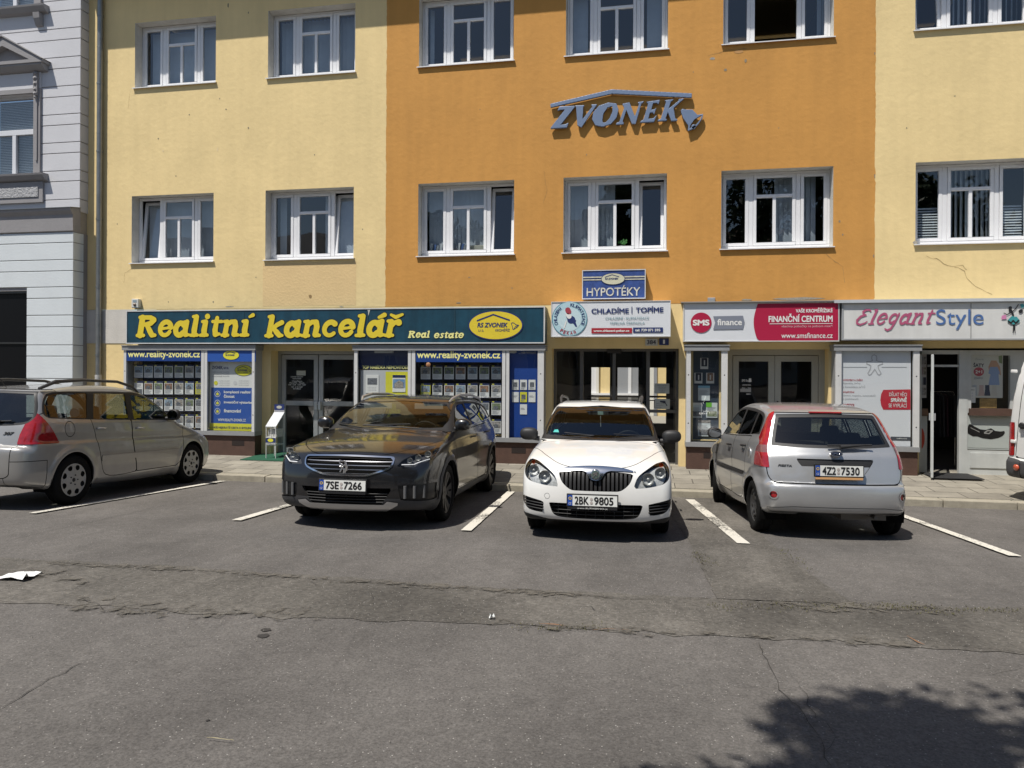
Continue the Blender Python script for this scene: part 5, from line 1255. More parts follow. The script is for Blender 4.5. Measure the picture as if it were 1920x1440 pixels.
# simple generic bird-like figure inside the ring (plain shapes)
U = lambda u, v: (ex + u * R_, ez + v * R_)
strokes('figure_body', [[(*U(-.05, .12), .045), (*U(.10, -.05), .075), (*U(.28, -.12), .03)], [(*U(.22, -.12), .03), (*U(.38, -.42), .015)]], CY - .0145, NAVYTXT, em, h=.01)
strokes('figure_white', [[(*U(-.14, .24), .03), (*U(-.02, .14), .045)], [(*U(-.18, -.12), .012), (*U(-.30, -.50), .012)]], CY - .0165, WHT, em, h=.01); strokes('figure_head', [[(*U(-.10, .50), .05), (*U(-.05, .40), .05)]], CY - .0165, mat('emblem_red', (.35, .05, .07), .5), em, h=.01)
for px, m, fm, t, lab in (((1210, 635, 1233, 648), mat('plate_grey', (.50, .51, .50), .5), INK, '384', 'grey house number plate reading 384 above the entrance'), ((1236, 634.5, 1254, 647), NAVYTXT, NAVYTXT, '1', 'small navy house number plate reading 1 above the entrance')):
    Y = -.03; x0, x1, z0, z1 = pbox(*px, Y); b = MB(); b.box(x0, x1, Y, .0, z0, z1); o = thing('house_number', b, m, lab, 'sign', bevel=.004); w = x1 - x0; c = (x0 + x1) / 2
    text(t, (c - w * (.36 if len(t) > 1 else .1), c + w * (.36 if len(t) > 1 else .1), z0 + .025, z1 - .025), Y - .003, INK if len(t) > 1 else WHT, o, bold=.02)

# ------------------------------------------------------------------ finance sign and fashion sign
FY = -.34
CRIM = mat('crimson_film', (.40, .014, .055), .4)
fs, (x0, x1, z0, z1) = sign_box('finance_sign', (1282, 568, 1573, 640), FY, mat('sign_white', (.68, .70, .73), .35), 'white and crimson sign reading SMS finance, FINANČNÍ CENTRUM', frame=.016)
q = lambda a: pbox(*a, FY)
pts = [at(1421, 569, FY)] + [at(1421 - 8 * math.sin(math.pi * k / 12), 569 + 71 * k / 12, FY) for k in range(1, 12)] + [at(1425, 640, FY), at(1572, 638, FY), at(1571, 564, FY)]
shape('crimson_field', [pts], FY - .004, CRIM, fs, h=.02)
cx, cz = at(1314.5, 605, FY); rr = .187; shape('red_disc', [ellipse(cx, cz, rr, rr, 48)], FY - .006, CRIM, fs); text('SMS', (cx - .15, cx + .15, cz - .055, cz + .055), FY - .009, WHT, fs, bold=.045)
GRB = mat('label_grey', (.20, .22, .27), .5); lab_ = [at(1337, 593, FY), at(1393, 592, FY), at(1396, 604, FY), at(1393, 617, FY), at(1337, 618, FY), at(1341, 605, FY)]
shape('grey_label', [lab_], FY - .006, GRB, fs); text('finance', q((1345, 598, 1391, 610)), FY - .009, WHT, fs, bold=.025)
text('VAŠE KROMĚŘÍŽSKÉ', q((1492, 577, 1561, 586)), FY - .008, WHT, fs, bold=.03); text('FINANČNÍ CENTRUM', q((1441, 588, 1561, 604)), FY - .008, WHT, fs, bold=.03)
board('thin_rule', (1443, 606.3, 1561, 607.4), FY - .008, WHT, fs); text('všechny pobočky na jednom místě', q((1465, 609, 1561, 615)), FY - .008, mat('pale_pink', (.62, .40, .44), .5), fs); text('www.smsfinance.cz', q((1465, 624, 1561, 634)), FY - .008, WHT, fs, bold=.008)
b = MB(); X0 = at(1281, 568, FY - .06)[0]; X1 = at(1576, 562, FY - .06)[0]; zt = fs.bound_box[1][2]; b.prism([(FY - .045, zt + .005), (FY - .045, zt + .02), (0, zt + .07), (0, zt + .05)], 'x', X0 - .03, X1); b.build('drip_flashing', ZINC, fs)
EY = -.34
WHS = mat('fashion_white', (.66, .66, .64), .5, var=.07, scale=3, streak=.1)
es, (x0, x1, z0, z1) = sign_box('fashion_sign', (1579, 566, 2060, 637), EY, WHS, 'white sign reading ElegantStyle in pink script and blue letters', frame=.026, fm=ALUM)
PINK = mat('pink_film', (.42, .09, .18), .5); BLU = mat('blue_film', (.07, .15, .36), .5)
Cc = fat_chains('Elegant', .42, .62); 
fat_text('Elegant', pbox(1605, 579, 1754, 621, EY), EY - .006, PINK, es, .5, .66)
text('Style', pbox(1755, 580, 1844, 618, EY), EY - .006, BLU, es, bold=.0)
b = MB(); xx = at(1820.5, 600, EY)[0]; b.box(xx - .004, xx + .004, EY - .004, EY + .003, z0, z1); b.build('panel_joint', mat('joint_grey', (.2, .2, .2), .7), es)
b = MB(); zt = z1; b.prism([(EY - .05, zt - .0), (EY - .05, zt + .055), (0, zt + .075), (0, zt + .055)], 'x', at(1563, 560, EY)[0], 12.0); b.build('canopy_edge', mat('canopy_sheet', (.50, .53, .56), .5, var=.12, scale=4), es)
# shopping figure: dancing woman silhouette with bags
f = lambda px, py, r=.014: (*at(px, py, EY), r)
INKB = mat('figure_black', (.012, .012, .014), .5); TL = mat('skirt_teal', (.05, .30, .32), .5)
strokes('figure', [[f(1894, 577, .026), f(1893, 583, .018)], [f(1896, 582, .012), f(1899, 590, .016), f(1900, 597, .014)], [f(1897, 585, .009), f(1904, 579, .008), f(1909, 571, .006)], [f(1895, 586, .009), f(1888, 590, .008), f(1882, 587, .006)], [f(1900, 606, .012), f(1900, 615, .009), f(1899, 624, .006)], [f(1902, 606, .012), f(1902, 615, .009), f(1903, 624, .006)]], EY - .008, INKB, es, h=.005)
strokes('skirt', [[f(1898, 596, .03), f(1892, 602, .03), f(1900, 604, .04), f(1908, 602, .03), f(1904, 597, .03)]], EY - .0105, TL, es, h=.01); strokes('skirt_frills', [[f(1890, 602, .012), f(1895, 606, .012), f(1899, 601, .012), f(1904, 606, .012), f(1909, 601, .012)]], EY - .013, INKB, es, h=.008)
shape('pink_bag', [[at(1878, 592, EY), at(1886, 590, EY), at(1887, 598, EY), at(1877, 599, EY)]], EY - .009, mat('bag_pink', (.60, .22, .40), .5), es); shape('teal_bag', [[at(1912, 571, EY), at(1918, 569, EY), at(1921, 575, EY), at(1915, 578, EY)]], EY - .009, TL, es)
strokes('black_bag', [[f(1913, 584, .03), f(1914, 583, .03)]], EY - .009, INKB, es, h=.01)
# grey service box left on the wall over the finance sign
x0, x1, z0, z1 = pbox(1327, 558, 1341, 565, -.05); b = MB(); b.box(x0, x1, -.06, 0, z0 - .04, z1); b.box(x0 + .01, x1 - .01, -.065, -.06, z0 - .02, z1 - .01); thing('cable_box', b, ALUM, 'little grey cable box on the orange wall over the finance sign', 'box', bevel=.004)

# ------------------------------------------------------------------ ZVONEK letters on the orange wall
SBL = mat('steel_blue_letters', (.17, .23, .35), .45, metal=.1, var=.05, scale=3)
zv = empty('wall_lettering', (2.1, 0, 6.7), 'raised steel blue ZVONEK letters under a roof line with a bell', 'sign')
LT = {'Z': [[(240, 412), (262, 372), (415, 365), (412, 378), (270, 555), (320, 550), (352, 532), (335, 582), (172, 592), (175, 580), (318, 400), (275, 402)]],
 'V': [[(415, 362), (512, 358), (498, 375), (492, 500), (590, 372), (578, 352), (638, 349), (480, 580), (440, 560), (428, 380)]],
 'O': [[(588, 500), (600, 430), (655, 365), (750, 332), (830, 342), (852, 400), (832, 480), (775, 545), (690, 573), (620, 558)], [(690, 505), (700, 440), (742, 380), (790, 366), (792, 420), (762, 490), (722, 532), (695, 532)]],
 'N': [[(825, 552), (832, 536), (860, 525), (908, 385), (890, 345), (962, 330), (1015, 470), (1058, 345), (1040, 330), (1105, 318), (1098, 330), (1080, 342), (1022, 546), (985, 542), (930, 405), (892, 520), (905, 535), (900, 548)]],
 'E': [[(1066, 532), (1075, 516), (1100, 505), (1148, 345), (1130, 325), (1265, 305), (1250, 352), (1238, 335), (1198, 335), (1178, 405), (1212, 400), (1230, 382), (1208, 452), (1195, 430), (1166, 432), (1148, 495), (1200, 490), (1236, 455), (1205, 525)]],
 'K': [[(1242, 518), (1250, 503), (1275, 495), (1328, 322), (1310, 310), (1402, 298), (1392, 312), (1375, 320), (1352, 395), (1458, 310), (1445, 300), (1512, 288), (1492, 305), (1402, 385), (1420, 490), (1440, 500), (1440, 512), (1380, 517), (1346, 425), (1322, 490), (1336, 502), (1330, 513)]]}
ZY = -.082
def zp(P): return [at(1000 + x / 5.333, 130 + y / 5.333, ZY) for x, y in P]
def zpart(name, polys): o = shape(name, [zp(p) for p in polys], ZY, SBL, zv, thick=.05, h=.012); o.matrix_parent_inverse = Matrix.Translation((-2.1, 0, -6.7)); return o
for n, P in LT.items(): zpart('letter', P)
zpart('roof_bar', [[(170, 345), (785, 200), (1585, 240), (1585, 282), (785, 242), (172, 380)]])
arcp = lambda cx, cy, r: [(cx + r * math.cos(a), cy + r * math.sin(a)) for a in np.linspace(0, 6.28, 13)[:-1]]
zpart('bell', [[(1478, 428), (1475, 405), (1495, 395), (1520, 402), (1590, 402), (1640, 455), (1698, 446), (1692, 485), (1645, 555), (1600, 592), (1545, 617), (1550, 560), (1500, 490)], [(1562, 592), (1572, 555), (1610, 500), (1686, 456), (1668, 505), (1625, 552)]])
zpart('bell_clapper', [arcp(1603, 572, 22)])
b = MB()
for x, y in ((300, 560), (470, 500), (640, 540), (760, 345), (960, 350), (1150, 520), (1350, 400), (1560, 450), (300, 330), (785, 225), (1400, 255)):
    X, Z = at(1000 + x / 5.333, 130 + y / 5.333, ZY); b.box(X - .012, X + .012, ZY + .05, 0, Z - .012, Z + .012)
o = b.build('standoff', ZINC, zv); o.matrix_parent_inverse = Matrix.Translation((-2.1, 0, -6.7))

# ------------------------------------------------------------------ doors
DOORM = mat('door_aluminium', (.30, .315, .325), .42, metal=.3, var=.06, scale=5)
def glazed_leaf(x0, x1, z0, z1, y, w, parent, m, rail=None, name='door_leaf'):
    b = MB(); ring_box(b, x0, x1, z0, z1, w, y - .025, y + .025)
    if rail: b.box(x0 + w, x1 - w, y - .022, y + .022, rail - .05, rail + .05)
    o = b.build(name, m, parent, bevel=.004, seg=1); p = MB(); p.card(x0 + w - .005, x1 - w + .005, z0 + w - .005, z1 - w + .005, y + .004); p.build('pane', SGLASS, o); return o
# office door
DY = .34
d1 = MB(); ring_box(d1, -5.20, -3.30, -.06, 2.20, .07, DY - .03, DY + .06); d1 = d1.build('office_door', DOORM, house)
glazed_leaf(-5.12, -4.275, .02, 2.12, DY - .005, .10, d1, DOORM, 1.08); l2 = glazed_leaf(-4.255, -3.38, .02, 2.12, DY - .005, .10, d1, DOORM, 1.08)
b = MB(); b.box(-4.33, -4.27, DY - .09, DY - .03, .95, 1.12); b.tube([(-4.30, DY - .09, 1.06), (-4.18, DY - .09, 1.06)], .014, 8); b.box(-4.25, -4.19, DY - .09, DY - .03, .95, 1.12); b.build('handle', ALUW, d1, bevel=.004)
b = MB(); b.box(-5.18, -3.32, DY - .05, DY + .05, -.02, .012); b.build('threshold', ALUM, d1)
gx = DY - .006
o = thing('door_lettering', MB().card(*pbox(556, 695, 573, 704, gx)[:4], gx), mat('logo_pale', (.45, .45, .38), .5), 'small white opening hours lettering on the left office door pane', 'sign')
for i, (y, a, b_, t) in enumerate(((705, 545, 568, 'ZVONEK REALITNÍ'), (708.5, 549, 565, 'kancelář'), (713, 547, 567, 'Otevřeno:'), (716.5, 543, 571, 'Pondělí - Pátek'), (720, 541, 573, '8.00 - 12.00   13.00 - 16.30'), (724, 546, 567, 'tel. a e-mail'), (727.5, 550, 564, 'info'))): text(t, pbox(a, y, b_, y + 2.6, gx), gx - .001, WHT, o, bold=.02)
# dark office behind the door
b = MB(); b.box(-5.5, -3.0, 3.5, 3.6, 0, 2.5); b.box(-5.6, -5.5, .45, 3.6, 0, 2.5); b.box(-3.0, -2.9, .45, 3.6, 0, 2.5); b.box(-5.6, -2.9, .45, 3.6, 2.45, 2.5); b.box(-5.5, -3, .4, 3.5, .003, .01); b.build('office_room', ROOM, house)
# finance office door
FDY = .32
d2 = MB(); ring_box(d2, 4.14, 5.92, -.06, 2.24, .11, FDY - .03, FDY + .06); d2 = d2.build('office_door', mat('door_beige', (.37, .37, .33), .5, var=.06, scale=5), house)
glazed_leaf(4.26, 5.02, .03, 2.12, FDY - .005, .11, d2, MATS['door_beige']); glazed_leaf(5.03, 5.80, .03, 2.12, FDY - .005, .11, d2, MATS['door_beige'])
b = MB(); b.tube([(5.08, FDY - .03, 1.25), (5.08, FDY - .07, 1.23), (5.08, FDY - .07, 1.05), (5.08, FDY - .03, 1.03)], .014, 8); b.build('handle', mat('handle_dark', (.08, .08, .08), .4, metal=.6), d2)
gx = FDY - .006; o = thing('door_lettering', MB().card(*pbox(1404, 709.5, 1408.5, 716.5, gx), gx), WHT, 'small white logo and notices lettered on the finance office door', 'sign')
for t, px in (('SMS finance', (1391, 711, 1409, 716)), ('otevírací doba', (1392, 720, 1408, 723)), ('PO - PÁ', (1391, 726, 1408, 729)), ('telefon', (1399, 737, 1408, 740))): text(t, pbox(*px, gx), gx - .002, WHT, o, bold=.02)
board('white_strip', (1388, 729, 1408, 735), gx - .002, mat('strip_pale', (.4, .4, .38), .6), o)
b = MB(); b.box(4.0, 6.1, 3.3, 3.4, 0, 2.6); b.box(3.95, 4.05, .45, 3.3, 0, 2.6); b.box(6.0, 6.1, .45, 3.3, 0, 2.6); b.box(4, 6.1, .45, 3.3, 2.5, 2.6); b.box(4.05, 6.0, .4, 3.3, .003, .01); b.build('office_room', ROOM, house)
# main entrance: four glazed bays, the yard shows through
NY = .30
DK = mat('entrance_frame', (.11, .11, .11), .45, metal=.3, var=.08, scale=5)
en = MB(); ring_box(en, .80, 3.24, -.06, 2.25, .05, NY - .03, NY + .04)
for x in (1.36, 2.66): en.box(x - .035, x + .035, NY - .03, NY + .04, .0, 2.2)
en.box(1.97, 2.03, NY - .028, NY + .038, .0, 2.2); en.box(.85, 3.19, NY - .026, NY + .036, 1.0, 1.06)
en = en.build('entrance_door', DK, house); b = MB(); b.card(.85, 3.19, .0, 2.2, NY); b.build('pane', SGLASS, en)
b = MB(); b.box(1.86, 2.14, NY - .09, NY - .03, 2.16, 2.25); b.build('door_closer', BLK, en, bevel=.01)
b = MB(); b.tube([(1.94, NY - .04, 1.15), (1.94, NY - .07, 1.15), (1.94, NY - .07, .9), (1.94, NY - .04, .9)], .012, 8); b.build('handle', ALUW, en)
# passage with a far glazed end
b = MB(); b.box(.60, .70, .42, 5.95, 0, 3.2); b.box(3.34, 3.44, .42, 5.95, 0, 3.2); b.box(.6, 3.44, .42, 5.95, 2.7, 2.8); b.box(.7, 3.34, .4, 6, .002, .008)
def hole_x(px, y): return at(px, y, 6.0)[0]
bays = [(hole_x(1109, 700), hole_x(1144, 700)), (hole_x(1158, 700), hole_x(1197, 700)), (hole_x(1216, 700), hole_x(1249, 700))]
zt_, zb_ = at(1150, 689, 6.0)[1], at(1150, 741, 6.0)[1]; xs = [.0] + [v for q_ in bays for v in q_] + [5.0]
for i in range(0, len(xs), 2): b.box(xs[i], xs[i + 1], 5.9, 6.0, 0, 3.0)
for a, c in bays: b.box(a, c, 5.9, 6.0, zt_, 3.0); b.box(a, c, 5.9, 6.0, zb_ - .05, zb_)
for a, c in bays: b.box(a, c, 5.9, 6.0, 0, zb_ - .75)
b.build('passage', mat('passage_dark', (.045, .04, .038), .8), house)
b = MB()
for x in np.arange(.72, 3.3, .11): b.tube([(x, 2.6, .95 + .05 * math.sin(x * 9)), (x, 2.6, 1.14)], .008, 5)
b.tube([(.72, 2.6, 1.14), (3.3, 2.6, 1.14)], .012, 6); b.build('passage_railing', DK, house)
# yard wall beyond, sunlit
b = MB(); b.box(-6, 10, 15, 15.2, 0, 5); yw = thing('yard_wall', b, YEL, 'sunlit yellow wall of the yard seen through the entrance passage', 'wall')
def yard(px0, px1, name, m, z0, z1, d): X0, X1 = at(px0, 700, 15)[0], at(px1, 700, 15)[0]; b = MB(); b.box(X0, X1, 15 - d, 15, z0, z1); return b.build(name, m, yw)
yard(1105, 1118, 'window', PVC, 0, 5, .04); yard(1118, 1123, 'pillar', mat('yard_white', (.75, .73, .66), .8), 0, 5, .10); yard(1158, 1178, 'window', GREYTXT, .5, 5, .05); yard(1178, 1184, 'window_post', PVC, .5, 5, .09); yard(1184, 1197, 'window', GREYTXT, .5, 5, .05); yard(1216, 1226, 'pillar', MATS['yard_white'], 0, 5, .06); yard(1226, 1232, 'window', GREYTXT, 0, 5, .05)
yard(1100, 1200, 'sill', PVC, at(1150, 741, 15)[1], at(1150, 737, 15)[1], .16)
b = MB(); b.box(-8, 12, 6.0, 15, -.05, -.003); tag(b.build('yard_ground', mat('yard_gravel', (.3, .28, .24), .9)), kind='structure')
# notices on the entrance glass
ny = NY - .012
for px, lab, dark in (((1227, 719, 1255, 738), 'grey text notice on the right pane of the entrance', 0), ((1228, 748, 1256, 767), 'grey camera warning notice lower on the right pane of the entrance', 1)):
    o = poster('door_notice', px, ny, mat('notice_grey', (.40, .43, .41), .6), lab, 'notice')
    if dark:
        x0, x1, z0, z1 = pbox(*px, ny); strokes('camera_symbol', [[(x0 + .11, z1 - .05, .015), (x0 + .18, z1 - .06, .025)], [(x0 + .20, z1 - .08, .008), (x0 + .23, z1 - .13, .008)]], ny - .003, INK, o, h=.006)
        for i in range(3): text('objekt je střežen', (x0 + .02, x0 + .13 + .03 * i, z0 + .025 + .035 * i, z0 + .043 + .035 * i), ny - .003, INK, o)
    else:
        for i, y in enumerate((722, 725, 728, 731, 734)): text('prosíme zavírejte dveře', pbox(1232 + i * 1.5, y, 1250 - i, y + 2, ny), ny - .003, INK, o)
b = MB(); b.box(.705, .745, .10, .34, 1.05, 1.98); mb_ = thing('post_boxes', b, mat('postbox_grey', (.16, .165, .16), .5), 'dark grey column of post boxes on the left cheek of the entrance', 'post box')
b = MB()
for z in np.arange(1.12, 1.95, .13): b.box(.744, .748, .12, .32, z, z + .008); b.box(.744, .75, .16, .28, z + .05, z + .068)
b.build('letter_slot', ALUW, mb_)

# ------------------------------------------------------------------ narrow finance window and tall white poster
cb = poster('window_backing', (1290, 653, 1351, 832), .05, mat('backing_blue', (.035, .055, .085), .6), 'dark blue backing panel with pinned flyers in the narrow finance window', 'board')
CYY = .03
for i, (px, ph, lab) in enumerate((((1313, 671, 1328, 692), INK, 'white card with a dark photograph, highest in the narrow finance window'), ((1302, 699, 1317, 719), INK, 'left of two white framed photo cards in the narrow finance window'), ((1324, 699, 1339, 719), PHOTO[3], 'right of two white framed photo cards in the narrow finance window'))):
    x0, x1, z0, z1 = pbox(*px, CYY); w, h = x1 - x0, z1 - z0; b = MB(); b.card(x0, x1, z0, z1, CYY, 0); b.card(x0 + w * .14, x1 - w * .14, z0 + h * .24, z1 - h * .02, CYY - .003, 1); b.card(x0 + w * .45, x1 - w * .4, z0 + h * .35, z1 - h * .2, CYY - .006, 2); thing('photo_card', b, [WHT, ph, WHT], lab, 'card', 'photo cards in the finance window')
for px, top, lab in (((1309, 723, 1331, 751), mat('sheet_skyblue', (.25, .50, .66), .6), 'pale blue price sheet in the narrow finance window'), ((1296, 755, 1316, 783), WHT, 'white flyer with a dark photo, left in the lower row of the narrow finance window'), ((1324, 755, 1345, 783), mat('flyer_green', (.16, .50, .05), .5), 'white flyer with a bright green corner in the narrow finance window'), ((1309, 788, 1332, 818), PHOTO[1], 'white flyer lowest in the narrow finance window')):
    x0, x1, z0, z1 = pbox(*px, CYY); w, h = x1 - x0, z1 - z0; b = MB(); b.card(x0, x1, z0, z1, CYY, 0); b.card(x0, x0 + w * (.5 if 'green' in lab else 1), z1 - h * (.3 if 'green' in lab else .16), z1, CYY - .003, 1)
    if 'flyer' in lab: b.card(x0 + w * .1, x1 - w * .05, z0 + h * .08, z0 + h * .42, CYY - .003, 2)
    for q in range(6): b.card(x0 + w * .1, x1 - w * random.uniform(.1, .4), z1 - h * (.34 + .055 * q), z1 - h * (.34 + .055 * q) + h * .02, CYY - .002, 3)
    thing('flyer', b, [mat('flyer_pale', (.58, .64, .66), .6), top, PHOTO[0] if 'green' in lab else PHOTO[5], GREYTXT], lab, 'flyer', 'flyers in the finance window')
# white poster of the finance office
WY = VY + .045
wp = poster('white_poster', (1574, 652, 1707, 842), WY, mat('poster_white', (.70, .71, .74), .5), 'tall white poster with an outlined paper figure and a red label in a display case')
q = lambda a: pbox(*a, WY)
fig = [(1635, 667), (1639, 665), (1643, 667), (1644, 672), (1643, 676), (1648, 678), (1654, 678), (1655, 682), (1649, 684), (1646, 686), (1648, 693), (1652, 700), (1649, 703), (1646, 702), (1640, 692), (1633, 702), (1629, 703), (1627, 700), (1631, 693), (1633, 686), (1630, 684), (1625, 682), (1625, 678), (1631, 678), (1636, 676), (1634, 672), (1635, 667)]
strokes('figure_outline', [[(*at(x, y, WY), .007) for x, y in fig]], WY - .004, mat('outline_grey', (.42, .42, .44), .6), wp, h=.006)
for px in ((1581, 688, 1626, 689), (1653, 688, 1700, 689)): board('thin_rule', px, WY - .003, GREYTXT, wp)
RT = mat('red_ink', (.42, .05, .07), .5)
for y, t, ls in ((710, 'HYPOTÉKY A ÚVĚRY', ('hypotéky, úvěry', 'a konsolidace úvěrů')), (733, 'POJIŠTĚNÍ', ('životní, majetku, automobilů', 'a podnikatelů')), (757, 'INVESTICE', ('spoření a penze',)), (780, 'REALITY', ('prodej nemovitostí', 'a pronájem'))):
    text(t, q((1581, y, 1581 + 2.3 * len(t), y + 4.5)), WY - .004, RT, wp, bold=.025)
    for i, l in enumerate(ls): text(l, q((1581, y + 6.5 + 6.3 * i, 1581 + 2.15 * len(l), y + 11 + 6.3 * i)), WY - .004, GREYTXT, wp)
RED2 = mat('label_red', (.50, .025, .045), .5)
shape('red_label', [[at(1656, 731, WY), at(1707, 730, WY), at(1707, 768, WY), at(1656, 768, WY), at(1652, 760, WY), at(1650.5, 750, WY), at(1652, 739, WY)]], WY - .004, RED2, wp)
text('DĚLAT VĚCI', q((1667, 734, 1700, 743)), WY - .008, WHT, wp, bold=.01); text('SPRÁVNĚ', q((1670, 744, 1700, 754)), WY - .008, WHT, wp, bold=.05); text('SE VYPLÁCÍ', q((1666, 755, 1700, 764)), WY - .008, WHT, wp, bold=.01)
board('dark_strip', (1670, 819, 1707, 826), WY - .004, mat('strip_dark', (.06, .065, .08), .5), wp); text('smsfinance.cz', q((1681, 820.5, 1700, 823.5)), WY - .007, WHT, wp)

# ------------------------------------------------------------------ fashion shop opening
SHF = mat('shop_frame_white', (.52, .54, .53), .5, var=.1, scale=4, streak=.1)
SY2 = .12
fx = lambda px, Y=SY2: at(px, 760, Y)[0]
xl, xd, xw = fx(1745), fx(1797), fx(1812)
b = MB(); b.box(fx(1722), fx(1722) + .05, SY2 - .02, SY2 + .05, .0, 2.20); b.box(xd, xd + .14, SY2 - .03, SY2 + .05, .0, 2.22); b.box(fx(1722), xd, SY2 - .02, SY2 + .05, 2.15, 2.22); b.box(fx(1740), xd, SY2 - .01, SY2 + .04, 1.92, 1.96); sf = b.build('shop_door', SHF, house)
ang = math.radians(62); hx = fx(1746)
dl = MB(); ring_box(dl, 0, .80, .02, 2.13, .07, -.02, .02); dl.box(.07, .73, -.008, .008, .09, .95); dl = dl.build('door_leaf', SHF, sf, bevel=.004, seg=1); dl.location = (hx, SY2 - .03, .0); dl.rotation_euler = (0, 0, -math.radians(109))
p = MB(); p.card(.06, .74, .95, 2.07, 0); p = p.build('pane', SGLASS, sf); p.location = dl.location; p.rotation_euler = dl.rotation_euler
b = MB(); b.box(.72, .78, -.05, .05, 1.0, 1.12); h_ = b.build('handle', ALUM, sf); h_.location = dl.location; h_.rotation_euler = dl.rotation_euler
# display window right of the open door
x0, x1 = xd + .14, 9.85; b = MB(); b.box(x0, x1, SY2 - .02, SY2 + .05, 2.13, 2.22); b.box(x0, x0 + .06, SY2 - .02, SY2 + .05, 1.10, 2.13); b.box(fx(1893), x1, SY2 - .02, SY2 + .05, 1.10, 2.13); sw = b.build('display_window', SHF, house)
zs0, zs1 = at(1850, 779, SY2)[1], at(1850, 766, SY2)[1]; b = MB(); b.box(x0 + .02, fx(1893), SY2 - .09, SY2 + .05, zs0, zs1); b.build('window_board', BROWN, sw)
b = MB(); b.card(x0 + .06, fx(1893), zs1, 2.13, SY2); b.build('pane', SGLASS, sw)
zq = at(1850, 843, SY2)[1]; b = MB(); b.box(x0, x1, SY2 - .01, SY2 + .04, zq, zs0); b.build('parapet_panel', mat('panel_greenish', (.40, .435, .42), .5, var=.05, scale=3), sw)
b = MB(); b.box(x0, x1, SY2 - .03, SY2 + .04, -.02, zq - .015); b.box(x0 + .04, fx(1895), SY2 - .045, SY2 - .03, .12, zq - .06); b.build('parapet_base', SHF, sw)
b = MB(); b.box(x0, x1, SY2 - .02, SY2 + .03, zq - .015, zq); b.build('parapet_gap', CRK, sw)
# interior
b = MB(); b.box(7.2, 12, 4.4, 4.5, 0, 2.6); b.box(7.1, 7.2, .6, 4.4, 0, 2.6); b.box(7.1, 12, .6, 4.4, 2.5, 2.6); b.box(7.2, 12, .6, 4.4, .003, .01); b.box(10, 10.1, .6, 4.4, 0, 2.6); b.build('shop_room', mat('shop_dark', (.04, .04, .042), .9), house)
b = MB(); b.box(7.75, 8.0, 1.6, 3.2, 2.44, 2.49); b.box(8.6, 9.6, 2.0, 2.1, 2.42, 2.47)
thing('ceiling_tube', b, mat('tube_glow', (1, .95, .85), .5, emit=1.2), 'lit ceiling tube lights glowing inside the dark fashion shop', 'lamp')
rk = empty('clothes_rack', (8.05, 1.0, 0), 'chrome clothes rack with dark garments standing inside the open shop door', 'rack')
b = MB(); b.tube([(-.05, 0, .02), (-.05, 0, 1.35), (0, .02, 1.45), (.35, .02, 1.45), (.38, 0, 1.35), (.38, 0, .02)], .013, 8); b.tube([(-.22, -.3, .02), (-.22, -.3, .8)], .010, 6); b.build('rail', CHROME, rk)
for i in range(5):
    b = MB(); x = .03 + i * .065; b.prism([(-.2, 1.38), (.0, 1.43), (.2, 1.38), (.24, .62), (-.24, .6)], 'x', x, x + .025); b.build('garment', mat('garment_%s' % ('black', 'grey', 'plum')[i % 3], ((.015, .015, .017), (.05, .05, .055), (.05, .02, .03))[i % 3], .9), rk)
# posters and board in the fashion window
QY = SY2 + .03
fp = poster('sale_poster', (1819, 663, 1880, 746), QY, mat('poster_offwhite', (.60, .60, .56), .6), 'dress sale poster reading ŠATY 2+1 with a blue dress in the fashion shop window')
q = lambda a: pbox(*a, QY)
text('ŠATY', q((1825, 680, 1845, 688)), QY - .004, INK, fp, bold=.03); cx, cz = at(1835, 697, QY); shape('red_disc', [ellipse(cx, cz, .085, .08, 24)], QY - .004, mat('disc_rose', (.42, .06, .09), .5), fp); text('2+1', (cx - .055, cx + .055, cz - .03, cz + .03), QY - .007, WHT, fp, bold=.03); text('ZDARMA', q((1826, 707, 1843, 711)), QY - .004, GREYTXT, fp, bold=.02); text('Ženevér', q((1828, 671, 1845, 675)), QY - .004, GREYTXT, fp, shear=.2)
pg = lambda P: [at(x, y, QY) for x, y in P]
shape('dress_blue', [pg([(1856, 688), (1870, 688), (1875, 700), (1872, 702), (1874, 722), (1853, 722), (1857, 702), (1853, 700)])], QY - .004, mat('dress_blue', (.26, .36, .58), .6), fp)
shape('skin_tone', [pg([(1855, 700), (1853, 688), (1858, 676), (1868, 676), (1875, 688), (1877, 704), (1873, 702), (1870, 688), (1857, 688)])], QY - .0025, mat('print_skin', (.55, .33, .23), .6), fp); shape('leaf_print', [pg([(1872, 668), (1879, 666), (1879, 682), (1873, 680)])], QY - .004, mat('print_leaf', (.22, .28, .15), .6), fp)
for x, nm, c in ((1827, 'dress_grey', (.42, .46, .50)), (1840, 'dress_rose', (.50, .38, .36)), (1851, 'dress_navy', (.03, .05, .10)), (1864, 'dress_pale', (.55, .54, .50))): shape(nm, [pg([(x - 4, 722), (x + 4, 722), (x + 4, 730), (x + 6, 742), (x - 6, 742), (x - 4, 730)])], QY - .004, mat('print_' + nm, c, .6), fp)
o = poster('price_notice', (1807, 726, 1829, 755), QY - .02, WHT, 'white opening hours notice low on the left of the fashion window', 'notice')
text('OTEVŘENO', pbox(1810, 729, 1826, 732, QY), QY - .024, INK, o); [text('Po - Pá 9 - 17', pbox(1813, y, 1823, y + 2.5, QY), QY - .024, mat('ink_blue', (.06, .10, .40), .6), o) for y in (736, 741, 746)]
o = poster('gold_card', (1837, 747, 1869, 765), QY, mat('card_gold', (.42, .27, .09), .6, var=.5, scale=16), 'golden brown picture card standing on the fashion window board', 'card')
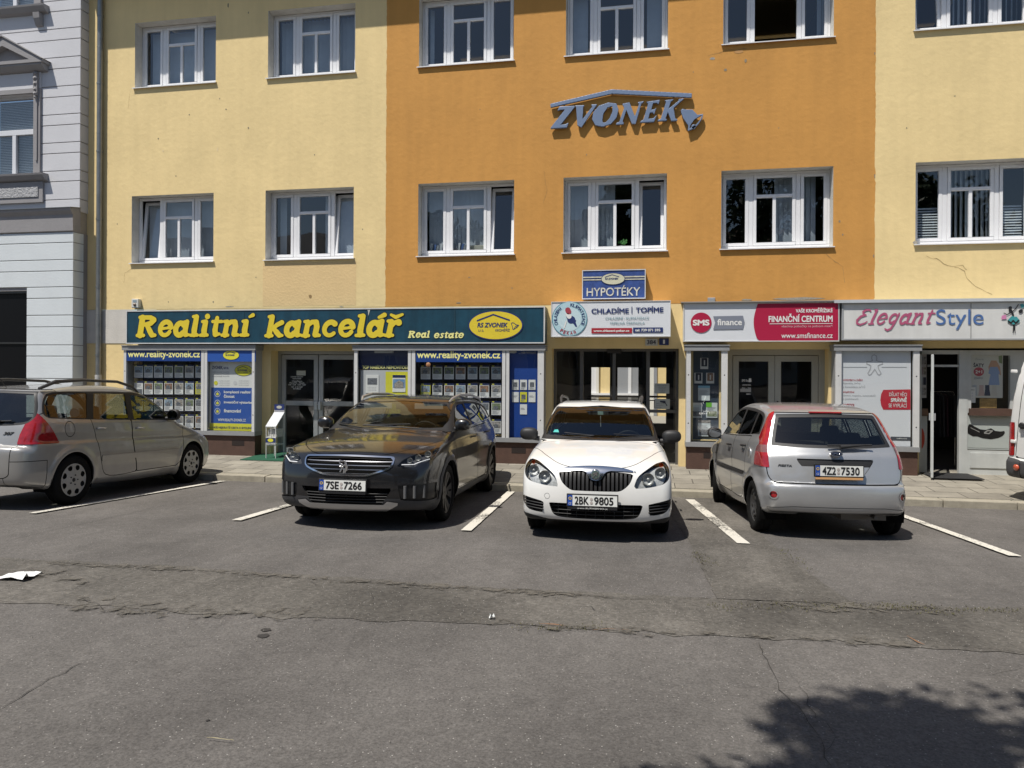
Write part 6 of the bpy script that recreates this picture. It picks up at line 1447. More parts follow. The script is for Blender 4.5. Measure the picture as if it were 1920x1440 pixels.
# shoe picture on the panel
SPY = SY2 - .014; sp_ = poster('shoe_picture', (1808, 782, 1890, 840), SPY, MATS['panel_greenish'], 'black loafer picture on the pale panel under the fashion window', 'picture')
shoe = [(1816, 796), (1819, 795), (1828, 800), (1838, 805), (1848, 806), (1858, 803), (1866, 808), (1876, 809), (1883, 808), (1884, 812), (1880, 817), (1872, 821), (1858, 823.5), (1842, 821.5), (1832, 818), (1824, 818), (1815, 813), (1813, 806)]
shape('shoe_print', [[at(x, y, SPY) for x, y in shoe]], SPY - .004, mat('shoe_black', (.012, .012, .013), .25), sp_); strokes('buckle_print', [[(*at(1846, 811, SPY), .012), (*at(1852, 807, SPY), .012), (*at(1860, 808, SPY), .012), (*at(1854, 813, SPY), .010), (*at(1846, 812, SPY), .012)], [(*at(1820, 802, SPY), .006), (*at(1836, 810, SPY), .006)]], SPY - .007, mat('print_grey', (.24, .24, .23), .5), sp_, h=.006)
# posters seen left of the open leaf
LYY = SY2 + .09
b = MB(); x0, x1, z0, z1 = pbox(1717, 662, 1737, 746, LYY); b.box(x0, x1, LYY, LYY + .01, z0, z1); lp = thing('fashion_collage', b, mat('collage_white', (.48, .46, .45), .6), 'tall collage of fashion photographs left of the open white shop door', 'poster')
for i in range(12): X = x0 + (x1 - x0) * (.05 + .32 * (i % 3)); Z = z0 + (z1 - z0) * (.06 + .23 * (i // 3)); b = MB(); b.card(X, X + (x1 - x0) * .26, Z, Z + (z1 - z0) * .17, LYY - .004); b.build('photo', (PHOTO + [INK, INK, mat('photo_plum', (.16, .05, .08), .5)])[(i * 5) % 9], lp)
b = MB(); x0, x1, z0, z1 = pbox(1718, 766, 1738, 779, LYY - .03); b.box(x0, x1, LYY - .08, LYY, z0, z1); thing('wooden_ledge', b, mat('ledge_wood', (.18, .10, .06), .6, var=.2, scale=12), 'short brown wooden ledge left of the open shop door', 'ledge')
b = MB(); x0, x1, z0, z1 = pbox(1716, 780, 1738, 890, LYY); b.box(x0, x1, LYY, LYY + .02, -.0, z1); thing('kick_panel', b, SHF, 'pale lower panel left of the open shop door with a red blot', 'panel')
shape('red_blot', [ellipse(*at(1726, 822, LYY - .006), .07, .20, 24)], LYY - .006, mat('blot_red', (.50, .06, .03), .6), bpy.data.objects['kick_panel'])
# rubber mat below the open door
mt = MB(); mt.box(7.50, 8.28, -.62, .06, .004, .018); thing('door_mat', mt, mat('rubber_mat', (.016, .016, .017), .8, bump=.004, bscale=80), 'black rubber mat lying under the open fashion shop door', 'mat', bevel=.004)
mt = MB(); mt.box(-5.42, -3.5, -.80, .25, -.045, .008); gm = thing('green_mat', mt, mat('green_carpet', (.012, .085, .045), .95, bump=.008, bscale=120, var=.15, scale=20), 'flat green carpet mat in front of the real estate office door', 'mat'); gm.rotation_euler = (.030, 0, 0); gm.location = (0, 0, .004)
def white_hatch(x, y, yaw, sc=1.0, zs=1.0):
    """small white estate seen from the front"""
    root = empty('parked_car', (0, 0, 0), 'white compact car with black door mirrors parked nose out, facing the camera', 'car', 'cars parked along the kerb')
    P = paint('paint_white', (.78, .775, .75), 0, .35, .04); L = 4.24
    sp = dict(L=L, W=1.642, H=1.5, wf=.86, wb=3.32, wr=.305, arch=.345, bow_f=.22, bow_r=.14, k=.075, rise=.05, crown=.05,
        side=[(.16, .20), (.05, .235), (.005, .36), (-.005, .46), (.01, .60), (.05, .72), (.12, .80), (.30, .875), (.65, .95), (1.02, 1.015), (1.16, 1.06), (1.45, 1.25), (1.75, 1.415), (2.0, 1.475), (2.5, 1.50), (3.1, 1.485), (3.75, 1.42), (3.92, 1.37), (4.08, 1.1), (4.19, .86), (4.235, .62), (4.22, .40), (4.1, .27), (3.8, .22), (2.2, .17), (.5, .18)],
        plan=[(0, .44), (.02, .66), (.09, .765), (.30, .812), (1.0, .822), (2.4, .82), (3.4, .805), (3.95, .755), (4.17, .66), (4.24, .4)],
        tz=[(.1, -.07), (.2, -.03), (.32, -.006), (.5, 0), (.66, 0), (.82, -.012), (.93, -.04), (.99, -.085), (1.2, -.145), (1.38, -.205), (1.5, -.26)],
        flares=[(.86, .36, .014), (3.32, .36, .014)], front_lim=2.2,
        side_glass=[[(1.38, 1.04, 1), (2.28, 1.045, 1), (2.26, 1.36, 1), (1.88, 1.345), (1.62, 1.22)], [(2.38, 1.045, 1), (3.12, 1.06, 1), (3.06, 1.36, 1), (2.36, 1.365, 1)], [(3.2, 1.07, 1), (3.78, 1.13, 1), (3.66, 1.31, 1), (3.16, 1.355, 1)]],
        daylight=[(1.24, 1.02, 1), (3.84, 1.10, 1), (3.70, 1.34), (3.1, 1.385), (2.2, 1.39), (1.86, 1.37), (1.56, 1.235)],
        doors=[('front_door', [(1.12, .98), (1.22, .40), (1.4, .30, 1), (2.30, .30, 1), (2.33, 1.02, 1), (1.2, 1.01, 1)]), ('rear_door', [(2.34, .30, 1), (2.98, .32), (3.1, .62), (3.16, 1.04, 1), (2.34, 1.02, 1)])], handles=[(2.14, .92, .17), (2.98, .94, .17)])
    sh = Shell(sp, root)
    std_cuts(sh, sp)
    ws = [(-.735, 1.045, 1), (.735, 1.045, 1), (.70, 1.13), (.575, 1.405), (.50, 1.425), (-.50, 1.425), (-.575, 1.405), (-.70, 1.13)]
    sh.part('windscreen', CARGLASS, sh.field('F', smooth_poly([(-.665, 1.075), (.665, 1.075), (.55, 1.395), (-.55, 1.395)], 2)), .004, line=False)
    sh.part('windscreen_surround', PLASTIC, np.maximum(sh.field('F', smooth_poly([(-.745, 1.02, 1), (.745, 1.02, 1), (.575, 1.415, 1), (-.575, 1.415, 1)], 3)), .9 - sh.V[:, 0]), .002)
    # grille, intakes and lamps (t, z)
    gr = smooth_poly([(-.40, .728, 1), (-.16, .752), (0, .757), (.16, .752), (.40, .728, 1), (.36, .63), (.27, .555), (.18, .545), (-.18, .545), (-.27, .555), (-.36, .63)], 5)
    bar = smooth_poly([(-.44, .742, 1), (-.16, .752), (-.1, .735, 1), (-.06, .67), (0, .655), (.06, .67), (.1, .735, 1), (.16, .752), (.44, .742, 1), (.30, .778), (.1, .795), (-.1, .795), (-.30, .778)], 4)
    sh.part('grille_bar', CHROME, sh.field('F', bar), -.012)
    T0 = sh.refine(sh.take(sh.field('F', gr)), 2)
    slat = np.maximum(-1, np.abs(np.mod(sh.V[:, 1] + .0225, .045) - .0225) - .0125)
    V2, Tin, Tout, N2 = cut(sh.V, T0, slat, sh.N)
    g = link('grille', np_mesh('grille', sh.place(V2 - N2 * .035), Tout, SEAM), root)
    link('grille_slats', np_mesh('grille_slats', sh.place(V2 - N2 * .006), Tin, PLASTIC, N2[:, [1, 0, 2]]), g)
    hl = smooth_poly([(.40, .580, 1), (.435, .68), (.50, .745), (.64, .825), (.74, .845, 1), (.785, .78), (.775, .68), (.71, .625), (.55, .590)], 5)
    for poly in (hl, [(-a, b) for a, b in hl]):
        Ti = sh.take(np.maximum(sh.field('F', poly), sh.V[:, 0] - .62))
        lens = sh.last_patch(Ti, 'headlight', LAMPGLASS, -.001, root); sh.last_patch(Ti, 'lamp_reflector', mat('lamp_inner', (.55, .56, .56), .4, metal=.2, var=.45, scale=40), .05, lens)
        sx = 1 if np.mean(np.asarray(poly)[:, 0]) > 0 else -1
        sh.bowl(sx * .555, .675, .058, .014, LAMPIN, lens); sh.bowl(sx * .685, .735, .052, .014, LAMPIN, lens)
        b = sh.bowl(sx * .70, .812, .02, .012, ORLENS, lens); b.name = 'indicator_bulb'
    low = smooth_poly([(-.50, .41, 1), (.50, .41, 1), (.46, .30), (.40, .262), (.2, .25), (-.2, .25), (-.40, .262), (-.46, .30)], 4)
    Ti = sh.take(sh.field('F', low)); g = sh.last_patch(Ti, 'lower_grille', SEAM, .04, root)
    b = MB()
    for z in (.375, .335, .295):
        pts = [(t, -L / 2 + .005 + .34 * t * t + .02, z) for t in np.linspace(-.47, .47, 13)]; b.tube(pts, .006, 6)
    for t in np.linspace(-.4, .4, 9): b.tube([(t, -L / 2 + .03 + .34 * t * t, .26), (t, -L / 2 + .03 + .34 * t * t, .41)], .004, 5)
    b.build('grille_mesh', PLASTIC, g)
    side_in = smooth_poly([(.555, .415, 1), (.80, .47, 1), (.795, .40), (.72, .32), (.57, .295, 1)], 4)
    for q in (side_in, [(-a, b) for a, b in side_in]):
        Ti = sh.take(np.maximum(sh.field('F', q), sh.V[:, 0] - .6)); g = sh.last_patch(Ti, 'side_intake', SEAM, .03, root); sx = np.sign(np.mean(np.asarray(q)[:, 0]))
        b = MB()
        for z in (.33, .36, .39, .42): b.tube([(sx * .56, -L / 2 + .075, z), (sx * .66, -L / 2 + .105, z + .01), (sx * .78, -L / 2 + .185, z + .02)], .007, 6)
        b.build('intake_slats', PLASTIC, g)
    V = sh.V; sh.part('bumper_lip', PLASTIC, np.maximum(np.maximum(V[:, 2] - (.225 + .05 * np.clip((np.abs(V[:, 1]) - .5) / .25, 0, 1)), V[:, 0] - .5), -1), -.004)
    bl = smooth_poly([(.10, 0), (.13, .3), (.27, .47), (.62, .64), (1.03, .73), (1.06, 0), (1.03, -.73), (.62, -.64), (.27, -.47), (.13, -.3)], 5)
    sh.ring('bonnet_seam', SEAM, lambda: np.maximum(sh.field('T', bl), .772 - sh.V[:, 2]), .004); sh.part('bonnet', P, np.maximum(sh.field('T', bl), .772 - sh.V[:, 2]), 0)
    side_doors(sh, sp, P, PLASTIC)
    sh.ring('tow_cover', mat('white_seam', (.35, .35, .34), .6), lambda: np.maximum(np.hypot(sh.V[:, 1] + .52, sh.V[:, 2] - .475) - .03, sh.V[:, 0] - .4), .003, .002)
    sh.finish(P)
    # badge
    b = MB(); b.lathe([(.052, .012), (.052, -.006), (.044, -.012)], (0, -L / 2 + .0, .725), 'y', 32)
    bd = b.build('badge', CHROME, root); q = MB(); q.lathe([(.043, -.0105), (.001, -.014)], (0, -L / 2, .725), 'y', 28); q.build('badge_disc', mat('badge_green', (.16, .22, .20), .3, metal=.5), bd)
    strokes('badge_arrow', [[(-.02, .705, .006), (.0, .735, .008), (.022, .748, .004)], [(.0, .735, .008), (.018, .728, .004)], [(-.004, .728, .006), (.016, .71, .004)], [(-.028, .73, .004), (.0, .742, .006)]], -L / 2 - .017, CHROME, bd, h=.003)
    plate(root, '2BK 9805', -L / 2 - .035, .452, strip=('www.AUTABRNO.cz', PLATEK, PLATEW), tilt=-.05, x=-.03)
    for sx in (-1, 1): door_mirror(root, sx * .81, 1.31 - L / 2, 1.045, sx, PLASTIC, (.115, .07, .078))
    # roof rails, wipers, badge on the screen, interior mirror
    for sx in (-1, 1):
        b = MB(); b.tube([(sx * .53, 2.0 - L / 2, 1.455), (sx * .545, 2.12 - L / 2, 1.53), (sx * .55, 2.4 - L / 2, 1.555), (sx * .55, 3.3 - L / 2, 1.54), (sx * .53, 3.62 - L / 2, 1.44)], [.012, .018, .018, .018, .012], 8); b.build('roof_rail', mat('rail_black', (.05, .05, .05), .4), root)
    wiper(root, (-.42, 1.03 - L / 2, 1.045), (-.06, 1.12 - L / 2, 1.075), (-.42, 1.13 - L / 2, 1.105))
    wiper(root, (.20, 1.02 - L / 2, 1.05), (.62, 1.20 - L / 2, 1.08), (.18, 1.10 - L / 2, 1.10))
    rbox('rear_view_mirror', -.10, .10, 1.80 - L / 2, 1.84 - L / 2, 1.30, 1.37, PLASTIC, root, .015)
    b = MB(); b.card(-.035, .035, 1.315, 1.36, 1.725 - L / 2); b.build('screen_tag', mat('tag_mint', (.55, .75, .68), .5), root)
    b = MB(); b.add([(-.575, 1.30 - L / 2, 1.10), (-.50, 1.28 - L / 2, 1.10), (-.515, 1.30 - L / 2, 1.135), (-.56, 1.32 - L / 2, 1.13)], [(0, 1, 2, 3)]); b.build('toll_sticker', mat('sticker_teal', (.05, .45, .40), .4), root)
    b = MB(); b.tube([(0, 1.78 - L / 2, 1.30), (.004, 1.78 - L / 2, 1.16)], .006, 6); b.build('hanging_charm', mat('charm_white', (.7, .7, .66), .6), root)
    cabin(root, L, 1.64, 1.25, 2.15, 3.0, .50, 1.14)
    for sx in (-1, 1):
        for ws, stx in ((.86, 0), (3.32, 0)): wheel(root, sx * .715, ws, L, .305, .19, sx, 'cap', mat('rim_grey', (.3, .3, .31), .4, metal=.6), stx)
    place_car(root, x, y, yaw, sc, zs); return root

def dark_estate(x, y, yaw, sc=1.0, zs=1.0):
    root = empty('parked_car', (0, 0, 0), 'dark grey estate car with silver skid plate parked nose out beside the real estate office', 'car', 'cars parked along the kerb')
    P = paint('paint_dark', (.009, .009, .0105), .2, .32, .18, .075); L = 4.83
    ALU = mat('satin_silver', (.62, .62, .62), .34, metal=.8)
    GREY = mat('cladding_grey', (.055, .055, .058), .6, var=.1)
    sp = dict(L=L, W=1.864, H=1.5, wf=.97, wb=3.787, wr=.335, arch=.385, bow_f=.30, bow_r=.12, k=.08, rise=.07, crown=.05, glass=DARKGLASS,
        side=[(.2, .215), (.06, .25), (.0, .38), (-.005, .56), (.02, .68), (.07, .78), (.16, .855), (.45, .935), (.9, 1.0), (1.22, 1.045), (1.36, 1.08), (1.7, 1.27), (2.05, 1.41), (2.4, 1.475), (2.9, 1.50), (3.5, 1.485), (4.1, 1.43), (4.42, 1.37), (4.6, 1.18), (4.74, 1.0), (4.80, .88), (4.83, .68), (4.81, .42), (4.7, .28), (4.3, .24), (2.4, .19), (.6, .19)],
        plan=[(0, .45), (.03, .69), (.13, .815), (.42, .90), (.97, .925), (1.6, .925), (2.8, .925), (3.8, .915), (4.4, .86), (4.72, .74), (4.83, .45)],
        tz=[(.1, -.10), (.2, -.06), (.3, -.02), (.42, -.004), (.55, -.012), (.70, -.004), (.84, -.012), (.95, -.035), (1.02, -.07), (1.2, -.15), (1.38, -.235), (1.5, -.32)],
        flares=[(.97, .40, .022), (3.787, .40, .022)], front_lim=2.4,
        side_glass=[[(1.58, 1.05, 1), (2.62, 1.07, 1), (2.60, 1.375, 1), (2.2, 1.35), (1.86, 1.22)], [(2.70, 1.07, 1), (3.56, 1.10, 1), (3.46, 1.375, 1), (2.68, 1.385, 1)], [(3.64, 1.105, 1), (4.26, 1.17, 1), (4.05, 1.31), (3.54, 1.37, 1)]],
        daylight=[(1.42, 1.03, 1), (4.34, 1.15, 1), (4.12, 1.325), (3.5, 1.40), (2.6, 1.41), (2.16, 1.38), (1.8, 1.24)],
        doors=[('front_door', [(1.36, 1.0), (1.42, .50), (1.55, .33, 1), (2.64, .33, 1), (2.66, 1.05, 1), (1.42, 1.03, 1)]), ('rear_door', [(2.67, .33, 1), (3.38, .36), (3.5, .7), (3.62, 1.08, 1), (2.67, 1.05, 1)])], handles=[(2.48, .93, .2), (3.42, .955, .2)])
    sh = Shell(sp, root); std_cuts(sh, sp)
    sh.part('windscreen', CARGLASS, sh.field('F', smooth_poly([(-.775, 1.085), (.775, 1.085), (.60, 1.375), (-.60, 1.375)], 2)), .004, line=False)
    sh.part('windscreen_surround', PLASTIC, np.maximum(sh.field('F', smooth_poly([(-.86, 1.045, 1), (.86, 1.045, 1), (.625, 1.395, 1), (-.625, 1.395, 1)], 3)), 1.05 - sh.V[:, 0]), .002)
    go = smooth_poly([(-.505, .79), (-.44, .803), (0, .815), (.44, .803), (.505, .79), (.50, .715), (.46, .675), (.27, .612), (.2, .602), (-.2, .602), (-.27, .612), (-.46, .675), (-.50, .715)], 4)
    gf = sh.field('F', go)
    sh.ring('grille_surround', CHROME, lambda: sh.field('F', go) + .006, .008, -.012)
    Ti = sh.refine(sh.take(sh.field('F', go, -.014)), 3); g = sh.last_patch(Ti, 'grille', SEAM, .045, root)
    V2 = sh.V; st = np.abs(np.mod(V2[:, 2] - .648, .045) - .0225) - .0042; V2, Tin, _, N2 = cut(V2, Ti, st, sh.N)
    link('grille_bars', np_mesh('grille_bars', sh.place(V2 - N2 * .012), Tin, mat('bar_silver', (.34, .34, .36), .3, metal=.9), N2[:, [1, 0, 2]]), g)
    hl = smooth_poly([(.545, .705, 1), (.60, .775), (.75, .845), (.875, .885, 1), (.885, .82), (.86, .76), (.76, .735), (.73, .70)], 5)
    for poly in (hl, [(-a, b) for a, b in hl]):
        Ti = sh.take(np.maximum(sh.field('F', poly), sh.V[:, 0] - .95))
        lens = sh.last_patch(Ti, 'headlight', LAMPGLASS, -.002, root); sh.last_patch(Ti, 'lamp_housing', LAMPDK, .05, lens); sx = 1 if np.mean(np.asarray(poly)[:, 0]) > 0 else -1
        for t, z, r in ((.66, .765, .026), (.735, .792, .03), (.815, .825, .032)): sh.bowl(sx * t, z, r, .03, LAMPIN, lens)
        b = MB(); b.tube([(sx * .60, -L / 2 + .125, .725), (sx * .72, -L / 2 + .19, .725), (sx * .76, -L / 2 + .23, .745), (sx * .85, -L / 2 + .35, .775)], .007, 6); b.build('light_strip', mat('drl_white', (.75, .76, .78), .3), lens)
    # lower intake, cladding band and skid plate
    low = smooth_poly([(-.52, .475, 1), (.52, .475, 1), (.44, .36), (.40, .30, 1), (-.40, .30, 1), (-.44, .36)], 4)
    Ti = sh.take(sh.field('F', low)); g = sh.last_patch(Ti, 'lower_intake', SEAM, .05, root)
    b = MB()
    for z in (.32, .35, .38, .41): b.tube([(-.46, -L / 2 + .09, z), (-.2, -L / 2 + .04, z), (.2, -L / 2 + .04, z), (.46, -L / 2 + .09, z)], .007, 6)
    b.build('intake_slats', PLASTIC, g)
    sk = smooth_poly([(-.60, .315, 1), (-.46, .335, 1), (-.42, .30, 1), (.42, .30, 1), (.46, .335, 1), (.60, .315, 1), (.52, .27, 1), (.42, .222, 1), (-.42, .222, 1), (-.52, .27, 1)], 3)
    sh.part('skid_plate', ALU, sh.field('F', sk), -.014)
    for sx in (-1, 1):
        d = polysdf([(a * sx, c) for a, c in ((.57, .50), (.90, .52), (.90, .33), (.60, .345))], sh.V[:, 1], sh.V[:, 2])
        Ti = sh.take(np.maximum(d, sh.V[:, 0] - .62)); g = sh.last_patch(Ti, 'fog_recess', mat('recess_black', (.01, .01, .011), .35), .012, root)
        b = MB()
        for t, dy in ((.645, .118), (.735, .172), (.82, .245)):
            b.tube([(sx * t, -L / 2 + dy, .365), (sx * t, -L / 2 + dy - .004, .50)], .017, 8)
        b.build('led_strip', mat('led_grey', (.12, .12, .122), .45), g)
    V = sh.V; a = np.abs(V[:, 1])
    lowline = .335 + .03 * np.sin(a * 3)
    sh.part('sill_cladding', GREY, V[:, 2] - np.where((V[:, 0] < .5) | (V[:, 0] > 4.45), lowline, .315), -.004)
    for ws in (sp['wf'], sp['wb']):
        for sx in (-1, 1):
            V = sh.V; d = np.maximum(np.hypot(V[:, 0] - ws, V[:, 2] - sp['wr']) - sp['arch'] - .055, sp['W'] / 2 - .3 - sx * V[:, 1]); sh.part('wheel_arch_trim', GREY, d, -.006)
    bl = smooth_poly([(.12, 0), (.15, .35), (.27, .52), (.55, .70), (.9, .81), (1.24, .82), (1.25, 0), (1.24, -.82), (.9, -.81), (.55, -.70), (.27, -.52), (.15, -.35)], 5)
    sh.ring('bonnet_seam', SEAM, lambda: np.maximum(sh.field('T', bl), .80 - sh.V[:, 2]), .004); sh.part('bonnet', P, np.maximum(sh.field('T', bl), .80 - sh.V[:, 2]), 0)
    side_doors(sh, sp, P, P); sh.finish(P)
    # lion-like mark reduced to its outline strokes
    f = lambda x, z: (x * .0028, .70 + z * .0028)
    pts = [[(-12, -18), (-6, -6), (2, 4), (-8, 10), (-14, 16)], [(2, 4), (10, 14), (4, 24), (-6, 22), (-14, 26)], [(10, 14), (12, -2), (8, -20)], [(-2, 0), (-14, 2)], [(4, -6), (2, -22)], [(10, 14), (16, 4), (14, -12)]]
    strokes('badge', [[(*f(*p), .0065) for p in c] for c in pts], -L / 2 - .042, CHROME, root, thick=.012, h=.004)
    plate(root, '7SE 7266', -L / 2 - .045, .505, strip=(None, PLATEK, PLATEW), tilt=-.03)
    b = MB(); b.card(.10, .245, .418, .434, -L / 2 - .044); b.build('dealer_strip', mat('strip_yellow', (.55, .5, .05), .4), root)
    for sx in (-1, 1): door_mirror(root, sx * .86, 1.62 - L / 2, 1.085, sx, P, (.105, .08, .078))
    for sx in (-1, 1):
        b = MB(); b.tube([(sx * .62, 2.12 - L / 2, 1.40), (sx * .65, 2.22 - L / 2, 1.455), (sx * .655, 2.6 - L / 2, 1.50), (sx * .655, 3.3 - L / 2, 1.505), (sx * .64, 4.0 - L / 2, 1.455), (sx * .62, 4.28 - L / 2, 1.38)], [.012, .02, .02, .02, .02, .012], 8); b.build('roof_rail', ALU, root)
        b = MB(); w_ = .845
        pp = []
        for s_ in np.linspace(1.5, 4.3, 16):
            q = np.abs(sh.V[:, 0] - s_) + np.abs(sh.V[:, 2] - (1.035 + .045 * (s_ - 1.5))); i = np.argmin(q + (sh.V[:, 1] * sx < 0) * 9); pp.append((sh.V[i, 1] + sx * .004, s_ - L / 2, 1.03 + .042 * (s_ - 1.5)))
        b.tube(pp, .007, 6); b.build('belt_trim', CHROME, root)
    wiper(root, (.5, 1.28 - L / 2, 1.07), (-.3, 1.32 - L / 2, 1.10), (.3, 1.40 - L / 2, 1.12)); wiper(root, (-.3, 1.26 - L / 2, 1.07), (-.72, 1.55 - L / 2, 1.10), (-.4, 1.38 - L / 2, 1.12))
    rbox('rear_view_mirror', -.11, .11, 2.04 - L / 2, 2.08 - L / 2, 1.29, 1.36, PLASTIC, root, .015)
    VIS = mat('visor_grey', (.5, .5, .46), .8)
    for sx in (-1, 1): rbox('sun_visor', sx * .36 - .2, sx * .36 + .2, 2.03 - L / 2, 2.05 - L / 2, 1.30, 1.375, VIS, root, .006)
    cabin(root, L, 1.86, 1.5, 2.5, 3.4, .52, 1.16)
    for sx in (-1, 1):
        for ws in (.97, 3.787): wheel(root, sx * .805, ws, L, .335, .225, sx, 'alloy', mat('rim_dark', (.07, .07, .075), .35, metal=.7))
    place_car(root, x, y, yaw, sc, zs); return root

def silver_hatch(x, y, yaw, sc=1.0, zs=1.0):
    root = empty('parked_car', (0, 0, 0), 'silver hatchback with round red fog lamps and plain steel wheels seen from behind', 'car', 'cars parked along the kerb')
    P = paint('paint_silver', (.45, .455, .46), .55, .34, .06); L = 3.92
    sp = dict(L=L, W=1.683, H=1.46, wf=.78, wb=3.266, wr=.29, arch=.325, bow_f=.30, bow_r=.20, k=.07, rise=.06, crown=.05, glass=DARKGLASS,
        side=[(.15, .22), (.03, .27), (-.005, .42), (.01, .58), (.08, .72), (.3, .84), (.7, .945), (.95, 1.0), (1.25, 1.2), (1.55, 1.36), (1.85, 1.435), (2.3, 1.46), (2.8, 1.44), (3.2, 1.395), (3.40, 1.345), (3.54, 1.16), (3.69, .96), (3.745, .89), (3.80, .70), (3.82, .60, 1), (3.90, .585), (3.925, .50), (3.91, .38), (3.86, .30), (3.7, .27), (3.4, .24), (2.0, .18), (.5, .19)],
        plan=[(0, .40), (.03, .62), (.15, .75), (.45, .82), (1.0, .842), (2.4, .842), (3.2, .835), (3.6, .80), (3.82, .72), (3.91, .56), (3.92, .3)],
        tz=[(.1, -.10), (.2, -.06), (.3, -.02), (.45, 0), (.57, 0), (.62, -.018), (.74, -.008), (.88, -.025), (.98, -.05), (1.04, -.085), (1.2, -.15), (1.35, -.215), (1.46, -.28)],
        flares=[(.78, .345, .016), (3.266, .345, .02)], rear_lim=2.9,
        side_glass=[[(1.25, 1.03, 1), (2.12, 1.045, 1), (2.12, 1.36, 1), (1.78, 1.34), (1.5, 1.21)], [(2.2, 1.045, 1), (2.84, 1.07, 1), (2.84, 1.335, 1), (2.2, 1.36, 1)], [(2.90, 1.075, 1), (3.22, 1.11, 1), (3.16, 1.27), (2.90, 1.33, 1)]],
        daylight=[(1.10, 1.01, 1), (3.28, 1.09, 1), (3.2, 1.30), (2.8, 1.365), (2.15, 1.39), (1.76, 1.365), (1.44, 1.225)],
        doors=[('front_door', [(1.02, .98), (1.1, .42), (1.22, .31, 1), (2.12, .31, 1), (2.15, 1.03, 1), (1.1, 1.01, 1)]), ('rear_door', [(2.16, .31, 1), (2.74, .33), (2.88, .64), (2.96, 1.06, 1), (2.16, 1.03, 1)])], handles=[(1.98, .90, .17), (2.80, .935, .17)])
    sh = Shell(sp, root); std_cuts(sh, sp)
    sh.part('windscreen', CARGLASS, np.maximum(polysdf([(-.69, 1.05), (.69, 1.05), (.56, 1.37), (-.56, 1.37)], sh.V[:, 1], sh.V[:, 2]), sh.V[:, 0] - 1.9), .004, line=False)
    rg = smooth_poly([(-.565, 1.325, 1), (0, 1.335), (.565, 1.325, 1), (.625, 1.15), (.675, .985, 1), (.3, .968), (-.3, .968), (-.675, .985, 1), (-.625, 1.15)], 4)
    sh.part('rear_window', CARGLASS, np.maximum(sh.field('B', rg, -.035), 3.2 - sh.V[:, 0]), .006, line=False)
    sh.part('rear_window_border', PLASTIC, np.maximum(sh.field('B', rg), 3.2 - sh.V[:, 0]), .003)
    # tall tail lamps running up the pillars
    for sx in (-1, 1):
        tl = smooth_poly([(sx * .56, 1.36, 1), (sx * .625, 1.33), (sx * .72, 1.12), (sx * .80, .92), (sx * .835, .76, 1), (sx * .72, .75, 1), (sx * .72, .93), (sx * .675, 1.08), (sx * .60, 1.29)], 4)
        d = np.maximum(polysdf(tl, sh.V[:, 1], sh.V[:, 2]), 3.30 + .06 * (sh.V[:, 2] < 1.0) - sh.V[:, 0])
        Ti = sh.take(d); sh.inner.append(Ti); V2, Tc, Tr, N2 = cut(sh.V, Ti, np.abs(sh.V[:, 2] - .945) - .04, sh.N)
        o = link('tail_light', np_mesh('tail_light', sh.place(V2 + N2 * .006), Tr, REDLENS, N2[:, [1, 0, 2]]), root)
        link('reversing_lens', np_mesh('reversing_lens', sh.place(V2 + N2 * .006), Tc, mat('clear_lens', (.22, .10, .10), .15, coat=1, var=.3, scale=20), N2[:, [1, 0, 2]]), o)
    hl = smooth_poly([(.38, .62, 1), (.45, .74), (.62, .82), (.76, .80), (.74, .66), (.6, .62)], 4)
    for q in (hl, [(-a, b) for a, b in hl]): sh.part('headlight', LAMPIN, np.maximum(polysdf(q, sh.V[:, 1], sh.V[:, 2]), sh.V[:, 0] - .7), 0)
    # tailgate with plate recess
    rc = smooth_poly([(-.43, .855, 1), (.43, .855, 1), (.41, .815), (.31, .70, 1), (-.31, .70, 1), (-.41, .815)], 4)
    Ti = sh.take(sh.field('B', rc)); sh.inner.append(Ti); V2, Tk, Tp, N2 = cut(sh.V, Ti, .778 - sh.V[:, 2], sh.N)
    rec = link('plate_recess', np_mesh('plate_recess', sh.place(V2 - N2 * .012), Tp, P, N2[:, [1, 0, 2]]), root)
    link('tailgate_grip', np_mesh('tailgate_grip', sh.place(V2 - N2 * .012), Tk, PLASTIC, N2[:, [1, 0, 2]]), rec)
    tg = smooth_poly([(-.70, 1.345, 1), (.70, 1.345, 1), (.745, .98), (.745, .70), (.70, .612), (.60, .598), (-.60, .598), (-.70, .612), (-.745, .70), (-.745, .98)], 5)
    sh.ring('tailgate_seam', SEAM, lambda: np.maximum(sh.field('B', tg), 3.3 - sh.V[:, 0]))
    sh.part('tailgate', P, np.maximum(sh.field('B', tg), 3.3 - sh.V[:, 0]), 0)
    for sx in (-1, 1):
        V = sh.V; q = np.hypot(V[:, 1] - sx * .705, V[:, 2] - .475)
        o = sh.part('fog_lamp', REDLENS, np.maximum(q - .036, 3.4 - V[:, 0]), .012)
        q = np.hypot(sh.V[:, 1] - sx * .705, sh.V[:, 2] - .475); sh.part('lamp_bezel', P, np.maximum(q - .05, 3.4 - sh.V[:, 0]), -.006, parent=o)
    sh.ring('bumper_step', mat('silver_line', (.16, .165, .17), .5, metal=.5), lambda: np.maximum(sh.V[:, 2] - .355 + .1 * np.maximum(np.abs(sh.V[:, 1]) - .5, 0), 3.7 - sh.V[:, 0]), .004, .002)
    for v, sx in (('L', 1), ('R', -1)):
        P1 = [(1.08, .575), (3.0, .60), (3.0, .635), (1.08, .61)]
        sh.part('side_moulding', PLASTIC, np.maximum(sh.field(v, P1), np.abs(sh.V[:, 0] - 1.98) - .86), -.01)
    side_doors(sh, sp, P, PLASTIC)
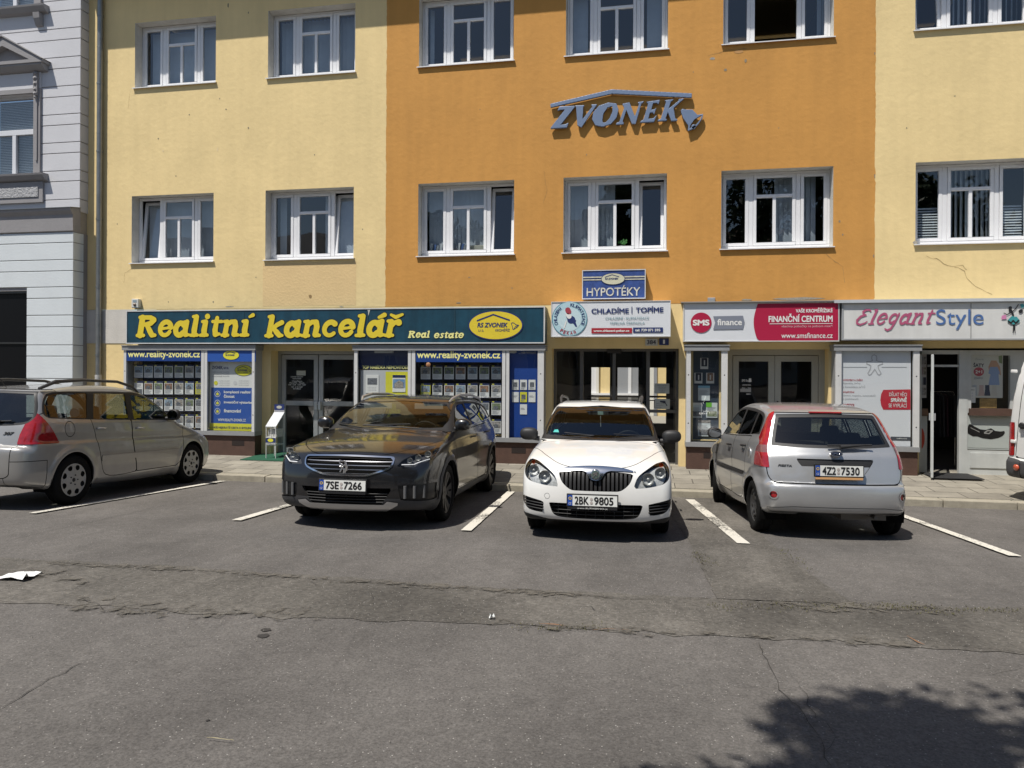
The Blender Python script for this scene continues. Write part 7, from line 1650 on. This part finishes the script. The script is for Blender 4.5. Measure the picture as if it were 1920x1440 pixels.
    V = sh.V; i = np.argmin(np.abs(V[:, 0] - 3.12) + np.abs(V[:, 2] - .86) + (V[:, 1] < 0) * 9); b = MB(); b.lathe([(.075, -.004), (.075, .004), (.06, .007), (.001, .008)], (V[i, 1], 3.12 - L / 2, .86), 'x', 24); b.build('fuel_flap', P, root)
    sh.finish(P)
    RB = lambda t, z: L / 2 - .18
    b = MB(); b.prism(ellipse(0, .915, .068, .03, 32), 'y', 3.75 - L / 2, 3.785 - L / 2); bd = b.build('badge', CHROME, root)
    b = MB(); b.prism(ellipse(0, .915, .058, .022, 32), 'y', 3.76 - L / 2, 3.788 - L / 2); b.build('badge_oval', mat('badge_dark', (.03, .04, .07), .3), bd)
    b = MB(); b.tube([(.036, 3.79 - L / 2, .913), (.01, 3.79 - L / 2, .923), (-.012, 3.79 - L / 2, .908), (-.034, 3.79 - L / 2, .919)], .004, 6); b.build('badge_script', CHROME, bd)
    e = empty('model_name'); e.parent = root; sh.seat(e, .555, .775, .010)
    text('FIESTA', (-.075, .075, -.012, .012), 0, PLASTIC, e, bold=.02, shear=.25, thick=.012)
    plate(root, '4Z2 7530', 3.855 - L / 2, .742, back=True, strip=('', mat('strip_orange', (.6, .33, .14), .5), PLATEK))
    for q in (-.7, -.3, .3, .7):
        b = MB(); b.lathe([(.013, 0), (.013, .006), (.001, .008)], (q, 3.90 - .2 * q * q - L / 2 + (-.055 if abs(q) > .5 else .0), .545), 'y', 14); b.build('parking_sensor', P, root)
    b = MB(); b.box(-.19, .19, 3.355 - L / 2, 3.42 - L / 2, 1.338, 1.36); b.build('brake_light', REDLENS, root, bevel=.01)
    b = MB(); b.tube([(-.06, 3.725 - L / 2, .985), (-.20, 3.725 - L / 2, 1.0), (-.34, 3.705 - L / 2, 1.01)], [.025, .015, .01], 8); b.tube([(.08, 3.72 - L / 2, 1.0), (-.42, 3.69 - L / 2, 1.01)], .012, 6); b.build('rear_wiper', PLASTIC, root)
    for sx in (-1, 1): door_mirror(root, sx * .82, 1.2 - L / 2, .985, sx, PLASTIC, (.105, .07, .075))
    cabin(root, L, 1.68, 1.2, 2.0, 2.85, .5, 1.13)
    STEEL = mat('rim_steel', (.10, .10, .10), .45, metal=.5, var=.15)
    for sx in (-1, 1):
        for ws, stx in ((.78, -.22), (3.266, 0)): wheel(root, sx * .735, ws, L, .29, .18, sx, 'steel', STEEL, stx)
    b = MB(); b.tube([(-.45, L / 2 - .5, .26), (-.42, L / 2 - .12, .25)], .022, 10); b.box(-.6, -.1, L / 2 - .75, L / 2 - .3, .2, .3); b.build('exhaust', mat('exhaust_steel', (.15, .14, .13), .5, metal=.8), root)
    place_car(root, x, y, yaw, sc, zs); return root

def beige_estate(x, y, yaw, sc=1.0, zs=1.0):
    root = empty('parked_car', (0, 0, 0), 'silver beige estate car with black roof rails and wheel covers at the left edge', 'car', 'cars parked along the kerb')
    P = paint('paint_beige', (.385, .377, .362), .5, .36, .08); L = 4.42
    sp = dict(L=L, W=1.757, H=1.54, wf=.85, wb=3.558, wr=.317, arch=.36, bow_f=.30, bow_r=.16, k=.08, rise=.08, crown=.05, glass=CARGLASS,
        side=[(.18, .2), (.05, .25), (-.005, .42), (.01, .56), (.06, .66), (.2, .765), (.55, .895), (.95, 1.0), (1.1, 1.06), (1.5, 1.29), (1.9, 1.46), (2.3, 1.53), (2.8, 1.55), (3.4, 1.53), (3.85, 1.485), (4.02, 1.45), (4.12, 1.28), (4.22, 1.05), (4.27, .90), (4.30, .79, 1), (4.40, .765), (4.425, .64), (4.41, .45), (4.36, .33), (4.2, .28), (3.9, .24), (2.2, .18), (.5, .18)],
        plan=[(0, .42), (.03, .64), (.14, .77), (.45, .855), (1.0, .878), (2.5, .878), (3.5, .87), (4.0, .83), (4.28, .74), (4.40, .58), (4.42, .3)],
        tz=[(.1, -.10), (.2, -.06), (.3, -.02), (.45, 0), (.6, 0), (.76, -.01), (.80, -.03), (.9, -.03), (1.02, -.05), (1.08, -.075), (1.25, -.14), (1.42, -.20), (1.55, -.28)],
        flares=[(.85, .385, .018), (3.558, .385, .018)], rear_lim=3.2,
        side_glass=[[(1.36, 1.05, 1), (2.30, 1.065, 1), (2.24, 1.42, 1), (1.98, 1.40), (1.66, 1.26)], [(2.42, 1.07, 1), (3.16, 1.09, 1), (3.02, 1.435, 1), (2.36, 1.435, 1)], [(3.28, 1.10, 1), (3.92, 1.13), (3.97, 1.2), (3.84, 1.40), (3.16, 1.43, 1)]],
        daylight=[(1.20, 1.02, 1), (3.9, 1.11), (4.0, 1.19), (3.86, 1.42), (3.1, 1.455), (2.3, 1.455), (1.94, 1.42), (1.58, 1.26)],
        doors=[('front_door', [(1.1, .98), (1.16, .45), (1.3, .32, 1), (2.26, .32, 1), (2.36, .7), (2.37, 1.06, 1), (1.2, 1.03, 1)]), ('rear_door', [(2.27, .32, 1), (2.94, .33), (3.1, .7), (3.22, 1.09, 1), (2.38, 1.06, 1), (2.37, .7)])], handles=[(2.2, .93, .18), (3.04, .955, .18)])
    sh = Shell(sp, root); std_cuts(sh, sp)
    sh.part('windscreen', CARGLASS, np.maximum(polysdf([(-.73, 1.09), (.73, 1.09), (.58, 1.45), (-.58, 1.45)], sh.V[:, 1], sh.V[:, 2]), sh.V[:, 0] - 2.2), .004, line=False)
    rg = smooth_poly([(-.60, 1.445, 1), (0, 1.455), (.60, 1.445, 1), (.68, 1.25), (.70, 1.12), (.62, 1.045), (.3, 1.02), (-.3, 1.02), (-.62, 1.045), (-.70, 1.12), (-.68, 1.25)], 5)
    sh.part('rear_window', CARGLASS, np.maximum(sh.field('B', rg, -.03), 3.7 - sh.V[:, 0]), .006, line=False)
    sh.part('rear_window_border', PLASTIC, np.maximum(sh.field('B', rg), 3.7 - sh.V[:, 0]), .003)
    for v, sx in (('L', 1), ('R', -1)):
        V = sh.V
        side_p = smooth_poly([(4.14, 1.15), (4.22, 1.0), (4.1, .80, 1), (4.6, .80, 1), (4.6, 1.15)], 3)
        d = np.maximum(polysdf([(sx * .585, .80), (sx * .59, .92), (sx * .635, 1.12), (sx * .69, 1.19), (sx * .95, 1.19), (sx * .95, .80)], V[:, 1], V[:, 2]), polysdf([(3.80, .80), (3.93, 1.0), (4.07, 1.19), (4.6, 1.19), (4.6, .80)], V[:, 0], V[:, 2]))
        Ti = sh.take(d); sh.inner.append(Ti); o = sh.last_patch(Ti, 'tail_light', REDLENS, -.008, root)
        sh.part('rub_strip', P, np.maximum(sh.field(v, [(1.25, .50), (3.1, .52), (3.1, .60), (1.25, .58)]), np.abs(sh.V[:, 0] - 2.15) - .9), -.008)
    tg = smooth_poly([(-.72, 1.47, 1), (.72, 1.47, 1), (.73, 1.17, 1), (.66, 1.1), (.60, .9), (.58, .45), (.5, .40, 1), (-.5, .40, 1), (-.58, .45), (-.60, .9), (-.66, 1.1), (-.73, 1.17, 1)], 4)
    sh.ring('tailgate_seam', SEAM, lambda: np.maximum(sh.field('B', tg), 3.7 - sh.V[:, 0]))
    sh.part('tailgate', P, np.maximum(sh.field('B', tg), 3.7 - sh.V[:, 0]), 0)
    sh.ring('bumper_groove', SEAM, lambda: np.maximum(np.maximum(sh.V[:, 2] - .60, 4.0 - sh.V[:, 0]), .5 - np.abs(sh.V[:, 1])), .004, .004)
    sh.ring('fuel_flap_seam', SEAM, lambda: np.maximum(np.hypot(sh.V[:, 0] - 3.62, (sh.V[:, 2] - .97) / 1.15) - .085, .4 + sh.V[:, 1]), .004, .004)
    hl = smooth_poly([(.36, .62, 1), (.5, .70), (.72, .84), (.80, .84), (.77, .68), (.6, .62)], 4)
    for q in (hl, [(-a, b) for a, b in hl]): sh.part('headlight', LAMPIN, np.maximum(polysdf(q, sh.V[:, 1], sh.V[:, 2]), sh.V[:, 0] - .8), 0)
    side_doors(sh, sp, P, CHROME if False else P); sh.finish(P)
    e = empty('model_name'); e.parent = root; sh.seat(e, -.44, .93, .004)
    text('307', (-.07, .07, -.02, .02), 0, PLASTIC, e, bold=.02, shear=.3, thick=.012)
    for sx in (-1, 1):
        b = MB(); b.tube([(sx * .60, 1.95 - L / 2, 1.45), (sx * .635, 2.15 - L / 2, 1.535), (sx * .645, 2.5 - L / 2, 1.60), (sx * .645, 3.2 - L / 2, 1.605), (sx * .64, 3.7 - L / 2, 1.575), (sx * .61, 3.95 - L / 2, 1.48)], [.014, .022, .02, .02, .026, .02], 8); b.build('roof_rail', mat('rail_black', (.05, .05, .05), .4), root)
        door_mirror(root, sx * .86, 1.48 - L / 2, 1.085, sx, PLASTIC, (.11, .08, .085))
    b = MB(); b.tube([(0, 3.85 - L / 2, 1.49), (0, 4.15 - L / 2, 1.78)], .004, 5); b.build('aerial', PLASTIC, root)
    b = MB(); b.tube([(.0, 4.24 - L / 2, 1.055), (-.3, 4.22 - L / 2, 1.08)], .012, 6); b.tube([(.1, 4.25 - L / 2, 1.06), (-.45, 4.2 - L / 2, 1.085)], .008, 6); b.build('rear_wiper', PLASTIC, root)
    cabin(root, L, 1.75, 1.45, 2.25, 3.1, .54, 1.2)
    CAP = mat('cap_silver', (.42, .42, .41), .42, metal=.3, var=.12)
    for sx in (-1, 1):
        for ws in (.85, 3.558): wheel(root, sx * .772, ws, L, .317, .195, sx, 'cap', CAP)
    plate(root, '', 4.345 - L / 2, .70, back=True)
    place_car(root, x, y, yaw, sc, zs); return root
# ------------------------------------------------------------------ parked cars and the van
white_hatch(2.026, -4.25, .035, 1.01, 1.01)
dark_estate(-.81, -3.88, .025, 1.055)
silver_hatch(4.57, -3.75, math.pi + .094, .985, 1.07)
beige_estate(-5.99, -4.14, math.pi + .01, .985, 1.09)

def white_van(x, y, yaw):
    root = empty('delivery_van', (0, 0, 0), 'white delivery van with dark bumper corner and tall red lamp at the right edge', 'van')
    P = paint('paint_van', (.74, .74, .72), 0, .4, .05); L = 5.4; GREY = mat('cladding_grey', (.055, .055, .058), .6, var=.1)
    sp = dict(L=L, W=2.05, H=2.5, wf=.95, wb=4.4, wr=.34, arch=.39, bow_f=.2, bow_r=.02, k=.07, rise=.0, crown=.03, h=.04, rear_lim=4.5,
        side=[(.2, .25), (.0, .4), (.0, .8), (.25, 1.1), (.9, 1.3), (1.3, 1.75), (1.7, 2.3), (2.1, 2.47), (3.5, 2.52), (5.2, 2.50), (5.34, 2.40, 1), (5.37, 1.5), (5.38, .62, 1), (5.43, .58), (5.44, .42), (5.38, .35), (4.0, .30), (1.2, .2)],
        plan=[(0, .5), (.05, .75), (.3, .93), (.9, 1.02), (3, 1.025), (5.0, 1.02), (5.36, 1.0), (5.44, .93), (5.44, .5)],
        tz=[(.1, -.06), (.3, -.01), (.6, 0), (1.1, -.01), (1.5, -.06), (2.2, -.21), (2.5, -.33)],
        side_glass=[[(1.2, 1.35, 1), (2.1, 1.32, 1), (2.1, 2.0, 1), (1.65, 2.0)]], daylight=[(1.1, 1.30, 1), (2.16, 1.27, 1), (2.16, 2.05, 1), (1.6, 2.05)],
        doors=[('front_door', [(1.1, 1.2), (1.3, .42, 1), (2.2, .42, 1), (2.22, 2.15, 1), (1.6, 2.12)])], handles=[(2.08, 1.05, .2)])
    sh = Shell(sp, root); std_cuts(sh, sp)
    sh.part('windscreen', CARGLASS, np.maximum(polysdf([(-.85, 1.4), (.85, 1.4), (.74, 2.25), (-.74, 2.25)], sh.V[:, 1], sh.V[:, 2]), sh.V[:, 0] - 2.0), .004)
    for sx in (1, -1):
        V = sh.V; sh.part('tail_light', REDLENS, np.maximum(polysdf([(sx * .87, .66), (sx * .87, 1.16), (sx * 1.2, 1.16), (sx * 1.2, .66)], V[:, 1], V[:, 2]), 5.2 - V[:, 0]), -.008)
        V = sh.V; sh.part('bumper_corner', GREY, np.maximum(polysdf([(sx * .72, .22), (sx * .72, .60), (sx * 1.2, .65), (sx * 1.2, .15)], V[:, 1], V[:, 2]), 4.9 - V[:, 0]), -.012)
        sh.ring('rear_door_seam', SEAM, lambda: sh.field('B', [(sx * .005, .64), (sx * .85, .64), (sx * .70, 2.30), (sx * .005, 2.36)]), .006)
        sh.part('rear_door', P, sh.field('B', [(sx * .005, .64), (sx * .85, .64), (sx * .70, 2.30), (sx * .005, 2.36)]), 0)
        for z in (.85, 1.9): rbox('door_hinge', sx * .88 - .04, sx * .88 + .04, L / 2 - .06, L / 2 - .005, z, z + .05, P, root, .012)
    V = sh.V; sh.part('rear_bumper', GREY, np.maximum(np.maximum(V[:, 2] - .60, .36 - V[:, 2]), 5.2 - V[:, 0]), -.004)
    for sx in (-1, 1):
        b = MB(); b.lathe([(.045, 0), (.045, .02), (.001, .022)], (sx * .76, L / 2 + .035, .50), 'y', 18); b.build('reflector', mat('reflector_red', (.5, .08, .03), .3, coat=1), root)
        door_mirror(root, sx * 1.03, 1.5 - L / 2, 1.5, sx, PLASTIC, (.13, .09, .2))
    b = MB(); b.lathe([(.05, 0), (.05, .015), (.001, .02)], (.72, L / 2 - .02, 1.12), 'y', 18); b.box(.60, .72, L / 2 - .01, L / 2 + .03, 1.10, 1.15); b.build('handle', PLASTIC, root)
    side_doors(sh, sp, P, PLASTIC); sh.finish(P)
    b = MB(); b.card(-.20, .20, -.05, .05, 0); e = b.build('number_plate', PLATEW, root); e.location = (.35, L / 2 + .02, 1.0); e.rotation_euler = (0, 0, math.pi)
    for sx in (-1, 1):
        for ws in (.95, 4.4): wheel(root, sx * .90, ws, L, .34, .22, sx, 'steel', mat('rim_van', (.25, .25, .25), .5, metal=.5))
    root.rotation_euler = (0, 0, yaw); root.location = (x, y, -.075); return root
white_van(10.86, -2.02, math.radians(110))

# ------------------------------------------------------------------ newspaper rack beside the office door
RX, RY = at(508, 850, -.55)[0], -.55
rack = empty('newspaper_rack', (RX, RY, gz(RY)), 'white wire newspaper rack with navy header standing on the green mat', 'rack')
RW = mat('rack_white', (.66, .66, .64), .45); hw = .105
b = MB(); D = .34; zt, zb = .62, .92
for x in (-hw, hw): b.tube([(x, 0, 0), (x, 0, .66)], .009, 6); b.tube([(x, D, 0), (x, D, 1.02)], .009, 6); b.tube([(x, 0, .28), (x, D, .28)], .006, 6); b.tube([(x, 0, zt + .04), (x, D, zb)], .007, 6)
b.tube([(-hw, 0, .28), (hw, 0, .28)], .006, 6); b.tube([(-hw, D, .28), (hw, D, .28)], .006, 6)
for k in range(3): x = -hw + hw * k; b.tube([(x, 0, .44), (x, 0, .66)], .006, 6)
b.tube([(-hw, 0, .44), (hw, 0, .44)], .006, 6); b.build('rack_frame', RW, rack)
b = MB(); b.prism([(-.012, zt + .03), (-.012, zt + .05), (D, zb + .02), (D, zb)], 'x', -hw - .01, hw + .01); b.build('lid', mat('acrylic_white', (.62, .64, .65), .25), rack)
b = MB(); b.box(-hw, hw, .01, D, .44, .46); b.box(-hw + .01, hw - .01, .05, D - .02, .46, .60); b.build('newspaper_stack', mat('newsprint', (.50, .50, .47), .85, var=.25, scale=30), rack)
b = MB(); b.box(-hw, hw, -.018, -.01, .30, .43); l = b.build('label_board', WHT, rack); b = MB(); b.card(-hw, hw, .335, .43, -.0205); b.build('label_field', NAVYTXT, l); shape('label_ellipse', [ellipse(0, .385, .062, .035, 24)], -.023, YLW2, l); text('RealitNoviny', (-hw + .01, hw - .01, .308, .326), -.022, INK, l, bold=.03)
b = MB(); b.box(-hw - .005, hw + .005, D - .01, D + .0, .98, 1.10); l = b.build('header_board', NAVYTXT, rack); shape('label_ellipse', [ellipse(0, 1.04, .06, .032, 24)], D - .014, mat('logo_pale', (.45, .45, .38), .5), l)
b = MB(); b.box(-hw, hw, D - .008, D, .90, .98); b.build('back_board', mat('rack_grey', (.35, .35, .38), .5), rack)

# ------------------------------------------------------------------ litter and weeds
def litter(name, px, w, h, m, label, cat, crumple=.02):
    x, y = gat(*px); b = MB(); n = 6; vs = []
    for j in range(n):
        for i in range(n):
            u, v = i / (n - 1) - .5, j / (n - 1) - .5; p = lie(x + u * w + random.gauss(0, w * .04), y + v * h + random.gauss(0, h * .05), .016 + abs(random.gauss(0, crumple))); vs.append(p)
    b.add(vs, [(j * n + i, j * n + i + 1, (j + 1) * n + i + 1, (j + 1) * n + i) for j in range(n - 1) for i in range(n - 1)], 0, False); return thing(name, b, m, label, cat)
LIT = mat('litter_white', (.72, .73, .72), .7)
litter('paper_scrap', (36, 1085), .25, .22, LIT, 'crumpled white paper lying on the rough asphalt strip at the left edge', 'litter', .02)
litter('paper_scrap', (922, 1162), .035, .035, LIT, 'tiny white scrap lying on the lower seam of the rough asphalt strip', 'litter', .010)
litter('straw_blade', (412, 1392), .12, .003, mat('straw', (.45, .40, .26), .8), 'thin pale straw lying alone on the smooth foreground asphalt', 'litter', .002)
OIL = mat('oil_stain', (.035, .032, .03), .7)
for px, r in (((498, 1182), .04), ((493, 1193), .045), ((390, 1352), .012)):
    x, y = gat(*px); sheet('oil_spot', [(x + r * random.uniform(.5, 1.1) * math.cos(a), y + r * random.uniform(.5, 1.1) * math.sin(a)) for a in np.linspace(0, 6.28, 12)[:-1]], OIL, .005)
def tufts(name, spots, m, n, hgt, spread):
    b = MB()
    for px in spots:
        cx, cy = gat(*px)
        for _ in range(n):
            x, y = cx + random.gauss(0, spread), cy + random.gauss(0, spread); a = random.uniform(0, 6.28); l = hgt * random.uniform(.4, 1); w = .004; dx, dy = math.cos(a), math.sin(a); z = lie(x, y, .012)[2]
            b.add([(x - dy * w, y + dx * w, z), (x + dy * w, y - dx * w, z), (x + dx * l * .6, y + dy * l * .6, z + l * .7)], [(0, 1, 2)])
    return tag(b.build(name, m), kind='stuff', label='sparse low weeds and moss growing from the asphalt seams', cat='weeds')
tufts('weeds', [(1306 + 8 * k * .5, 1040 + 5 * k) for k in range(5)] + [(1480, 1042), (1492, 1050), (1470, 1034), (1500, 1058), (1516, 1072)] + [(1345 + 14 * k, 1140 + random.randint(-4, 6)) for k in range(0, 30, 2)] + [(1680 + 20 * k, 1146 + random.randint(-3, 5)) for k in range(12)] + [(980 + 30 * k, 1180) for k in range(6)] + [(1730 + 18 * k, 948 + .2 * k) for k in range(8)], mat('weed_green', (.085, .08, .03), .9, var=.5, scale=20), 20, .022, .05)
def chips():
    b = MB()
    for _ in range(260):
        px, py = random.uniform(0, 1920), (random.uniform(1000, 1440) if random.random() < .55 else random.gauss(1150, 28)); x, y = gat(px, max(py, 990)); r = random.uniform(.0025, .0055); vs = [lie(x + r * random.uniform(.5, 1) * math.cos(a), y + r * random.uniform(.5, 1) * math.sin(a), .003) for a in (0, 1.3, 2.5, 3.8, 5.1)]; vs.append(lie(x, y, .012 + r * .5)); b.add(vs, [(i, (i + 1) % 5, 5) for i in range(5)])
    return tag(b.build('loose_grit', mat('grit', (.34, .31, .27), .9, var=.4, scale=60)), kind='stuff', label='pale loose grit scattered over the asphalt', cat='grit')
chips()

# ------------------------------------------------------------------ behind the camera: trees and houses of the square (their shade and reflections are in the picture)
LEAF = [mat('leaf_%d' % i, c, .6, var=.35, scale=2.5) for i, c in enumerate(((.030, .062, .014), (.045, .085, .020), (.022, .045, .012)))]
BARK = mat('bark', (.09, .07, .05), .95, var=.35, scale=9, bump=.02, bscale=18)
def tree(x, y, h, r, cz, n, label, seed, leaf=.17, nc=34):
    rr = random.Random(seed); z0 = gz(y); root = empty('tree', (x, y, z0), label, 'tree', 'trees of the square'); b = MB(); cl = []
    b.tube([(0, 0, -.1), (.05, .03, h * .25), (-.04, .05, h * .45), (.02, 0, h * .7)], [r * .085, r * .07, r * .055, r * .02], 10)
    for k in range(12):
        a = k * 2.4 + rr.uniform(-.3, .3); z = h * rr.uniform(.34, .6); l = r * rr.uniform(.55, .9); e = (l * math.cos(a), l * math.sin(a), z + rr.uniform(.2, .9) * (h - z) * .6)
        b.tube([(0, 0, z), (e[0] * .5, e[1] * .5, z + (e[2] - z) * .6), e], [r * .035, r * .022, r * .008], 6); cl.append((Vector(e), r * rr.uniform(.28, .42)))
    for _ in range(nc):
        while True:
            p = Vector((rr.uniform(-1, 1), rr.uniform(-1, 1), rr.uniform(-1, 1)))
            if p.length < 1: break
        p = p.normalized() * p.length ** .45; k = .86 if nc < 50 else .94; cl.append((Vector((p.x * r * k, p.y * r * k, cz + p.z * (h - cz) * k)), r * rr.uniform(.18, .36) * (1 if nc < 50 else .6)))
    b.build('trunk', BARK, root); lv = MB(); vs = []; fs = []; ms = []
    R = np.random.default_rng(seed)
    for _ in range(n):
        c, q = cl[R.integers(len(cl))]; d = R.normal(size=3); d /= np.linalg.norm(d); p = np.array(c) + d * q * R.random() ** .4
        u = R.normal(size=3); u /= np.linalg.norm(u); v = np.cross(u, R.normal(size=3)); v /= np.linalg.norm(v); s = leaf * R.uniform(.6, 1.2); k = len(vs)
        vs += [p - u * s, p + v * s * .45, p + u * s, p - v * s * .45]; fs.append((k, k + 1, k + 2, k + 3)); ms.append(int(R.integers(3)))
    me = bpy.data.meshes.new('crown'); me.from_pydata([tuple(v) for v in vs], [], fs); [me.materials.append(m) for m in LEAF]; me.polygons.foreach_set('material_index', ms); me.update(); link('crown', me, root); return root
tree(2.92, -15.85, 10.0, 2.75, 7.2, 45000, 'leafy tree right behind the viewer whose crown shades the lower right asphalt', 3, .11, 120)
tree(10.5, -24, 14, 4.6, 8.5, 9000, 'tall dark tree across the square mirrored in the right orange window', 5, .26)
tree(17.0, -27, 12, 4.2, 7.5, 7000, 'broad tree farthest to the right across the square', 8, .26)
tree(-9.5, -30, 11, 4.0, 7.0, 7000, 'rounded tree left of the marquee across the square', 11, .26)
RT_ = mat('roof_tiles', (.16, .10, .075), .85, var=.25, scale=6); RG = mat('roof_grey', (.13, .13, .135), .8, var=.2, scale=6)
def far_house(x0, x1, h, m, rm, label):
    y = -46; root = empty('town_house', ((x0 + x1) / 2, y, gz(y)), label, 'building', 'houses across the square'); w = (x1 - x0) / 2; b = MB(); b.box(-w, w, -9, 0, -1, h); b.build('wall', m, root)
    b = MB(); b.prism([(.4, h), (-4.5, h + 4.6), (-9.4, h)], 'x', -w - .05, w + .05); b.build('roof', rm, root); b = MB(); b.box(-w * .4, -w * .4 + .8, -3.2, -2.4, h + 2, h + 5.2); b.build('chimney', BROWN, root)
    n = max(2, int(2 * w / 2.8))
    for j in range(int(h / 3.4)):
        for i in range(n):
            X = -w + 2 * w * (i + .5) / n; b = MB(); ring_box(b, X - .6, X + .6, 1.2 + 3.4 * j, 2.9 + 3.4 * j, .08, .0, .04); b.box(X - .04, X + .04, .0, .04, 1.28 + 3.4 * j, 2.82 + 3.4 * j); f = b.build('window', PVC, root); f.rotation_euler = (0, 0, 0); p = MB(); p.card(X - .55, X + .55, 1.25 + 3.4 * j, 2.85 + 3.4 * j, .012); p.build('pane', mat('far_pane', (.03, .04, .05), .08), f)
    return root
far_house(-46, -24, 9.5, WHR, RG, 'long cream house with a grey roof far left across the square'); far_house(-24, -8, 8.0, mat('house_pink', (.52, .38, .30), .9), RT_, 'pink house with a red tiled roof across the square'); far_house(-8, 9, 9.8, mat('house_cream', (.60, .54, .40), .9), RG, 'cream house with a grey roof opposite the entrance'); far_house(9, 30, 8.6, GL_, RT_, 'pale blue house with a red tiled roof across the square')
mq = empty('marquee', (-9.0, -21.0, gz(-21)), 'white pointed market marquee standing across the square', 'tent'); TW = mat('tent_white', (.72, .72, .70), .8)
b = MB(); b.add([(-2.2, -2.2, 2.3), (2.2, -2.2, 2.3), (2.2, 2.2, 2.3), (-2.2, 2.2, 2.3), (0, 0, 3.6)], [(0, 1, 4), (1, 2, 4), (2, 3, 4), (3, 0, 4)]); b.box(-2.2, 2.2, -2.22, -2.19, 2.0, 2.3); b.box(-2.2, 2.2, 2.19, 2.22, 2.0, 2.3); b.build('canopy', TW, mq)
for x in (-2.15, 2.15):
    for y in (-2.15, 2.15): b = MB(); b.tube([(x, y, 0), (x, y, 2.3)], .03, 8); b.build('leg', ALUM, mq)
